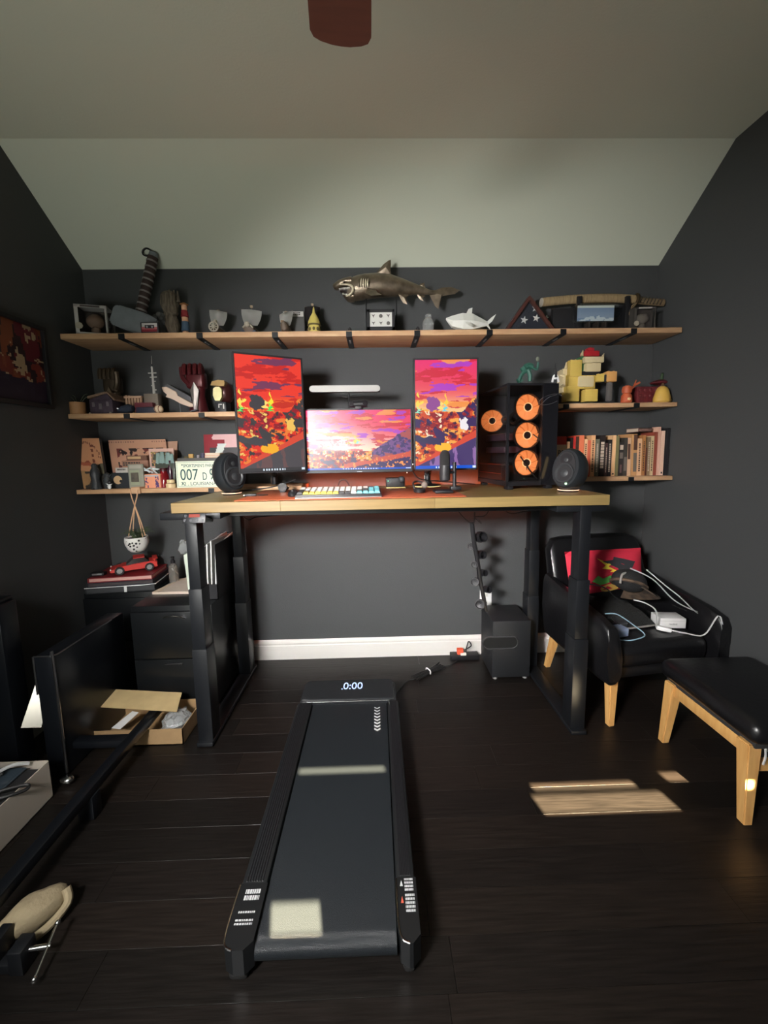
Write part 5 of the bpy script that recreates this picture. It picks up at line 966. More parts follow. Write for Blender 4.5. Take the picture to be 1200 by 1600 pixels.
bm = B(); c = Vector((XZ(491, -.18), -.18, ZT)); lathe(bm, [(9.8*K(-.18), .050), (10.4*K(-.18), .054), (9.8*K(-.18), .058)], c, 20); obj('rim', bm, mat('lantern_dark', S(96, 84, 50), .6), yl)
for dx in (-.6, .05, .62): bm = B(); q = c+Vector((dx*9*K(-.18), -math.sqrt(1-dx*dx)*8.6*K(-.18), .028)); sph(bm, q, (.008, .006, .010), 8); obj('porthole', bm, mat('lantern_dark', (0, 0, 0)), yl)

# shark
SY = -.13; sk = thing('shark_model', 'large bronze great shark sculpture with open toothed jaws on a rod stand', 'shark', (W(600, 500, SY).x, SY, ZT))
bz = mat('bronze_shark', S(124, 112, 96), .38, .75, noise=.35, nscale=22, bump=.35); ks = K(SY)
def SP(cx, cy, dy=0): return W(510+cx*220/1200, 390+cy*140/764, SY+dy)
def ssec(cx, top, bot, hw_, lean=0): a, b = SP(cx+lean, top), SP(cx-lean, bot); return ((a+b)/2, Vector((0, hw_*220/1200*ks, 0)), (a-b)/2)
bm = B(); loft(bm, [ssec(190, 248, 420, 62, 20), ssec(215, 235, 430, 74, 16), ssec(260, 222, 438, 84, 10), ssec(330, 212, 424, 92), ssec(430, 206, 408, 94), ssec(540, 216, 404, 86), ssec(640, 248, 396, 68), ssec(740, 286, 386, 44), ssec(820, 318, 384, 28), ssec(880, 344, 386, 17), ssec(925, 348, 388, 11), ssec(950, 346, 380, 6)], 28); obj('body', bm, bz, sk)
bm = B(); loft(bm, [ssec(57, 300, 322, 12), ssec(66, 288, 338, 24), ssec(95, 270, 346, 42), ssec(130, 256, 334, 54), ssec(170, 246, 322, 62), ssec(215, 238, 330, 70)], 22); obj('snout', bm, bz, sk)
bm = B(); loft(bm, [ssec(138, 374, 388, 18), ssec(150, 378, 408, 34), ssec(175, 392, 436, 48), ssec(205, 392, 446, 58), ssec(240, 380, 444, 66)], 20); obj('lower_jaw', bm, bz, sk)
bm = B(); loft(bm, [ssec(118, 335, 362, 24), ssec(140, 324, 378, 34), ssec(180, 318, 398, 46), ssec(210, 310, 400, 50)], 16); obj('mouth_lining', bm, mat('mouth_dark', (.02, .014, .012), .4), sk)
lip = mat('bright_bronze', S(214, 204, 176), .3, .2)
bm = B(); tube(bm, [SP(116, 296, -.050), SP(150, 297, -.060), SP(190, 300, -.068), SP(218, 312, -.072), SP(226, 338, -.074), SP(214, 368, -.070), SP(186, 392, -.060), SP(168, 396, -.050)], lambda t: .0035+.003*math.sin(math.pi*t), 8); obj('lip', bm, lip, sk)
bm = B()
for k_ in range(9): q = SP(112+k_*10.5, 330-k_*1.2, -.030-.004*k_); cyl(bm, q, q+Vector((0, -.002, -.013)), .0038, .0004, 6)
for k_ in range(7): q = SP(142+k_*9.5, 384+k_*2.2, -.026-.005*k_); cyl(bm, q, q+Vector((0, -.001, .012)), .0035, .0004, 6)
obj('teeth', bm, mat('tooth_white', (.7, .68, .6), .3), sk)
bm = B(); sph(bm, SP(150, 278, -.056), .006, 10); obj('eye', bm, mat('dark_lens', (0, 0, 0)), sk)
for k_ in range(5):
    bm = B(); x_ = 272+k_*19; tube(bm, [SP(x_+6, 248, -.078), SP(x_+2, 285, -.090), SP(x_+4, 322, -.083)], lambda t: .0015+.0035*math.sin(math.pi*t), 6); obj('gill', bm, lip if k_ > 0 else bz, sk)
def fin(name, pts, th, dy=0, tip=None):
    bm = B(); f = [SP(x, y, dy) for x, y in pts]; c = sum(f, Vector())/len(f); n = len(f)
    A_ = [bm.verts.new(p) for p in f]; m_ = bm.verts.new(c+Vector((0, -th, 0))); m2 = bm.verts.new(c+Vector((0, th, 0)))
    for i in range(n): bm.faces.new((A_[i], A_[(i+1) % n], m_)); bm.faces.new((A_[(i+1) % n], A_[i], m2))
    obj(name, bm, bz, sk, smooth=False)
fin('dorsal_fin', [(415, 212), (450, 168), (490, 122), (530, 92), (549, 86), (550, 130), (545, 175), (556, 222), (480, 230)], .014)
fin('tail_fin', [(870, 350), (930, 345), (985, 325), (1060, 318), (1140, 345), (1095, 378), (1050, 370), (1000, 385), (965, 412), (958, 460), (955, 508), (925, 480), (900, 430), (880, 388)], .009)
fin('second_dorsal_fin', [(780, 312), (805, 290), (838, 280), (834, 300), (845, 322), (810, 332)], .006)
fin('anal_fin', [(765, 372), (790, 382), (845, 392), (820, 412), (828, 440), (800, 428), (778, 400)], .006)
fin('pelvic_fin', [(612, 380), (660, 378), (710, 385), (680, 412), (690, 468), (655, 455), (632, 420)], .010, -.02)
bm = B(); P_ = [SP(350, 330, -.075), SP(330, 372, -.09), SP(380, 392, -.15), SP(470, 386, -.20), SP(440, 372, -.15), SP(420, 340, -.08)]; prism(bm, P_, (0, .004, .004)); obj('pectoral_fin', bm, bz, sk, smooth=False)
bm = B(); 
for x_ in (337, 596): q = SP(x_, 400); cyl(bm, (q.x, SY, ZT), (q.x, SY, SP(x_, 410).z), .0042, n=8)
a, b = SP(337, 660), SP(596, 660); box(bm, a.x-.02, b.x+.02, SY-.05, SY+.05, ZT, ZT+.012, .002); obj('rod_stand', bm, black, sk)
ft_ = thing('fossil_frame', 'black box frame showing six small fossils on white under the shark', 'frame', (W(595, 500, -.20).x, -.19, ZT+.0125))
bm = B(); p, q = W(573, 483, -.20), W(617, 512, -.20); zb_ = ZT+.0125; r1 = .016
box(bm, p.x, q.x, -.20, -.185, p.z-r1, p.z); box(bm, p.x, q.x, -.20, -.185, zb_, zb_+r1*1.6); box(bm, p.x, p.x+r1, -.20, -.185, zb_, p.z); box(bm, q.x-r1, q.x, -.20, -.185, zb_, p.z); box(bm, p.x, q.x, -.187, -.183, zb_, p.z); obj('frame', bm, blackp, ft_, smooth=False)
bm = B(); x0, x1, z0, z1 = p.x+r1, q.x-r1, zb_+r1*1.6, p.z-r1; box(bm, x0, x1, -.190, -.187, z0, z1); obj('backing', bm, mat('backing_white', (.62, .62, .58), .7), ft_, smooth=False)
for i in range(3):
    for j in range(2):
        c = Vector((x0+(x1-x0)*(i+.5)/3, -.191, z0+(z1-z0)*(j+.5)/2)); bm = B()
        if (i+j) % 3 == 2 or (i == 2 and j == 0): lathe(bm, [(.010, 0), (.011, .002), (.006, .004)], (0, 0, 0), 12, Matrix.Translation(c) @ Matrix.Rotation(math.pi/2, 4, 'X'))
        else: prism(bm, [c+Vector((x_*.010, 0, z_*.010)) for x_, z_ in ((-1, .9), (0, .6), (1, .9), (.35, .0), (.1, -1), (-.3, -.1))], (0, -.003, 0))
        obj('fossil', bm, mat('fossil_grey', (.12, .11, .10), .6), ft_)
gm = mat('clear_glass_ornament', (.85, .87, .86), .08, trans=.8)
gs = fth('glass_figurine', 'small clear glass domed figurine on the top shelf right of the shark', 'figurine', 669, -.18, ZT); obj('glass_body', flathe(669, ZT, -.18, [(8, 0), (9, .008), (8.5, .035), (9, .055), (7.5, .075), (5, .088), (5.2, .096), (4.5, .108), (1.5, .113)], 16), gm, gs)
ps_ = fth('paper_shark', 'white faceted paper shark ornament on the top shelf', 'ornament', 735, -.17, ZT); pw = mat('matte_white_facets', (.70, .71, .66), .6)
def QP(px, py, dy): q = W(px, py, -.17); return Vector((q.x, -.17+dy, max(q.z, ZT+.001)))
bm = B(); n6 = []
for px, yt, yb, w_ in ((697, 497, 500, .006), (706, 494, 511, .030), (722, 490, 516, .048), (738, 491, 516, .044), (752, 498, 512, .026), (762, 503, 509, .010)):
    ymid = (yt*.45+yb*.55); n6.append([bm.verts.new(QP(px, *a)) for a in ((yt, -w_*.25), (ymid, -w_), (yb, -w_*.5), (yb, w_*.5), (ymid, w_), (yt, w_*.25))])
skin(bm, n6); obj('body', bm, pw, ps_, smooth=False)
for nm, pts in (('dorsal_fin', [(728, 491), (732, 483), (738, 481), (737, 491)]), ('tail_fin', [(758, 505), (768, 496), (775, 491), (769, 502), (763, 507), (766, 515), (760, 509)])):
    obj(nm, prism(B(), [QP(x, y_, -.004) for x, y_ in pts], (0, .008, 0)), pw, ps_, smooth=False)
obj('side_fin', prism(B(), [QP(724, 507, -.046), QP(733, 508, -.044), QP(736, 515, -.085), QP(728, 516, -.085)], (0, .004, .004)), pw, ps_, smooth=False)
fc_ = thing('flag_case', 'triangular dark wooden flag case with white stars on navy cloth', 'display case', (W(829, 500, -.16).x, -.15, ZT)); fcm = mat('mahogany_frame', S(74, 44, 38), .4)
ap, l_, r_ = W(828, 461, -.185), W(787, 512, -.185), W(871, 511, -.185); A3 = [Vector((ap.x, -.185, ap.z)), Vector((l_.x, -.185, ZT+.001)), Vector((r_.x, -.185, ZT+.001))]; cen = sum(A3, Vector())/3; I3 = [cen+(v-cen)*.80 for v in A3]
bm = B()
for i in range(3): j = (i+1) % 3; prism(bm, [A3[i], A3[j], I3[j], I3[i]], (0, .06, 0))
obj('frame', bm, fcm, fc_, smooth=False); obj('flag_cloth', prism(B(), [v+Vector((0, .02, 0)) for v in I3], (0, .02, 0)), mat('navy_cloth', S(34, 38, 48), .9, bump=.3, nscale=150), fc_, smooth=False)
for px, py in ((819, 500), (838, 497), (837, 482), (854, 496)):
    c = W(px, py, -.167); bm = B(); rr = 6.0*K(-.15) if px < 850 else 4*K(-.15); prism(bm, [c+Vector((math.sin(a_)*rr*(1 if k_ % 2 == 0 else .4), 0, math.cos(a_)*rr*(1 if k_ % 2 == 0 else .4))) for k_, a_ in enumerate([i*math.pi/5+.2 for i in range(10)])], (0, .003, 0)); obj('star', bm, mat('star_white', (.6, .6, .56), .8), fc_, smooth=False)
obj('glass_front', prism(B(), [v+Vector((0, .006, 0)) for v in I3], (0, .002, 0)), glass('clear_film'), fc_, smooth=False)
kt = thing('sword', 'sheathed curved sword wrapped in tan cord lying on a black stand', 'sword', (W(930, 500, -.10).x, -.09, ZT)); KY = -.10
wrap = mat('tan_cord_wrap', S(150, 128, 94), .85, noise=.2, nscale=120, stretch=(1, .1, .1), bump=.6)
P_ = [W(x, y_, KY) for x, y_ in ((846, 472.5), (880, 469), (920, 466.5), (960, 466), (992, 468))]; bm = B(); sp = smoothpts(P_, 8)
skin(bm, [ring(bm, q, Vector((0, 1, 0)), Vector((0, 0, 1)), .017, .026, 14) for q in sp]); obj('scabbard', bm, wrap, kt)
bm = B(); q = W(845, 472.7, KY); cyl(bm, q, q+Vector((.006, 0, 0)), .026); obj('scabbard_tip', bm, mat('pale_tip', (.5, .45, .38), .5), kt)
bm = B(); q = W(992, 469, KY); cyl(bm, q, q+Vector((.008, 0, -.001)), .040, n=20); obj('guard', bm, mat('guard_bronze', S(84, 72, 54), .4, .6), kt)
P_ = [W(x, y_, KY) for x, y_ in ((993, 469), (1010, 471), (1037, 473))]; bm = B(); skin(bm, [ring(bm, q, Vector((0, 1, 0)), Vector((0, 0, 1)), .014, .021, 12) for q in smoothpts(P_, 5)]); gp = obj('grip', bm, mat('grip_tan', S(116, 98, 72), .8), kt)
for k_ in range(7): bm = B(); q = W(999+k_*5.2, 469.6+k_*.55, KY); tube(bm, [q+Vector((-.006, -.0145, -.018)), q+Vector((.002, -.0165, 0)), q+Vector((.010, -.0145, .018))], .0035, 5, 2); obj('grip_wrap', bm, mat('grip_dark', S(64, 54, 44), .8), gp)
bm = B()
for px in (900, 974): q = W(px, 500, KY); box(bm, q.x-.018, q.x+.018, KY-.045, KY+.045, ZT+.001, W(px, 478, KY).z, .004); box(bm, q.x-.014, q.x+.014, KY-.04, KY-.022, W(px, 478, KY).z-.01, W(px, 466, KY).z, .003)
a, b = W(862, 500, KY), W(985, 500, KY); box(bm, a.x, b.x, KY-.012, KY+.012, ZT+.001, W(900, 482, KY).z, .003); box(bm, a.x, b.x, KY-.05, KY+.05, ZT+.0005, ZT+.014, .003); obj('sword_stand', bm, blackp, kt)
bm = B(); tube(bm, [W(991, 474, KY-.03), W(986, 482, KY-.04), W(992, 490, KY-.04), W(986, 500, KY-.04), W(989, 507, KY-.04)], .007, 6); tube(bm, [W(994, 474, KY-.03), W(984, 488, KY-.045), W(988, 500, KY-.045)], .006, 6); obj('tassel_cord', bm, mat('grip_tan', (0, 0, 0)), kt)
sbm = fth('bottle_diorama', 'clear lying bottle with pale blue and white scene in front of the sword', 'bottle', 932, -.20, ZT)
a, b = W(900, 475, -.20), W(964, 475, -.20); bot = W(932, 505, -.20).z; rr = (a.z-bot)/2; cz_ = (a.z+bot)/2
bm = B(); rs = [ring(bm, Vector((x_, -.20, cz_)), Vector((0, 1, 0)), Vector((0, 0, 1)), r_, r_, 20) for x_, r_ in ((a.x, rr*.9), (a.x+.004, rr), (b.x-.018, rr*.98), (b.x-.004, rr*.86), (b.x, rr*.7))]; skin(bm, rs); obj('bottle_glass', bm, glass('bottle_glass', (.92, .95, .96)), sbm)
def sea(u, v):
    c = mixc(full(u, (150, 164, 182)), (110, 130, 158), v*.9); n = fbm(u*6+3, v*5+70); w_ = .22+.16*(n-.5)+.15*np.exp(-((u-.55)/.14)**2)
    c = np.where((v < w_)[..., None], mixc(full(u, (196, 204, 206)), (120, 140, 165), (n < .42)*1.), c); return mixc(c, (205, 210, 200), (v > .86)*1.)
bm_o = flat('sea_scene', sbm, (a.x+.008, -.205, cz_-rr*.80), (b.x-a.x-.026, 0, 0), (0, 0, rr*1.6), 44, 20, sea, printm)
bm = B(); box(bm, a.x+.010, b.x-.022, -.2045, -.199, cz_-rr*.78, cz_+rr*.78); obj('scene_back', bm, mat('scene_slate', S(120, 136, 156), .7), sbm, smooth=False)
bm = B(); 
for fx in (.3, .5, .7): x_ = a.x+(b.x-a.x)*fx; box(bm, x_-.006, x_+.006, -.225, -.175, ZT+.0005, bot+.003, .001)
box(bm, a.x+.02, b.x-.02, -.235, -.165, ZT+.0005, ZT+.008, .001); obj('bottle_stand', bm, mat('stand_brown', S(40, 34, 30), .5), sbm)
windowbox('dark window box with pale label at the right end of the top shelf', 993, 1026, 479, -.205, ZT, .055, -4, mat('grey_brown_toy', (.10, .085, .07), .7), mat('printed_card_dark', (.055, .05, .044), .6))
for px in (546, 653): solo('bracket_bolt', cyl(cyl(B(), (XZ(px, -.24), -.225, ZT+.0005), (XZ(px, -.24), -.225, ZT+.018), .012), (XZ(px, -.24), -.225, ZT+.018), (XZ(px, -.24), -.225, ZT+.026), .006), blackp, 'small black knob on the top shelf edge '+('below the shark jaws' if px < 600 else 'below the shark tail'), 'knob')

# ------------------------------------------------------------------ middle left shelf
ZREF = Z2L+.05
z2 = Z2L
pt = fth('wooden_pot', 'tan wooden cylinder pot at the left end of the middle left shelf', 'pot', 121.5, -.20, z2); obj('pot_wall', flathe(121.5, z2, -.2, [(9.5, 0), (10.3, .003), (10.3, .072), (9, .072), (9, .05)], 24), mat('pot_tan', S(176, 130, 88), .6, noise=.12, nscale=8), pt)
bm = B(); c = W(121.5, 632, -.2)
for dx, dz in ((-.05, .05), (.07, .065), (.09, .05), (-.02, .06)): tube(bm, [c+Vector((0, 0, -.02)), c+Vector((dx*.5, 0, dz*.7)), c+Vector((dx, -.01, dz*.9))], .002, 4, 3)
obj('sprigs', bm, mat('dry_green', S(64, 72, 56), .8), pt)
ht = fth('model_house', 'dark plum model cottage with a brown pitched roof', 'model house', 157, -.16, z2); HYa, HYb = -.21, -.10
bm = B(); fbox(bm, 139, 175, 624, z2, HYa, HYb, .002); obj('walls', bm, mat('cottage_plum', S(58, 46, 58), .7, noise=.3, nscale=40), ht)
rf = mat('cottage_roof', S(122, 98, 80), .8, noise=.3, nscale=60)
a, b, c = W(136, 619, HYa-.01), W(166, 611.5, HYa-.01), W(179, 623, HYa-.01); bm = B(); prism(bm, [a, b, b+Vector((0, 0, -.010)), a+Vector((0, 0, -.014))], (0, .13, 0)); prism(bm, [b, c, c+Vector((-.004, 0, -.010)), b+Vector((0, 0, -.010))], (0, .13, 0)); obj('roof', bm, rf, ht, smooth=False)
bm = B(); prism(bm, [W(139, 625, HYa), W(175, 625, HYa), W(166, 614, HYa)], (0, .1, 0)); obj('gable', bm, mat('cottage_plum', (0, 0, 0)), ht, smooth=False)
for px, py, w_, h_ in ((146, 632, 5, 7), (157, 635, 6, 9), (168, 631, 5, 7)): bm = B(); p, q = W(px-w_/2, py-h_/2, HYa-.001), W(px+w_/2, py+h_/2, HYa-.001); box(bm, p.x, q.x, HYa-.003, HYa+.001, q.z, p.z, .001); obj('window', bm, mat('cottage_window', (.14, .12, .13), .4), ht)
for px, r_ in ((140, 1.3), (172, 1.5)): bm = B(); c = W(px, 640, -.225); sph(bm, (c.x, -.225, z2+r_*K(-.2)), r_*K(-.2)*1.2, 8); obj('garden_stone', bm, mat('pale_stone', (.4, .38, .36), .8), ht)
def glove(label, cx, x1, x2, yt, yw, Y, m, trim, mirror=1):
    t = fth('armoured_glove', label, 'armoured glove', cx, Y, z2); k = K(Y); X0 = XZ(cx, Y); wz = W(cx, yw, Y).z; tz = W(cx, yt, Y).z; hw = (x2-x1)/2*k
    bm = B(); lathe(bm, [(hw*.80, .001), (hw*.78, .02), (hw*.55, (wz-z2)*.7), (hw*.62, wz-z2)], (X0, Y, z2), 18, sy=.8); obj('cuff', bm, m, t)
    bm = B(); box(bm, X0-hw*.82, X0+hw*.72, Y-.035, Y+.035, wz-.004, wz+(tz-wz)*.72, .018, None, 3); obj('palm', bm, m, t)
    for i in range(4):
        fx = X0-hw*.66+hw*.43*i; fz = wz+(tz-wz)*.62; bm = B(); tube(bm, [(fx, Y-.02, fz), (fx, Y-.038, fz+(tz-fz)*.75), (fx, Y-.052, fz+(tz-fz)*.78), (fx, Y-.060, fz+(tz-fz)*.3), (fx, Y-.058, fz-.012)], .0125, 8, 3); f_ = obj('finger', bm, m, t)
        bm = B(); sph(bm, (fx, Y-.062, fz+(tz-fz)*.45), (.008, .006, .009), 8); obj('knuckle_plate', bm, trim, f_)
    bm = B(); s = mirror; tube(bm, [(X0+s*hw*.5, Y-.03, wz+.02), (X0+s*hw*.88, Y-.045, wz+(tz-wz)*.40), (X0+s*hw*.92, Y-.05, wz+(tz-wz)*.85)], .014, 8, 3); obj('thumb', bm, m, t)
    bm = B(); prism(bm, [(X0-hw*.35, Y-.048, wz-.02), (X0, Y-.052, wz+.03), (X0+hw*.35, Y-.048, wz-.02), (X0+hw*.15, Y-.056, z2+.012), (X0-hw*.1, Y-.056, z2+.012)], (0, .01, 0)); obj('wrist_plate', bm, trim, t, smooth=False)
    return t
glove('bronze armoured glove standing upright behind the plum cottage', 181, 167, 196, 578, 614, -.11, mat('glove_bronze', S(80, 68, 54), .45, .6), mat('glove_bronze_trim', S(126, 112, 92), .4, .6))
glove('dark red armoured glove with silver wrist plate standing right of the spaceship', 311, 293, 329, 571, 607, -.13, mat('glove_maroon', S(80, 26, 30), .35, .3), mat('glove_silver', S(140, 134, 128), .35, .6), -1)
lt = fth('leaning_tool', 'dark blue bundle with a white tip lying on the middle left shelf', 'bundle', 203, -.17, z2); bm = B(); a, b = W(186, 640, -.19), W(208, 634, -.19); a.z = z2+.02; b.z = z2+.035
loft(bm, [(a, (0, .02, 0), (0, 0, .010)), (a.lerp(b, .3), (0, .04, 0), (0, 0, .026)), (a.lerp(b, .7), (0, .04, 0), (0, 0, .030)), (b, (0, .02, 0), (0, 0, .014))], 14); obj('cloth_roll', bm, mat('midnight_cloth', S(30, 38, 54), .8, bump=.4, nscale=80), lt)
bm = B(); tube(bm, [W(183, 638, -.215), W(190, 640, -.22), W(195, 636, -.22)], .004); obj('white_tip', bm, whitep, lt)
tw = fth('model_tower', 'brick built model with a tall white spire and cross bars', 'model tower', 240, -.14, z2)
for nm, x1, x2, yt, Ya, Yb, m in (('maroon_block', 210, 238, 629, -.19, -.12, mat('toy_maroon', S(96, 40, 48), .5)), ('navy_block', 212, 246, 636, -.21, -.18, mat('toy_navy', S(36, 40, 56), .5)), ('grey_hall', 224, 246, 615, -.155, -.10, mat('toy_grey', S(118, 108, 96), .6))):
    bm = B(); fbox(bm, x1, x2, yt, z2+.0005, Ya, Yb, .003); obj(nm, bm, m, tw)
for k_ in range(6): bm = B(); fbox(bm, 195+k_*4.6, 198+k_*4.6, 617.5+.4*k_, z2+.001, -.13, -.115, .001); obj('tan_pier', bm, mat('toy_tan', S(176, 142, 116), .6), tw)
bm = B(); p, q = W(194, 619, -.128), W(222, 622, -.128); box(bm, p.x, q.x, -.135, -.11, q.z, p.z, .001); obj('tan_deck', bm, mat('toy_tan', (0, 0, 0)), tw)
sm_ = mat('spire_white', (.50, .49, .45), .5); bm = B(); a, b = W(241.5, 622, -.13), W(237, 573, -.13); cyl(bm, a, b, .008, .005, 8); cyl(bm, b, W(236.5, 556, -.13), .0018, .001, 6); sp_ = obj('spire', bm, sm_, tw)
for py, h1, h2 in ((583, 6, 6), (589.5, 4, 6), (596, 0, 4), (602.5, 3, 0), (609.5, 0, 4)): bm = B(); c = W(237+(py-573)*.09, py, -.13); cyl(bm, c+Vector((-h1*K(-.13), 0, 0)), c+Vector((h2*K(-.13), 0, .001)), .0032, n=8); obj('cross_bar', bm, sm_, sp_)
bm = B(); sph(bm, W(237, 570.5, -.13), .0075, 10); obj('finial', bm, darkp, sp_)
bll = fth('cream_ball', 'cream ball with brown stripes at the front of the middle left shelf', 'ball', 247, -.225, z2); bm = B(); c = Vector((XZ(247.5, -.225), -.225, z2+.0235)); sph(bm, c, (.026, .023, .023), 16); obj('ball', bm, mat('ball_cream', S(206, 184, 156), .5), bll)
bm = B(); tube(bm, [c+Vector((-.008+.004*math.cos(t), math.cos(t)*.0235, math.sin(t)*.0235)) for t in [k_*math.pi/8 for k_ in range(17)]], .0022, 6, 0); tube(bm, [c+Vector((.010+.002*math.cos(t), math.cos(t)*.0220, math.sin(t)*.0220)) for t in [k_*math.pi/8 for k_ in range(17)]], .0022, 6, 0); obj('stripe', bm, mat('ball_brown', S(120, 76, 56), .6), bll)
ss = fth('model_spaceship', 'white wedge shaped model spaceship tilted on a dark stand', 'model spaceship', 278, -.15, z2)
bm = B(); prism(bm, [W(x, y_, -.18) for x, y_ in ((252, 605), (259, 604), (275, 612), (277, 619), (304, 632), (305, 635), (296, 636), (282, 631), (272, 624), (258, 620), (262, 616), (255, 612))], (0, .09, 0)); bmesh.ops.bevel(bm, geom=list(bm.edges), offset=.003, segments=1, affect='EDGES'); hl_ = obj('hull', bm, mat('ship_white', S(214, 190, 170), .5), ss, smooth=False)
bm = B(); prism(bm, [W(x, y_, -.17) for x, y_ in ((256, 603), (262, 600), (278, 609), (298, 620), (300, 629), (278, 618))], (0, .06, 0)); obj('grey_deck', bm, mat('ship_grey', (.08, .08, .085), .5), ss, smooth=False)
bm = B(); cyl(bm, (W(281, 630, -.14).x, -.14, z2), W(280, 626, -.14), .003, n=8); a = W(291, 641, -.2); prism(bm, [(a.x-.01, -.21, z2+.001), (W(307, 640, -.2).x, -.21, z2+.022), (W(309, 640, -.2).x, -.21, z2+.016), (a.x-.002, -.21, z2+.001)], (0, .04, 0)); obj('display_stand', bm, mat('stand_slate', (.09, .10, .11), .4), ss, smooth=False)
hb = fth('helmet_bust', 'gold fronted dark red toy helmet on a black base beside the screen', 'helmet', 344, -.14, z2)
bm = B(); k = K(-.14); X0 = XZ(347, -.14); zc_ = W(345, 613, -.14).z; sph(bm, (X0+.014, -.11, zc_), (12.5*k, .055, 17*k), 18); obj('shell', bm, mat('helmet_maroon', S(66, 30, 30), .35, .3), hb)
gd = mat('helmet_gold', S(170, 140, 92), .35, .7); bm = B(); prism(bm, [W(x, y_, -.18) for x, y_ in ((328.5, 602), (331, 596), (340, 593.5), (350, 594.5), (351, 598), (350, 603.5))], (0, .05, 0)); obj('brow_plate', bm, gd, hb, smooth=False)
bm = B(); prism(bm, [W(x, y_, -.185) for x, y_ in ((333, 607), (337, 604), (342, 604), (346, 608), (346.5, 620), (343, 626), (336, 626), (332.5, 618))], (0, .03, 0)); obj('face_plate', bm, mat('helmet_pale_gold', S(226, 216, 160), .35, .4), hb, smooth=False)
bm = B(); fbox(bm, 335, 353, 628, z2+.0005, -.18, -.10, .003); bs = obj('base', bm, blackp, hb)
p, q = W(341, 631, -.1805), W(347, 637, -.1805); bm = B(); box(bm, p.x, q.x, -.1815, -.18, p.z-.006, p.z); box(bm, p.x, p.x+.006, -.1815, -.18, q.z, p.z); box(bm, q.x+.006, q.x+.013, -.1815, -.18, q.z-.006, p.z); obj('base_print', bm, mat('label_white', (0, 0, 0)), bs, smooth=False)

# ------------------------------------------------------------------ low left shelf
ZREF = Z3L+.04
z3 = Z3L
def board(name, label, cat, pts, Yb, Yt, fn, nx, ny, edge, th=.004):     # leaning board: pts tl,tr,br,bl in px
    tl, tr, br, bl = [W(x, y_, Yt if i < 2 else Yb) for i, (x, y_) in enumerate(pts)]
    bl.z = max(bl.z, z3+.0006); br.z = max(br.z, z3+.0006); U, V = br-bl, tl-bl; t = thing(name, label, cat, ((bl.x+br.x)/2, Yb, min(bl.z, z3+.001) if bl.z < z3+.03 else bl.z)); N = U.cross(V).normalized()
    bm = B(); prism(bm, [bl, br, bl+U+V, tl], -N*th); obj('panel', bm, edge, t, smooth=False)
    if fn: flat('print', t, bl+N*.0006, U, V, nx, ny, fn, printm)
    return t, bl, U, V, N
def tower_cover(u, v):
    c = full(u, (206, 150, 112)); n = fbm(u*4+2, v*5+3); t1 = (np.abs(u-.62+.05*(v-.5)) < .045+.02*(1-v)) & (v > .52) & (v < .87); c = mixc(c, (120, 66, 50), (t1 & (np.sin(v*60) > -.3))*1.)
    c = mixc(c, (150, 76, 58), ((v > .40) & (v < .60) & (np.abs(v-.58+.25*u+.05*np.sin(u*12)) < .022))*1.); c = mixc(c, (176, 92, 66), ((np.abs(v-.50+.05*u) < .03) & (u < .5))*1.)
    c = mixc(c, (96, 92, 74), (v < .43+.10*(u-.5)+.14*(n-.5))*(u > .45)*1.); c = mixc(c, (170, 130, 90), (v < .36)*(u < .45)*(n > .38)*1.); c = mixc(c, (60, 56, 52), (v < .34)*(n < .45)*1.)
    for i, (cu_, cv_) in enumerate(((.17, .87), (.24, .91), (.31, .925), (.39, .915), (.46, .905), (.54, .89), (.61, .87), (.68, .845), (.74, .82), (.83, .75), (.90, .70), (.86, .64), (.93, .62))): c = mixc(c, (120, 70, 56), ((np.abs(u-cu_) < .026) & (np.abs(v-cv_) < .022) & (fbm(u*40+i, v*40) > .42))*1.)
    return c
ab, bl, U, V, N = board('art_book', 'tall tan art book with a sketched tower leaning at the left shelf end', 'book', ((119, 685), (158, 687), (167, 764), (131, 764)), -.21, -.15, tower_cover, 44, 70, mat('book_edge_dark', (.04, .04, .042), .6), .022)
def scribble(u, v):
    c = full(u, (206, 158, 130)); n = fbm(u*16+3, v*9+6); m = ((u > .12) & (u < .95) & (v < .78) & (fbm(u*5+60, v*4) > .36)); c = mixc(c, (50, 40, 40), (m & (n > .50))*1.); c = mixc(c, (120, 60, 56), (m & (n > .50) & (fbm(u*7, v*7+9) > .6))*1.)
    return mixc(c, (150, 110, 96), ((v > .93) & (v < .97) & (np.sin(u*150) > .1) & ((u < .45) | (u > .75)))*1.)
board('art_print', 'wide pale pink print of dense black scribbled linework leaning on the wall', 'print', ((169, 688), (266, 686), (268, 748), (178, 750)), -.10, -.04, scribble, 90, 56, mat('print_paper_edge', (.4, .35, .3), .8), .003)
sec, *_ = board('art_print', 'smaller pale print peeping out behind the wide pink scribbled print', 'print', ((225, 692), (277, 692), (277, 745), (225, 748)), -.035, -.012, None, 0, 0, mat('print_paper_pink', S(190, 150, 126), .8), .003)
def fcarton(name, label, cat, x1, x2, yt, zb, Ya, Yb, m, bev=.001): t = fth(name, label, cat, (x1+x2)/2, (Ya+Yb)/2, zb); bm = B(); fbox(bm, x1, x2, yt, zb+.0004, Ya, Yb, bev); obj('carton', bm, m, t, smooth=False); return t
b1 = fcarton('flat_box', 'dark box standing low behind the graded card on the low left shelf', 'box', 172, 202, 739, z3, -.185, -.135, mat('card_black', (.02, .024, .03), .5))
bm = B(); c = W(184, 750, -.1865); cyl(bm, c, c+Vector((0, .001, 0)), 6.5*K(-.187), n=20); obj('round_print', bm, mat('print_beige', S(206, 172, 128), .6), b1); bm = B(); c = W(189, 752, -.1875); cyl(bm, c, c+Vector((0, .001, 0)), 2.4*K(-.187), n=10); obj('round_print', bm, rubber, b1)
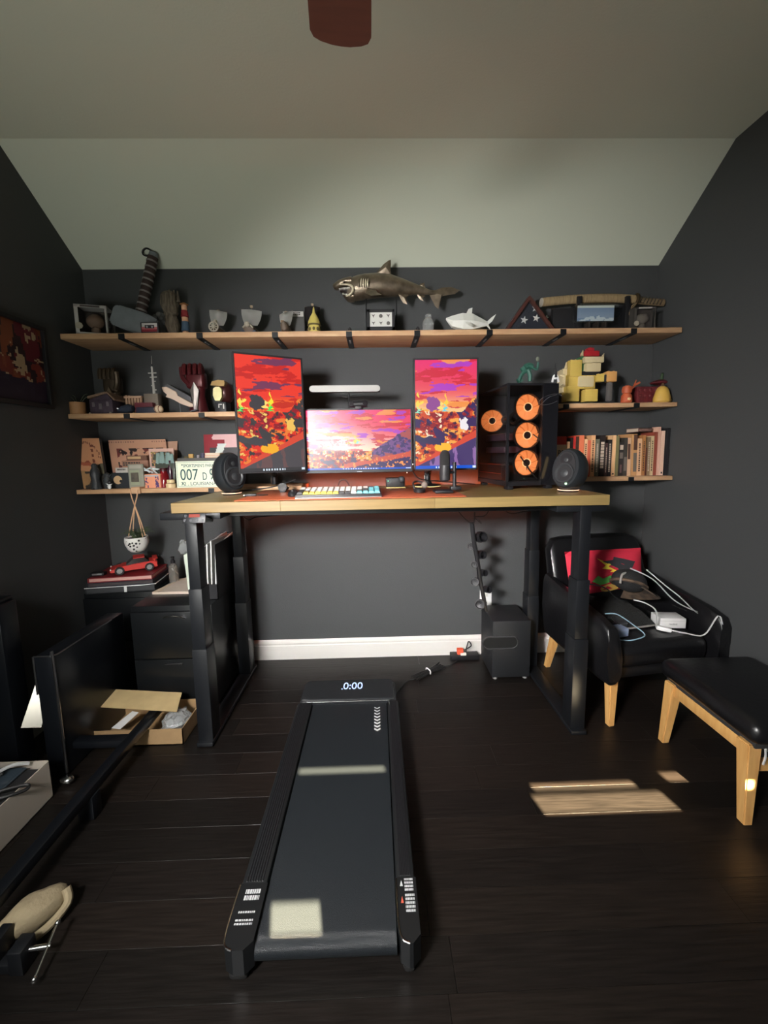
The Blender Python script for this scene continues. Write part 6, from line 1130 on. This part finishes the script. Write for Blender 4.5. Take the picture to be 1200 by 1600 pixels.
b2 = fcarton('pink_box', 'pink brown box with dark print, lower of two behind the graded card', 'box', 190, 231, 720, z3, -.125, -.085, mat('box_pink_tan', S(172, 128, 106), .7)); p, q = W(192, 722, -.1255), W(219, 728, -.1255); squig(b2, (p.x, -.1255, q.z), (q.x-p.x, 0, 0), (0, 0, p.z-q.z), 2, mat('print_dark', (0, 0, 0)), 11, h=.7)
sg = fcarton('name_sign', 'small white sign standing on the dark box with the beige roundel', 'sign', 180, 199, 731, W(190, 739, -.17).z, -.17, -.155, mat('sign_white', (.55, .52, .47), .6)); p, q = W(183, 732.5, -.1705), W(196, 735.5, -.1705); squig(sg, (p.x, -.1705, q.z), (q.x-p.x, 0, 0), (0, 0, p.z-q.z), 1, mat('print_dark', (0, 0, 0)), 12, h=.8)
b3 = fcarton('brown_box', 'narrow brown box resting on top of the pink brown box', 'box', 197, 229, 712, W(210, 720, -.12).z+.0006, -.12, -.088, mat('box_brown', S(120, 84, 68), .7)); bm = B(); p, q = W(199, 713.5, -.1205), W(220, 717, -.1205); box(bm, p.x, q.x, -.121, -.12, q.z, p.z); obj('label', bm, mat('print_beige', (0, 0, 0)), b3, smooth=False)
gc = fth('graded_card', 'clear slab holding a pale trading card, front of the low left shelf', 'card slab', 210.5, -.215, z3); bm = B(); fbox(bm, 199, 222.5, 725.5, z3+.0005, -.220, -.208, .002); obj('slab', bm, mat('slab_clear', S(150, 150, 136), .15), gc)
for x1, x2, y1, y2, m in ((201.5, 220.5, 727, 732, mat('slab_label', S(170, 164, 150), .6)), (202.5, 219, 735, 758, mat('card_green', S(150, 156, 130), .6)), (204, 217.5, 738.5, 753, mat('card_art', S(104, 96, 80), .6, col2=S(66, 62, 58), nscale=40))):
    bm = B(); p, q = W(x1, y1, -.2205), W(x2, y2, -.2205); o_ = {5: 0, 23: .0004, 14.5: .0008}[y2-y1]; box(bm, p.x, q.x, -.2206-o_, -.2199, q.z, p.z); obj('card_face', bm, m, gc, smooth=False)
sf = fth('statuette', 'dark grey statuette in front of the tan art book', 'statuette', 150, -.235, z3); obj('statue_body', flathe(150, z3, -.235, [(7, 0), (7.5, .006), (6, .03), (5, .06), (7, .09), (6, .115), (4, .13), (4.4, .145), (2, .156)], 12), mat('statue_slate', (.035, .04, .044), .4, bump=.5, nscale=60), sf); obj('plinth', flathe(150, z3, -.235, [(9, 0), (9, .008)], 4), blackp, sf)
sf2 = fth('statuette', 'small dark winged ornament behind the tiny black and white bird', 'statuette', 168, -.20, z3); obj('statue_body', flathe(168, z3, -.2, [(4, 0), (5, .02), (6, .05), (3, .075), (4, .09), (1, .10)], 10), mat('statue_slate', (0, 0, 0)), sf2); bm = B(); c = Vector((XZ(168, -.2), -.2, z3)); prism(bm, [c+Vector((-.03, 0, .09)), c+Vector((0, 0, .05)), c+Vector((.03, 0, .09)), c+Vector((0, 0, .075))], (0, .006, 0)); obj('wings', bm, mat('statue_slate', (0, 0, 0)), sf2, smooth=False)
bd_ = fth('bird_figurine', 'tiny black and white bird figurine at the front shelf edge', 'figurine', 170, -.245, z3); c = Vector((XZ(170.5, -.245), -.245, z3)); bm = B(); sph(bm, c+Vector((0, 0, .016)), (.011, .009, .016), 10); obj('belly', bm, whitep, bd_); bm = B(); sph(bm, c+Vector((0, .002, .040)), (.012, .010, .012), 10); obj('head', bm, rubber, bd_); bm = B(); prism(bm, [c+Vector((-.022, 0, .034)), c+Vector((0, 0, .022)), c+Vector((.022, 0, .034)), c+Vector((0, 0, .030))], (0, .004, 0)); obj('wings', bm, whitep, bd_, smooth=False)
gb = fth('gift_box', 'clear box with pink and purple leaf print and white wrapping on top', 'box', 237, -.205, z3); bm = B(); fbox(bm, 225, 249.5, 741, z3+.0005, -.225, -.165, .002); obj('carton', bm, mat('gift_pink', S(226, 150, 118), .5), gb)
p, q = W(225.5, 742, -.2255), W(249, 762, -.2255); flat('leaf_print', gb, (p.x, -.2258, z3+.003), (q.x-p.x, 0, 0), (0, 0, p.z-z3-.006), 24, 20, lambda u, v: mixc(mixc(full(u, (232, 156, 122)), (86, 62, 110), ((np.abs(u-.5) > .25) & (fbm(u*9, v*7+4) > .5))*1.), (160, 180, 190), (v > .88)*1.), printm)
bm = B(); rnd = random.Random(4)
for k_ in range(7): c = W(228+rnd.uniform(0, 18), 737+rnd.uniform(-5, 2), -.20); box(bm, -.022, .022, -.003, .003, -.004, .004, .002, Matrix.Translation(c) @ Matrix.Rotation(rnd.uniform(-1, 1), 4, 'Y') @ Matrix.Rotation(rnd.uniform(-.6, .6), 4, 'Z'))
obj('tissue', bm, mat('pale_tissue', S(200, 212, 212), .5), gb)
ph = fth('photo_frame', 'white bordered photo frame behind the pale blue crystal', 'frame', 252, -.115, z3); p, q = W(232, 701, -.12), W(273, 728, -.12); bm = B(); box(bm, p.x, q.x, -.12, -.112, z3+.001, p.z); obj('mount', bm, mat('mount_pink_white', S(214, 176, 160), .7), ph, smooth=False)
flat('photo', ph, (p.x+.012, -.1206, q.z), (q.x-p.x-.024, 0, 0), (0, 0, p.z-q.z-.02), 26, 18, lambda u, v: mixc(mixc(full(u, (150, 110, 92)), (70, 76, 62), (fbm(u*5+7, v*4) > .52)*1.), (200, 170, 90), (fbm(u*8+2, v*8+30) > .66)*1.), printm)
cy_ = fth('crystal_cluster', 'pale blue green crystal ornament in front of the photo frame', 'ornament', 256, -.17, z3); bm = B(); 
for px, y1, w_ in ((247, 708, 4.5), (253, 706, 4), (262, 707, 5), (268, 709, 3.5)): c = W(px, y1, -.16); cyl(bm, (c.x, -.16, W(px, 725, -.16).z), c, w_*K(-.16), w_*K(-.16)*.6, 6)
obj('crystals', bm, mat('pale_teal_glass', S(176, 206, 200), .15, trans=.4), cy_, smooth=False); bm = B(); fbox(bm, 242, 272, 724, z3+.0005, -.175, -.145, .002); obj('dark_stand', bm, mat('stand_dark_glass', S(74, 78, 70), .2), cy_)
jr = fth('red_jar', 'dark red glass jar behind a stack of cream discs', 'jar', 257, -.185, z3); obj('jar_body', flathe(257, z3, -.185, [(6, 0), (7, .004), (7, .075), (5, .088), (5, .10)], 18), mat('red_glass', S(124, 24, 30), .12), jr); obj('jar_lid', flathe(257, z3, -.185, [(5.6, .10), (5.6, .115), (4.8, .119)], 16), mat('dark_red_lid', S(70, 20, 26), .4), jr)
jr2 = fth('dark_bottle', 'tall plum coloured bottle between the red jar and license plate', 'bottle', 268, -.16, z3); obj('bottle_body', flathe(268, z3, -.16, [(5.4, 0), (6, .004), (6, .10), (4, .13), (3.4, .16), (3.6, .165)], 16), mat('plum_glass', S(54, 24, 38), .2), jr2)
for i, (yt, yb) in enumerate(((745, 750.5), (752, 760))):
    zz = z3+.0006 if i == 1 else z3+.030; solo('cream_disc', flathe(267, zz, -.232, [(7, 0), (7.4, .003), (7.4, .022), (7, .026)] if i else [(5.4, 0), (5.8, .003), (5.8, .017), (5.4, .020)], 20), mat('disc_cream', S(222, 196, 150), .5), 'large cream tin lowest in the little stack beside the plate' if i else 'small cream tin on top of the little stack beside the plate', 'tin', 'stacked cream tins')
pk = fcarton('grey_case', 'long dark grey case standing behind the license plate', 'case', 276, 352, 716, z3, -.17, -.10, mat('case_slate', S(86, 84, 80), .5), .003)
zc_ = W(300, 716, -.16).z+.0005
for x1, x2, h_, m, lb_ in ((287, 293, .012, mat('olive_toy', S(96, 90, 60), .6), 'small olive block on the grey case left of the yellow cube'), (294, 301, .026, mat('toy_cube_yellow', S(190, 150, 84), .5), 'small yellow cube on top of the grey case'), (307, 311, .018, mat('toy_cube_grey', S(150, 146, 150), .5), 'tiny grey piece on the grey case right of the yellow cube'), (313, 318, .030, mat('toy_cube_navy', S(60, 58, 84), .5), 'small navy piece on the grey case beside the cream books')):
    a, b = W(x1, 710, -.15), W(x2, 710, -.15); bm = B(); box(bm, a.x, b.x, -.15, -.13, zc_, zc_+h_, .003); solo('toy_piece', bm, m, lb_, 'toy piece', 'small toys on the grey case')
lp, bl, U, V, N = board('license_plate', 'pale green license plate with dark green numerals leaning on the left shelf', 'license plate', ((274, 721), (353, 719), (354, 763), (277, 764)), -.236, -.205, None, 0, 0, mat('plate_white', S(226, 232, 208), .45), .003)
gt = mat('plate_green', S(44, 84, 80), .5); rim = B(); tube(rim, [bl+U*.025+V*.05, bl+U*.975+V*.05, bl+U*.975+V*.95, bl+U*.025+V*.95, bl+U*.025+V*.05], .0016, 6, 0); obj('rim', rim, mat('plate_rim', S(150, 170, 156), .5), lp)
text(lp, "SPORTSMEN'S PARADISE", bl+U*.15+V*.77+N*.0004, U, V, U.length*.76, gt, height=V.length*.12)
text(lp, '007', bl+U*.085+V*.28+N*.0004, U, V, U.length*.36, gt, 'numerals', height=V.length*.42)
text(lp, 'D', bl+U*.535+V*.28+N*.0004, U, V, U.length*.085, gt, 'numerals', height=V.length*.28)
text(lp, '917', bl+U*.68+V*.28+N*.0004, U, V, U.length*.27, gt, 'numerals', height=V.length*.42)
text(lp, '72 . LOUISIANA', bl+U*.09+V*.08+N*.0004, U, V, U.length*.72, gt, height=V.length*.13)
bm = B()
for fu, fv in ((.13, .86), (.87, .86), (.13, .14), (.87, .14)): c = bl+U*fu+V*fv; cyl(bm, c+N*.0004, c+N*.0012, .004, n=10)
obj('bolt_hole', bm, gt, lp)
zb_ = zc_
for i, (x1, x2, h_, m, lb_) in enumerate(((320, 357, .016, mat('cover_pink_cream', S(216, 166, 140), .7), 'pink cream paperback lying flat on the grey case'), (321, 344, .013, mat('cover_white_cream', S(232, 214, 190), .7), 'small cream paperback lying on the pink cream paperback'))):
    a, b = W(x1, 710, -.16), W(x2, 710, -.16); t = thing('book', lb_, 'book', ((a.x+b.x)/2, -.12, zb_), 0, 'paperbacks on the grey case'); bm = B(); box(bm, a.x, b.x, -.165, -.105, zb_, zb_+.003); box(bm, a.x, b.x, -.165, -.105, zb_+h_-.003, zb_+h_); box(bm, a.x, a.x+.003, -.165, -.105, zb_, zb_+h_); obj('cover', bm, m, t, smooth=False); bm = B(); box(bm, a.x+.003, b.x-.002, -.163, -.107, zb_+.003, zb_+h_-.003); obj('pages', bm, cream, t, smooth=False); zb_ += h_+.0006
def redart(u, v):
    c = full(u, (216, 172, 172)); n = fbm(u*5+13, v*5+2); c = mixc(c, (140, 26, 40), ((u < .22+.1*(n-.5)) | ((v > .62) & (u < .55) & (v < .86) & (n > .42)))*1.); c = mixc(c, (60, 58, 60), ((v < .62) & (u > .14))*1.); c = mixc(c, (206, 214, 206), ((np.abs(u-.22-.35*v) < .07+.05*v) & (v < .72))*1.); return mixc(c, (170, 170, 164), ((np.abs(v-.36) < .05) & (u > .35) & (u < .62) & (np.sin(u*120) > -.2))*1.)
bl_, br_, tl_ = W(318, 707, -.07), W(378, 706, -.07), W(318, 679, -.04); t = thing('art_print', 'pink, red and black picture standing behind the flat paperbacks', 'print', ((bl_.x+br_.x)/2, -.07, Z3L)); bm = B(); bl_.z = Z3L+.001; br_.z = Z3L+.001; U, V = br_-bl_, tl_-bl_; N = U.cross(V).normalized(); prism(bm, [bl_, br_, br_+V, tl_], -N*.004); obj('panel', bm, mat('print_paper_edge', (0, 0, 0)), t, smooth=False)
vb = (W(318, 707, -.07)-bl_).length/V.length; flat('print', t, bl_+V*.32+N*.0006, U, V*.68, 48, 26, redart, printm)

ZREF = Z2R+.05
# ------------------------------------------------------------------ middle right shelf: plain stand-ins for the toys
z4 = Z2R
def brick(par, nm, x1, x2, yt, yb, Y, d, m, zb=None, bev=.004):
    p, q = W(x1, yt, Y), W(x2, yb, Y); bm = B(); box(bm, p.x, q.x, Y, Y+d, max(q.z, z4+.0086) if zb is None else zb, p.z, bev); o = obj(nm, bm, m, par); 
    nx_ = max(1, int((q.x-p.x)/.022)); bm = B()
    for i in range(nx_): cx = p.x+(q.x-p.x)*(i+.5)/nx_; lathe(bm, [(.006, -.001), (.006, .0035)], (cx, Y+d*.3, p.z), 10); lathe(bm, [(.006, -.001), (.006, .0035)], (cx, Y+d*.7, p.z), 10)
    obj('studs', bm, m, o); return o
ty = mat('brick_yellow', S(206, 178, 92), .4); tcm = mat('brick_cream', S(206, 190, 150), .4); tg = mat('brick_green', S(54, 112, 74), .4); tr = mat('brick_red', S(168, 36, 44), .4); to_ = mat('brick_orange', S(214, 160, 96), .4); tk = mat('brick_black', (.02, .02, .022), .4)
tb_ = thing('brick_sculpture', 'large abstract toy brick sculpture in yellow, cream, green and red', 'toy', (W(915, 600, -.18).x, -.15, z4)); 
bm = B(); fbox(bm, 877, 962, 626, z4+.0005, -.235, -.06, .002, zt=z4+.008); obj('base_plate', bm, mat('brick_slate', S(60, 60, 58), .5, noise=.4, nscale=90), tb_)
for a_ in (('leg_block', 886, 905, 603, 627, -.20, .07, ty), ('leg_block', 915, 934, 608, 627, -.20, .07, ty), ('body_block', 888, 930, 585, 607, -.19, .10, ty), ('body_block', 905, 928, 588, 604, -.205, .03, tcm), ('shell_block', 880, 890, 576, 613, -.16, .08, tcm), ('shoulder_block', 892, 909, 562, 588, -.20, .06, ty), ('collar_block', 906, 938, 580, 587, -.19, .09, tk), ('neck_block', 909, 924, 556, 581, -.17, .08, tg), ('top_block', 914, 944, 557, 566, -.20, .08, tcm), ('front_block', 917, 939, 567, 580, -.205, .07, tcm), ('crest_block', 914, 937, 548, 556, -.18, .06, tr), ('crest_block', 919, 929, 543, 548, -.17, .04, tr), ('arm_block', 933, 946, 584, 596, -.20, .05, ty), ('arm_band', 945, 949, 585, 597, -.205, .055, tk), ('hand_block', 949, 964, 580, 596, -.21, .05, to_), ('support_post', 950, 956, 597, 626, -.19, .02, mat('brick_grey', S(96, 92, 90), .5))):
    brick(tb_, *a_)
for px, py, tx, ty_ in ((909, 556, 911, 547), (884, 576, 885, 566), (881, 587, 874, 586), (881, 602, 874, 605), (941, 559, 944, 552)): bm = B(); cyl(bm, W(px, py, -.17), W(tx, ty_, -.17), .010, .002, 10); obj('cone_piece', bm, tcm, tb_)
oz = thing('orange_peg_toy', 'small orange and cream peg toy right of the brick sculpture', 'toy', (W(979, 600, -.19).x, -.19, z4)); k = K(-.19); c = Vector((XZ(979, -.19), -.19, z4))
om = mat('toy_orange', S(186, 88, 54), .5); bm = B(); lathe(bm, [(8*k*.7, .0005), (8*k, .012), (7.5*k, .05), (4*k, .068)], c, 18); obj('body', bm, om, oz); bm = B(); lathe(bm, [(6.5*k, .066), (7.2*k, .085), (6*k, .104), (2*k, .112)], c, 18); obj('head', bm, om, oz); bm = B(); sph(bm, c+Vector((0, -.020, .026)), (.017, .012, .020), 12); obj('cream_disc', bm, mat('toy_cream', S(222, 196, 150), .5), oz)
bm = B(); tube(bm, [c+Vector((.02, .01, .07)), c+Vector((.05, .01, .11)), c+Vector((.085, .01, .13))], .006, 8); cyl(bm, c+Vector((.05, .01, .11)), c+Vector((.062, .01, .145)), .005, .002); obj('branch', bm, om, oz)
rb = thing('red_toy_box', 'dark red brick built box with a round red top behind yellow toy', 'toy', (W(1012, 600, -.12).x, -.12, z4)); rm = mat('toy_dark_red', S(98, 34, 38), .45, noise=.3, nscale=60)
bm = B(); fbox(bm, 996, 1034, 604, z4+.0005, -.15, -.07, .004); obj('block', bm, rm, rb)
for px in (1001, 1009, 1017, 1026): 
    for py in (609, 618): bm = B(); q = W(px, py, -.1505); sph(bm, q, (.012, .006, .012), 8); obj('red_button', bm, rm, rb)
c = W(1033, 600, -.11); bm = B(); lathe(bm, [(3*k, 0), (17*k, .010), (18*k, .016), (10*k, .030), (2*k, .036)], (c.x, -.11, W(1033, 602, -.11).z), 20, sy=.55); obj('round_top', bm, rm, rb); bm = B(); cyl(bm, (c.x, -.11, W(1033, 602, -.11).z+.03), W(1035, 583, -.11), .010, .008); obj('green_knob', bm, mat('toy_green_dark', S(52, 72, 48), .5), rb)
bm = B(); cyl(bm, (c.x, -.105, z4+.0005), (c.x, -.105, W(1033, 602, -.11).z+.004), .012); obj('pillar', bm, rm, rb)
yg = thing('yellow_gourd', 'squat yellow gourd shaped ornament at the right end of the shelf', 'ornament', (W(1035, 600, -.21).x, -.21, z4)); c = Vector((XZ(1034.5, -.21), -.21, z4)); k = K(-.21)
bm = B(); lathe(bm, [(10*k, .0005), (12.5*k, .010), (12.5*k, .030), (10.5*k, .055), (9.5*k, .072), (7*k, .092), (3*k, .102)], c, 20, sy=.85); obj('gourd', bm, mat('gourd_yellow', S(206, 166, 78), .5), yg); bm = B(); lathe(bm, [(2.5*k, .10), (1.6*k, .118), (.6*k, .120)], c, 8); obj('stem', bm, mat('gourd_stem', S(96, 74, 44), .7), yg); bm = B(); sph(bm, c+Vector((.052, .01, .016)), (.018, .015, .015), 10); obj('side_bulb', bm, mat('gourd_bulb', S(160, 140, 90), .5), yg)
# on top of the computer tower
zp = ZD+PH; gf = thing('green_ornament', 'small dark green leafy abstract ornament standing on the computer tower', 'ornament', (.83, -.32, zp)); gmn = mat('jade_green', S(44, 92, 78), .5)
def GP(px, py): q = W(px, py, -.32); return Vector((q.x, -.32, max(q.z, zp+.004)))
bm = B()
for pts, r_ in (([(811, 595), (815, 586), (822, 579)], .010), ([(828, 596), (828, 586), (825, 578)], .012), ([(820, 574), (826, 571), (832, 573)], .016), ([(832, 574), (839, 577), (841, 566)], .007)): tube(bm, [GP(*p_) for p_ in pts], r_, 8)
obj('stems', bm, gmn, gf); bm = B(); q = GP(840, 561); sph(bm, q, (.010, .008, .014), 10); obj('bud', bm, mat('bud_grey', S(110, 116, 100), .5), gf)
bm = B()
for pts in ([(814, 575), (824, 568), (834, 572), (828, 582), (818, 582)], [(808, 592), (814, 588), (818, 595), (812, 598)]): prism(bm, [GP(*p_) for p_ in pts], (0, .02, 0))
obj('leaves', bm, gmn, gf, smooth=False)
rk = thing('toy_rocket', 'small black and white pointed toy standing on the computer tower', 'toy', (.95, -.42, zp)); 
def RP(px, py): q = W(px, py, -.42); return Vector((q.x, -.42, max(q.z, zp+.003)))
bm = B(); cyl(bm, RP(868, 590), RP(868, 567), .010, .0015, 10); obj('spike', bm, blackp, rk); bm = B(); tube(bm, [RP(863, 597), RP(865, 589), RP(868, 586), RP(871, 589), RP(873, 597)], .006, 6); sph(bm, RP(868, 590), .010, 8); obj('white_legs', bm, whitep, rk)

# ------------------------------------------------------------------ books on the low right shelf
z5 = Z3R
BK = [  # x left, x right, top y, colour, lean px, label, mark style
 (862, 883, 682, (226, 196, 160), 0, 'cream book with a red top band and black letters behind right speaker', 'be'),
 (884.5, 888.5, 690, (232, 190, 150), 0, 'slim cream book right of the red banded book', ''),
 (889, 893.5, 684, (36, 26, 24), 0, 'dark slim book left of the bright red book', ''),
 (894, 897.5, 682, (200, 50, 44), 0, 'bright red slim book above the right speaker', ''),
 (898, 902.5, 682, (70, 44, 34), 0, 'dark brown book between the red and orange books', ''),
 (903, 910.5, 680, (226, 120, 82), 0, 'wide orange book above the right speaker', ''),
 (911, 916, 686, (228, 176, 134), 0, 'pale peach book right of the wide orange book', 'd'),
 (916.5, 921, 688, (216, 104, 74), 0, 'salmon red book right of the pale peach book', ''),
 (921.5, 928, 680, (226, 172, 122), 0, 'tall peach book left of the grey green book', 'd'),
 (928.5, 934.5, 686, (104, 104, 88), 0, 'grey green book with pale spine lettering', 'l'),
 (935, 943.5, 680, (34, 24, 22), 0, 'black book with large pale spine lettering', 'L'),
 (944, 947.5, 692, (70, 46, 44), 0, 'short dark brown book right of the large lettered black book', 'l'),
 (948, 954, 687, (30, 24, 24), 0, 'black book with two grey spine labels left of the cream book', 'l'),
 (954.5, 960, 680, (232, 186, 136), 0, 'tall cream book left of the olive book', 'b'),
 (960.3, 965, 681, (122, 116, 78), 0, 'olive book right of the tall cream book', ''),
 (965.5, 972.5, 691, (40, 34, 32), 0, 'short black book with grey label bands', 'g'),
 (973, 979, 684, (58, 54, 48), 1, 'charcoal book with a pale lower label', 'p'),
 (979.5, 985, 684, (216, 176, 140), 2, 'cream book with a dark picture on its spine', 'k'),
 (985.5, 994, 678, (196, 146, 96), 1.5, 'thick tan book with a brown spine panel', 'n'),
 (994.7, 1001.5, 685, (222, 176, 134), 1.5, 'cream book with small brown spine lettering', 'd'),
 (1002, 1006.8, 680, (170, 116, 68), 1, 'tan orange book with dark marks on its spine', 'd'),
 (1007.2, 1009.8, 700, (90, 44, 32), 1, 'very short rust brown book', ''),
 (1010.2, 1014.5, 683, (128, 106, 80), 1, 'beige brown book with pale marks', 'l'),
 (1015, 1019.5, 681, (206, 182, 140), 1, 'cream book left of the dark red book', 'd'),
 (1020, 1024.6, 675, (150, 72, 56), 1, 'dark red book left of the tallest white book', ''),
 (1026, 1029.3, 667, (222, 176, 152), 1, 'tallest slim white book', ''),
 (1030.3, 1035.5, 673, (226, 190, 166), .5, 'white book with a small black mark near its foot', 'b'),
 (1037, 1042, 669, (30, 28, 32), -1, 'black slim book second from the right end', ''),
 (1043, 1049, 667, (42, 42, 42), -2, 'charcoal ringed notebook at the right end of the row', 'r')]
BY = -.205; lab_l = mat('spine_pale', S(196, 178, 158), .7); lab_d = mat('spine_brown', S(84, 56, 44), .7)
for i, (x1, x2, yt, col, lean, lab, st) in enumerate(BK):
    xm = W(x1, 742, BY).x; xM = W(x2, 742, BY).x; h = W((x1+x2)/2, yt, BY).z-z5; sh = lean*K(BY); d = .13+.02*(i*7 % 4)/3; ln = math.atan2(-sh, h); xm -= max(0, 0)
    t = thing('book', lab, 'book', ((xm+xM)/2, BY+d/2, z5), 0, 'books in a row on the low right shelf'); w = xM-xm
    skw = lambda bm: [setattr(v, 'co', Vector((v.co.x-sh*(v.co.z-z5)/h*(-1) if False else v.co.x-sh+sh*(1-(v.co.z-z5)/h)*1.0+0, v.co.y, v.co.z))) for v in bm.verts]
    cm = mat('cover_%d' % i, S(*col), .6); cv = min(.002, w*.2); bm = B(); box(bm, xm, xm+cv, BY, BY+d, z5+.0005, z5+h); box(bm, xM-cv, xM, BY, BY+d, z5+.0005, z5+h); box(bm, xm, xM, BY-.001, BY+cv, z5+.0005, z5+h, .0006, seg=1); skw(bm); obj('cover', bm, cm, t, smooth=False)
    bm = B(); box(bm, xm+cv, xM-cv, BY+cv, BY+d-.003, z5+.004, z5+h-.004); skw(bm); obj('pages', bm, cream, t, smooth=False)
    def mark(fz0, fz1, m, fx0=.15, fx1=.85, nm='spine_label'): bm = B(); box(bm, xm+w*fx0, xm+w*fx1, BY-.0018, BY-.0008, z5+h*fz0, z5+h*fz1); skw(bm); obj(nm, bm, m, t, smooth=False)
    rnd = random.Random(i)
    if st == 'be': mark(.80, 1.0, mat('spine_red', S(190, 54, 40), .6), 0, 1); text(t, 'BE', (xm+w*.42, BY-.0012, z5+h*.50), (1, 0, 0), (0, 0, 1), w*.44, mat('dark_letter', (0, 0, 0)), 'spine_lettering', height=.042)
    elif st in 'lLd' and st:
        z = .12 if st != 'L' else .2
        while z < .85: s_ = rnd.uniform(.02, .05)*(1.6 if st == 'L' else 1); mark(z, z+s_, lab_l if st != 'd' else lab_d, .30 if st != 'L' else .2, .66 if st != 'L' else .8, 'spine_lettering'); z += s_+.015
    elif st == 'b': mark(.04, .08, rubber, .3, .7)
    elif st == 'g': mark(.78, .92, lab_l); mark(.52, .70, mat('spine_grey', S(110, 100, 92), .7)); mark(.1, .34, mat('spine_mauve', S(104, 78, 78), .7), .3, .7)
    elif st == 'p': mark(.14, .50, mat('spine_grey', (0, 0, 0)))
    elif st == 'k': mark(.44, .84, lab_d, .1, .8)
    elif st == 'n': mark(.62, .98, lab_d, .35, 1); mark(.1, .55, mat('spine_grey', (0, 0, 0)), .35, .95)
    elif st == 'r':
        bm = B(); [tube(bm, [(xm+w*.2, BY-.002, z5+h*(.06+.045*q)), (xm+w*.5, BY-.006, z5+h*(.06+.045*q)+.002), (xm+w*.8, BY-.002, z5+h*(.06+.045*q))], .0012, 4, 2) for q in range(20)]; skw(bm); obj('ring_binding', bm, silver, t)
zz = max(W((1010+1020)/2, 681, BY).z, W(1022, 675, BY).z)+.002; a, b = W(1000, 676, BY), W(1021, 676, BY); t = thing('book', 'mauve book lying flat on top of the upright books near the right end', 'book', ((a.x+b.x)/2, -.14, zz)); bm = B(); box(bm, a.x, b.x, -.19, -.07, zz, zz+.004); box(bm, a.x, b.x, -.19, -.07, zz+.022, zz+.026); box(bm, a.x, b.x, -.19, -.186, zz, zz+.026); obj('cover', bm, mat('cover_mauve', S(120, 88, 78), .7, noise=.3, nscale=60), t, smooth=False); bm = B(); box(bm, a.x+.002, b.x-.002, -.186, -.072, zz+.004, zz+.022); obj('pages', bm, cream, t, smooth=False)
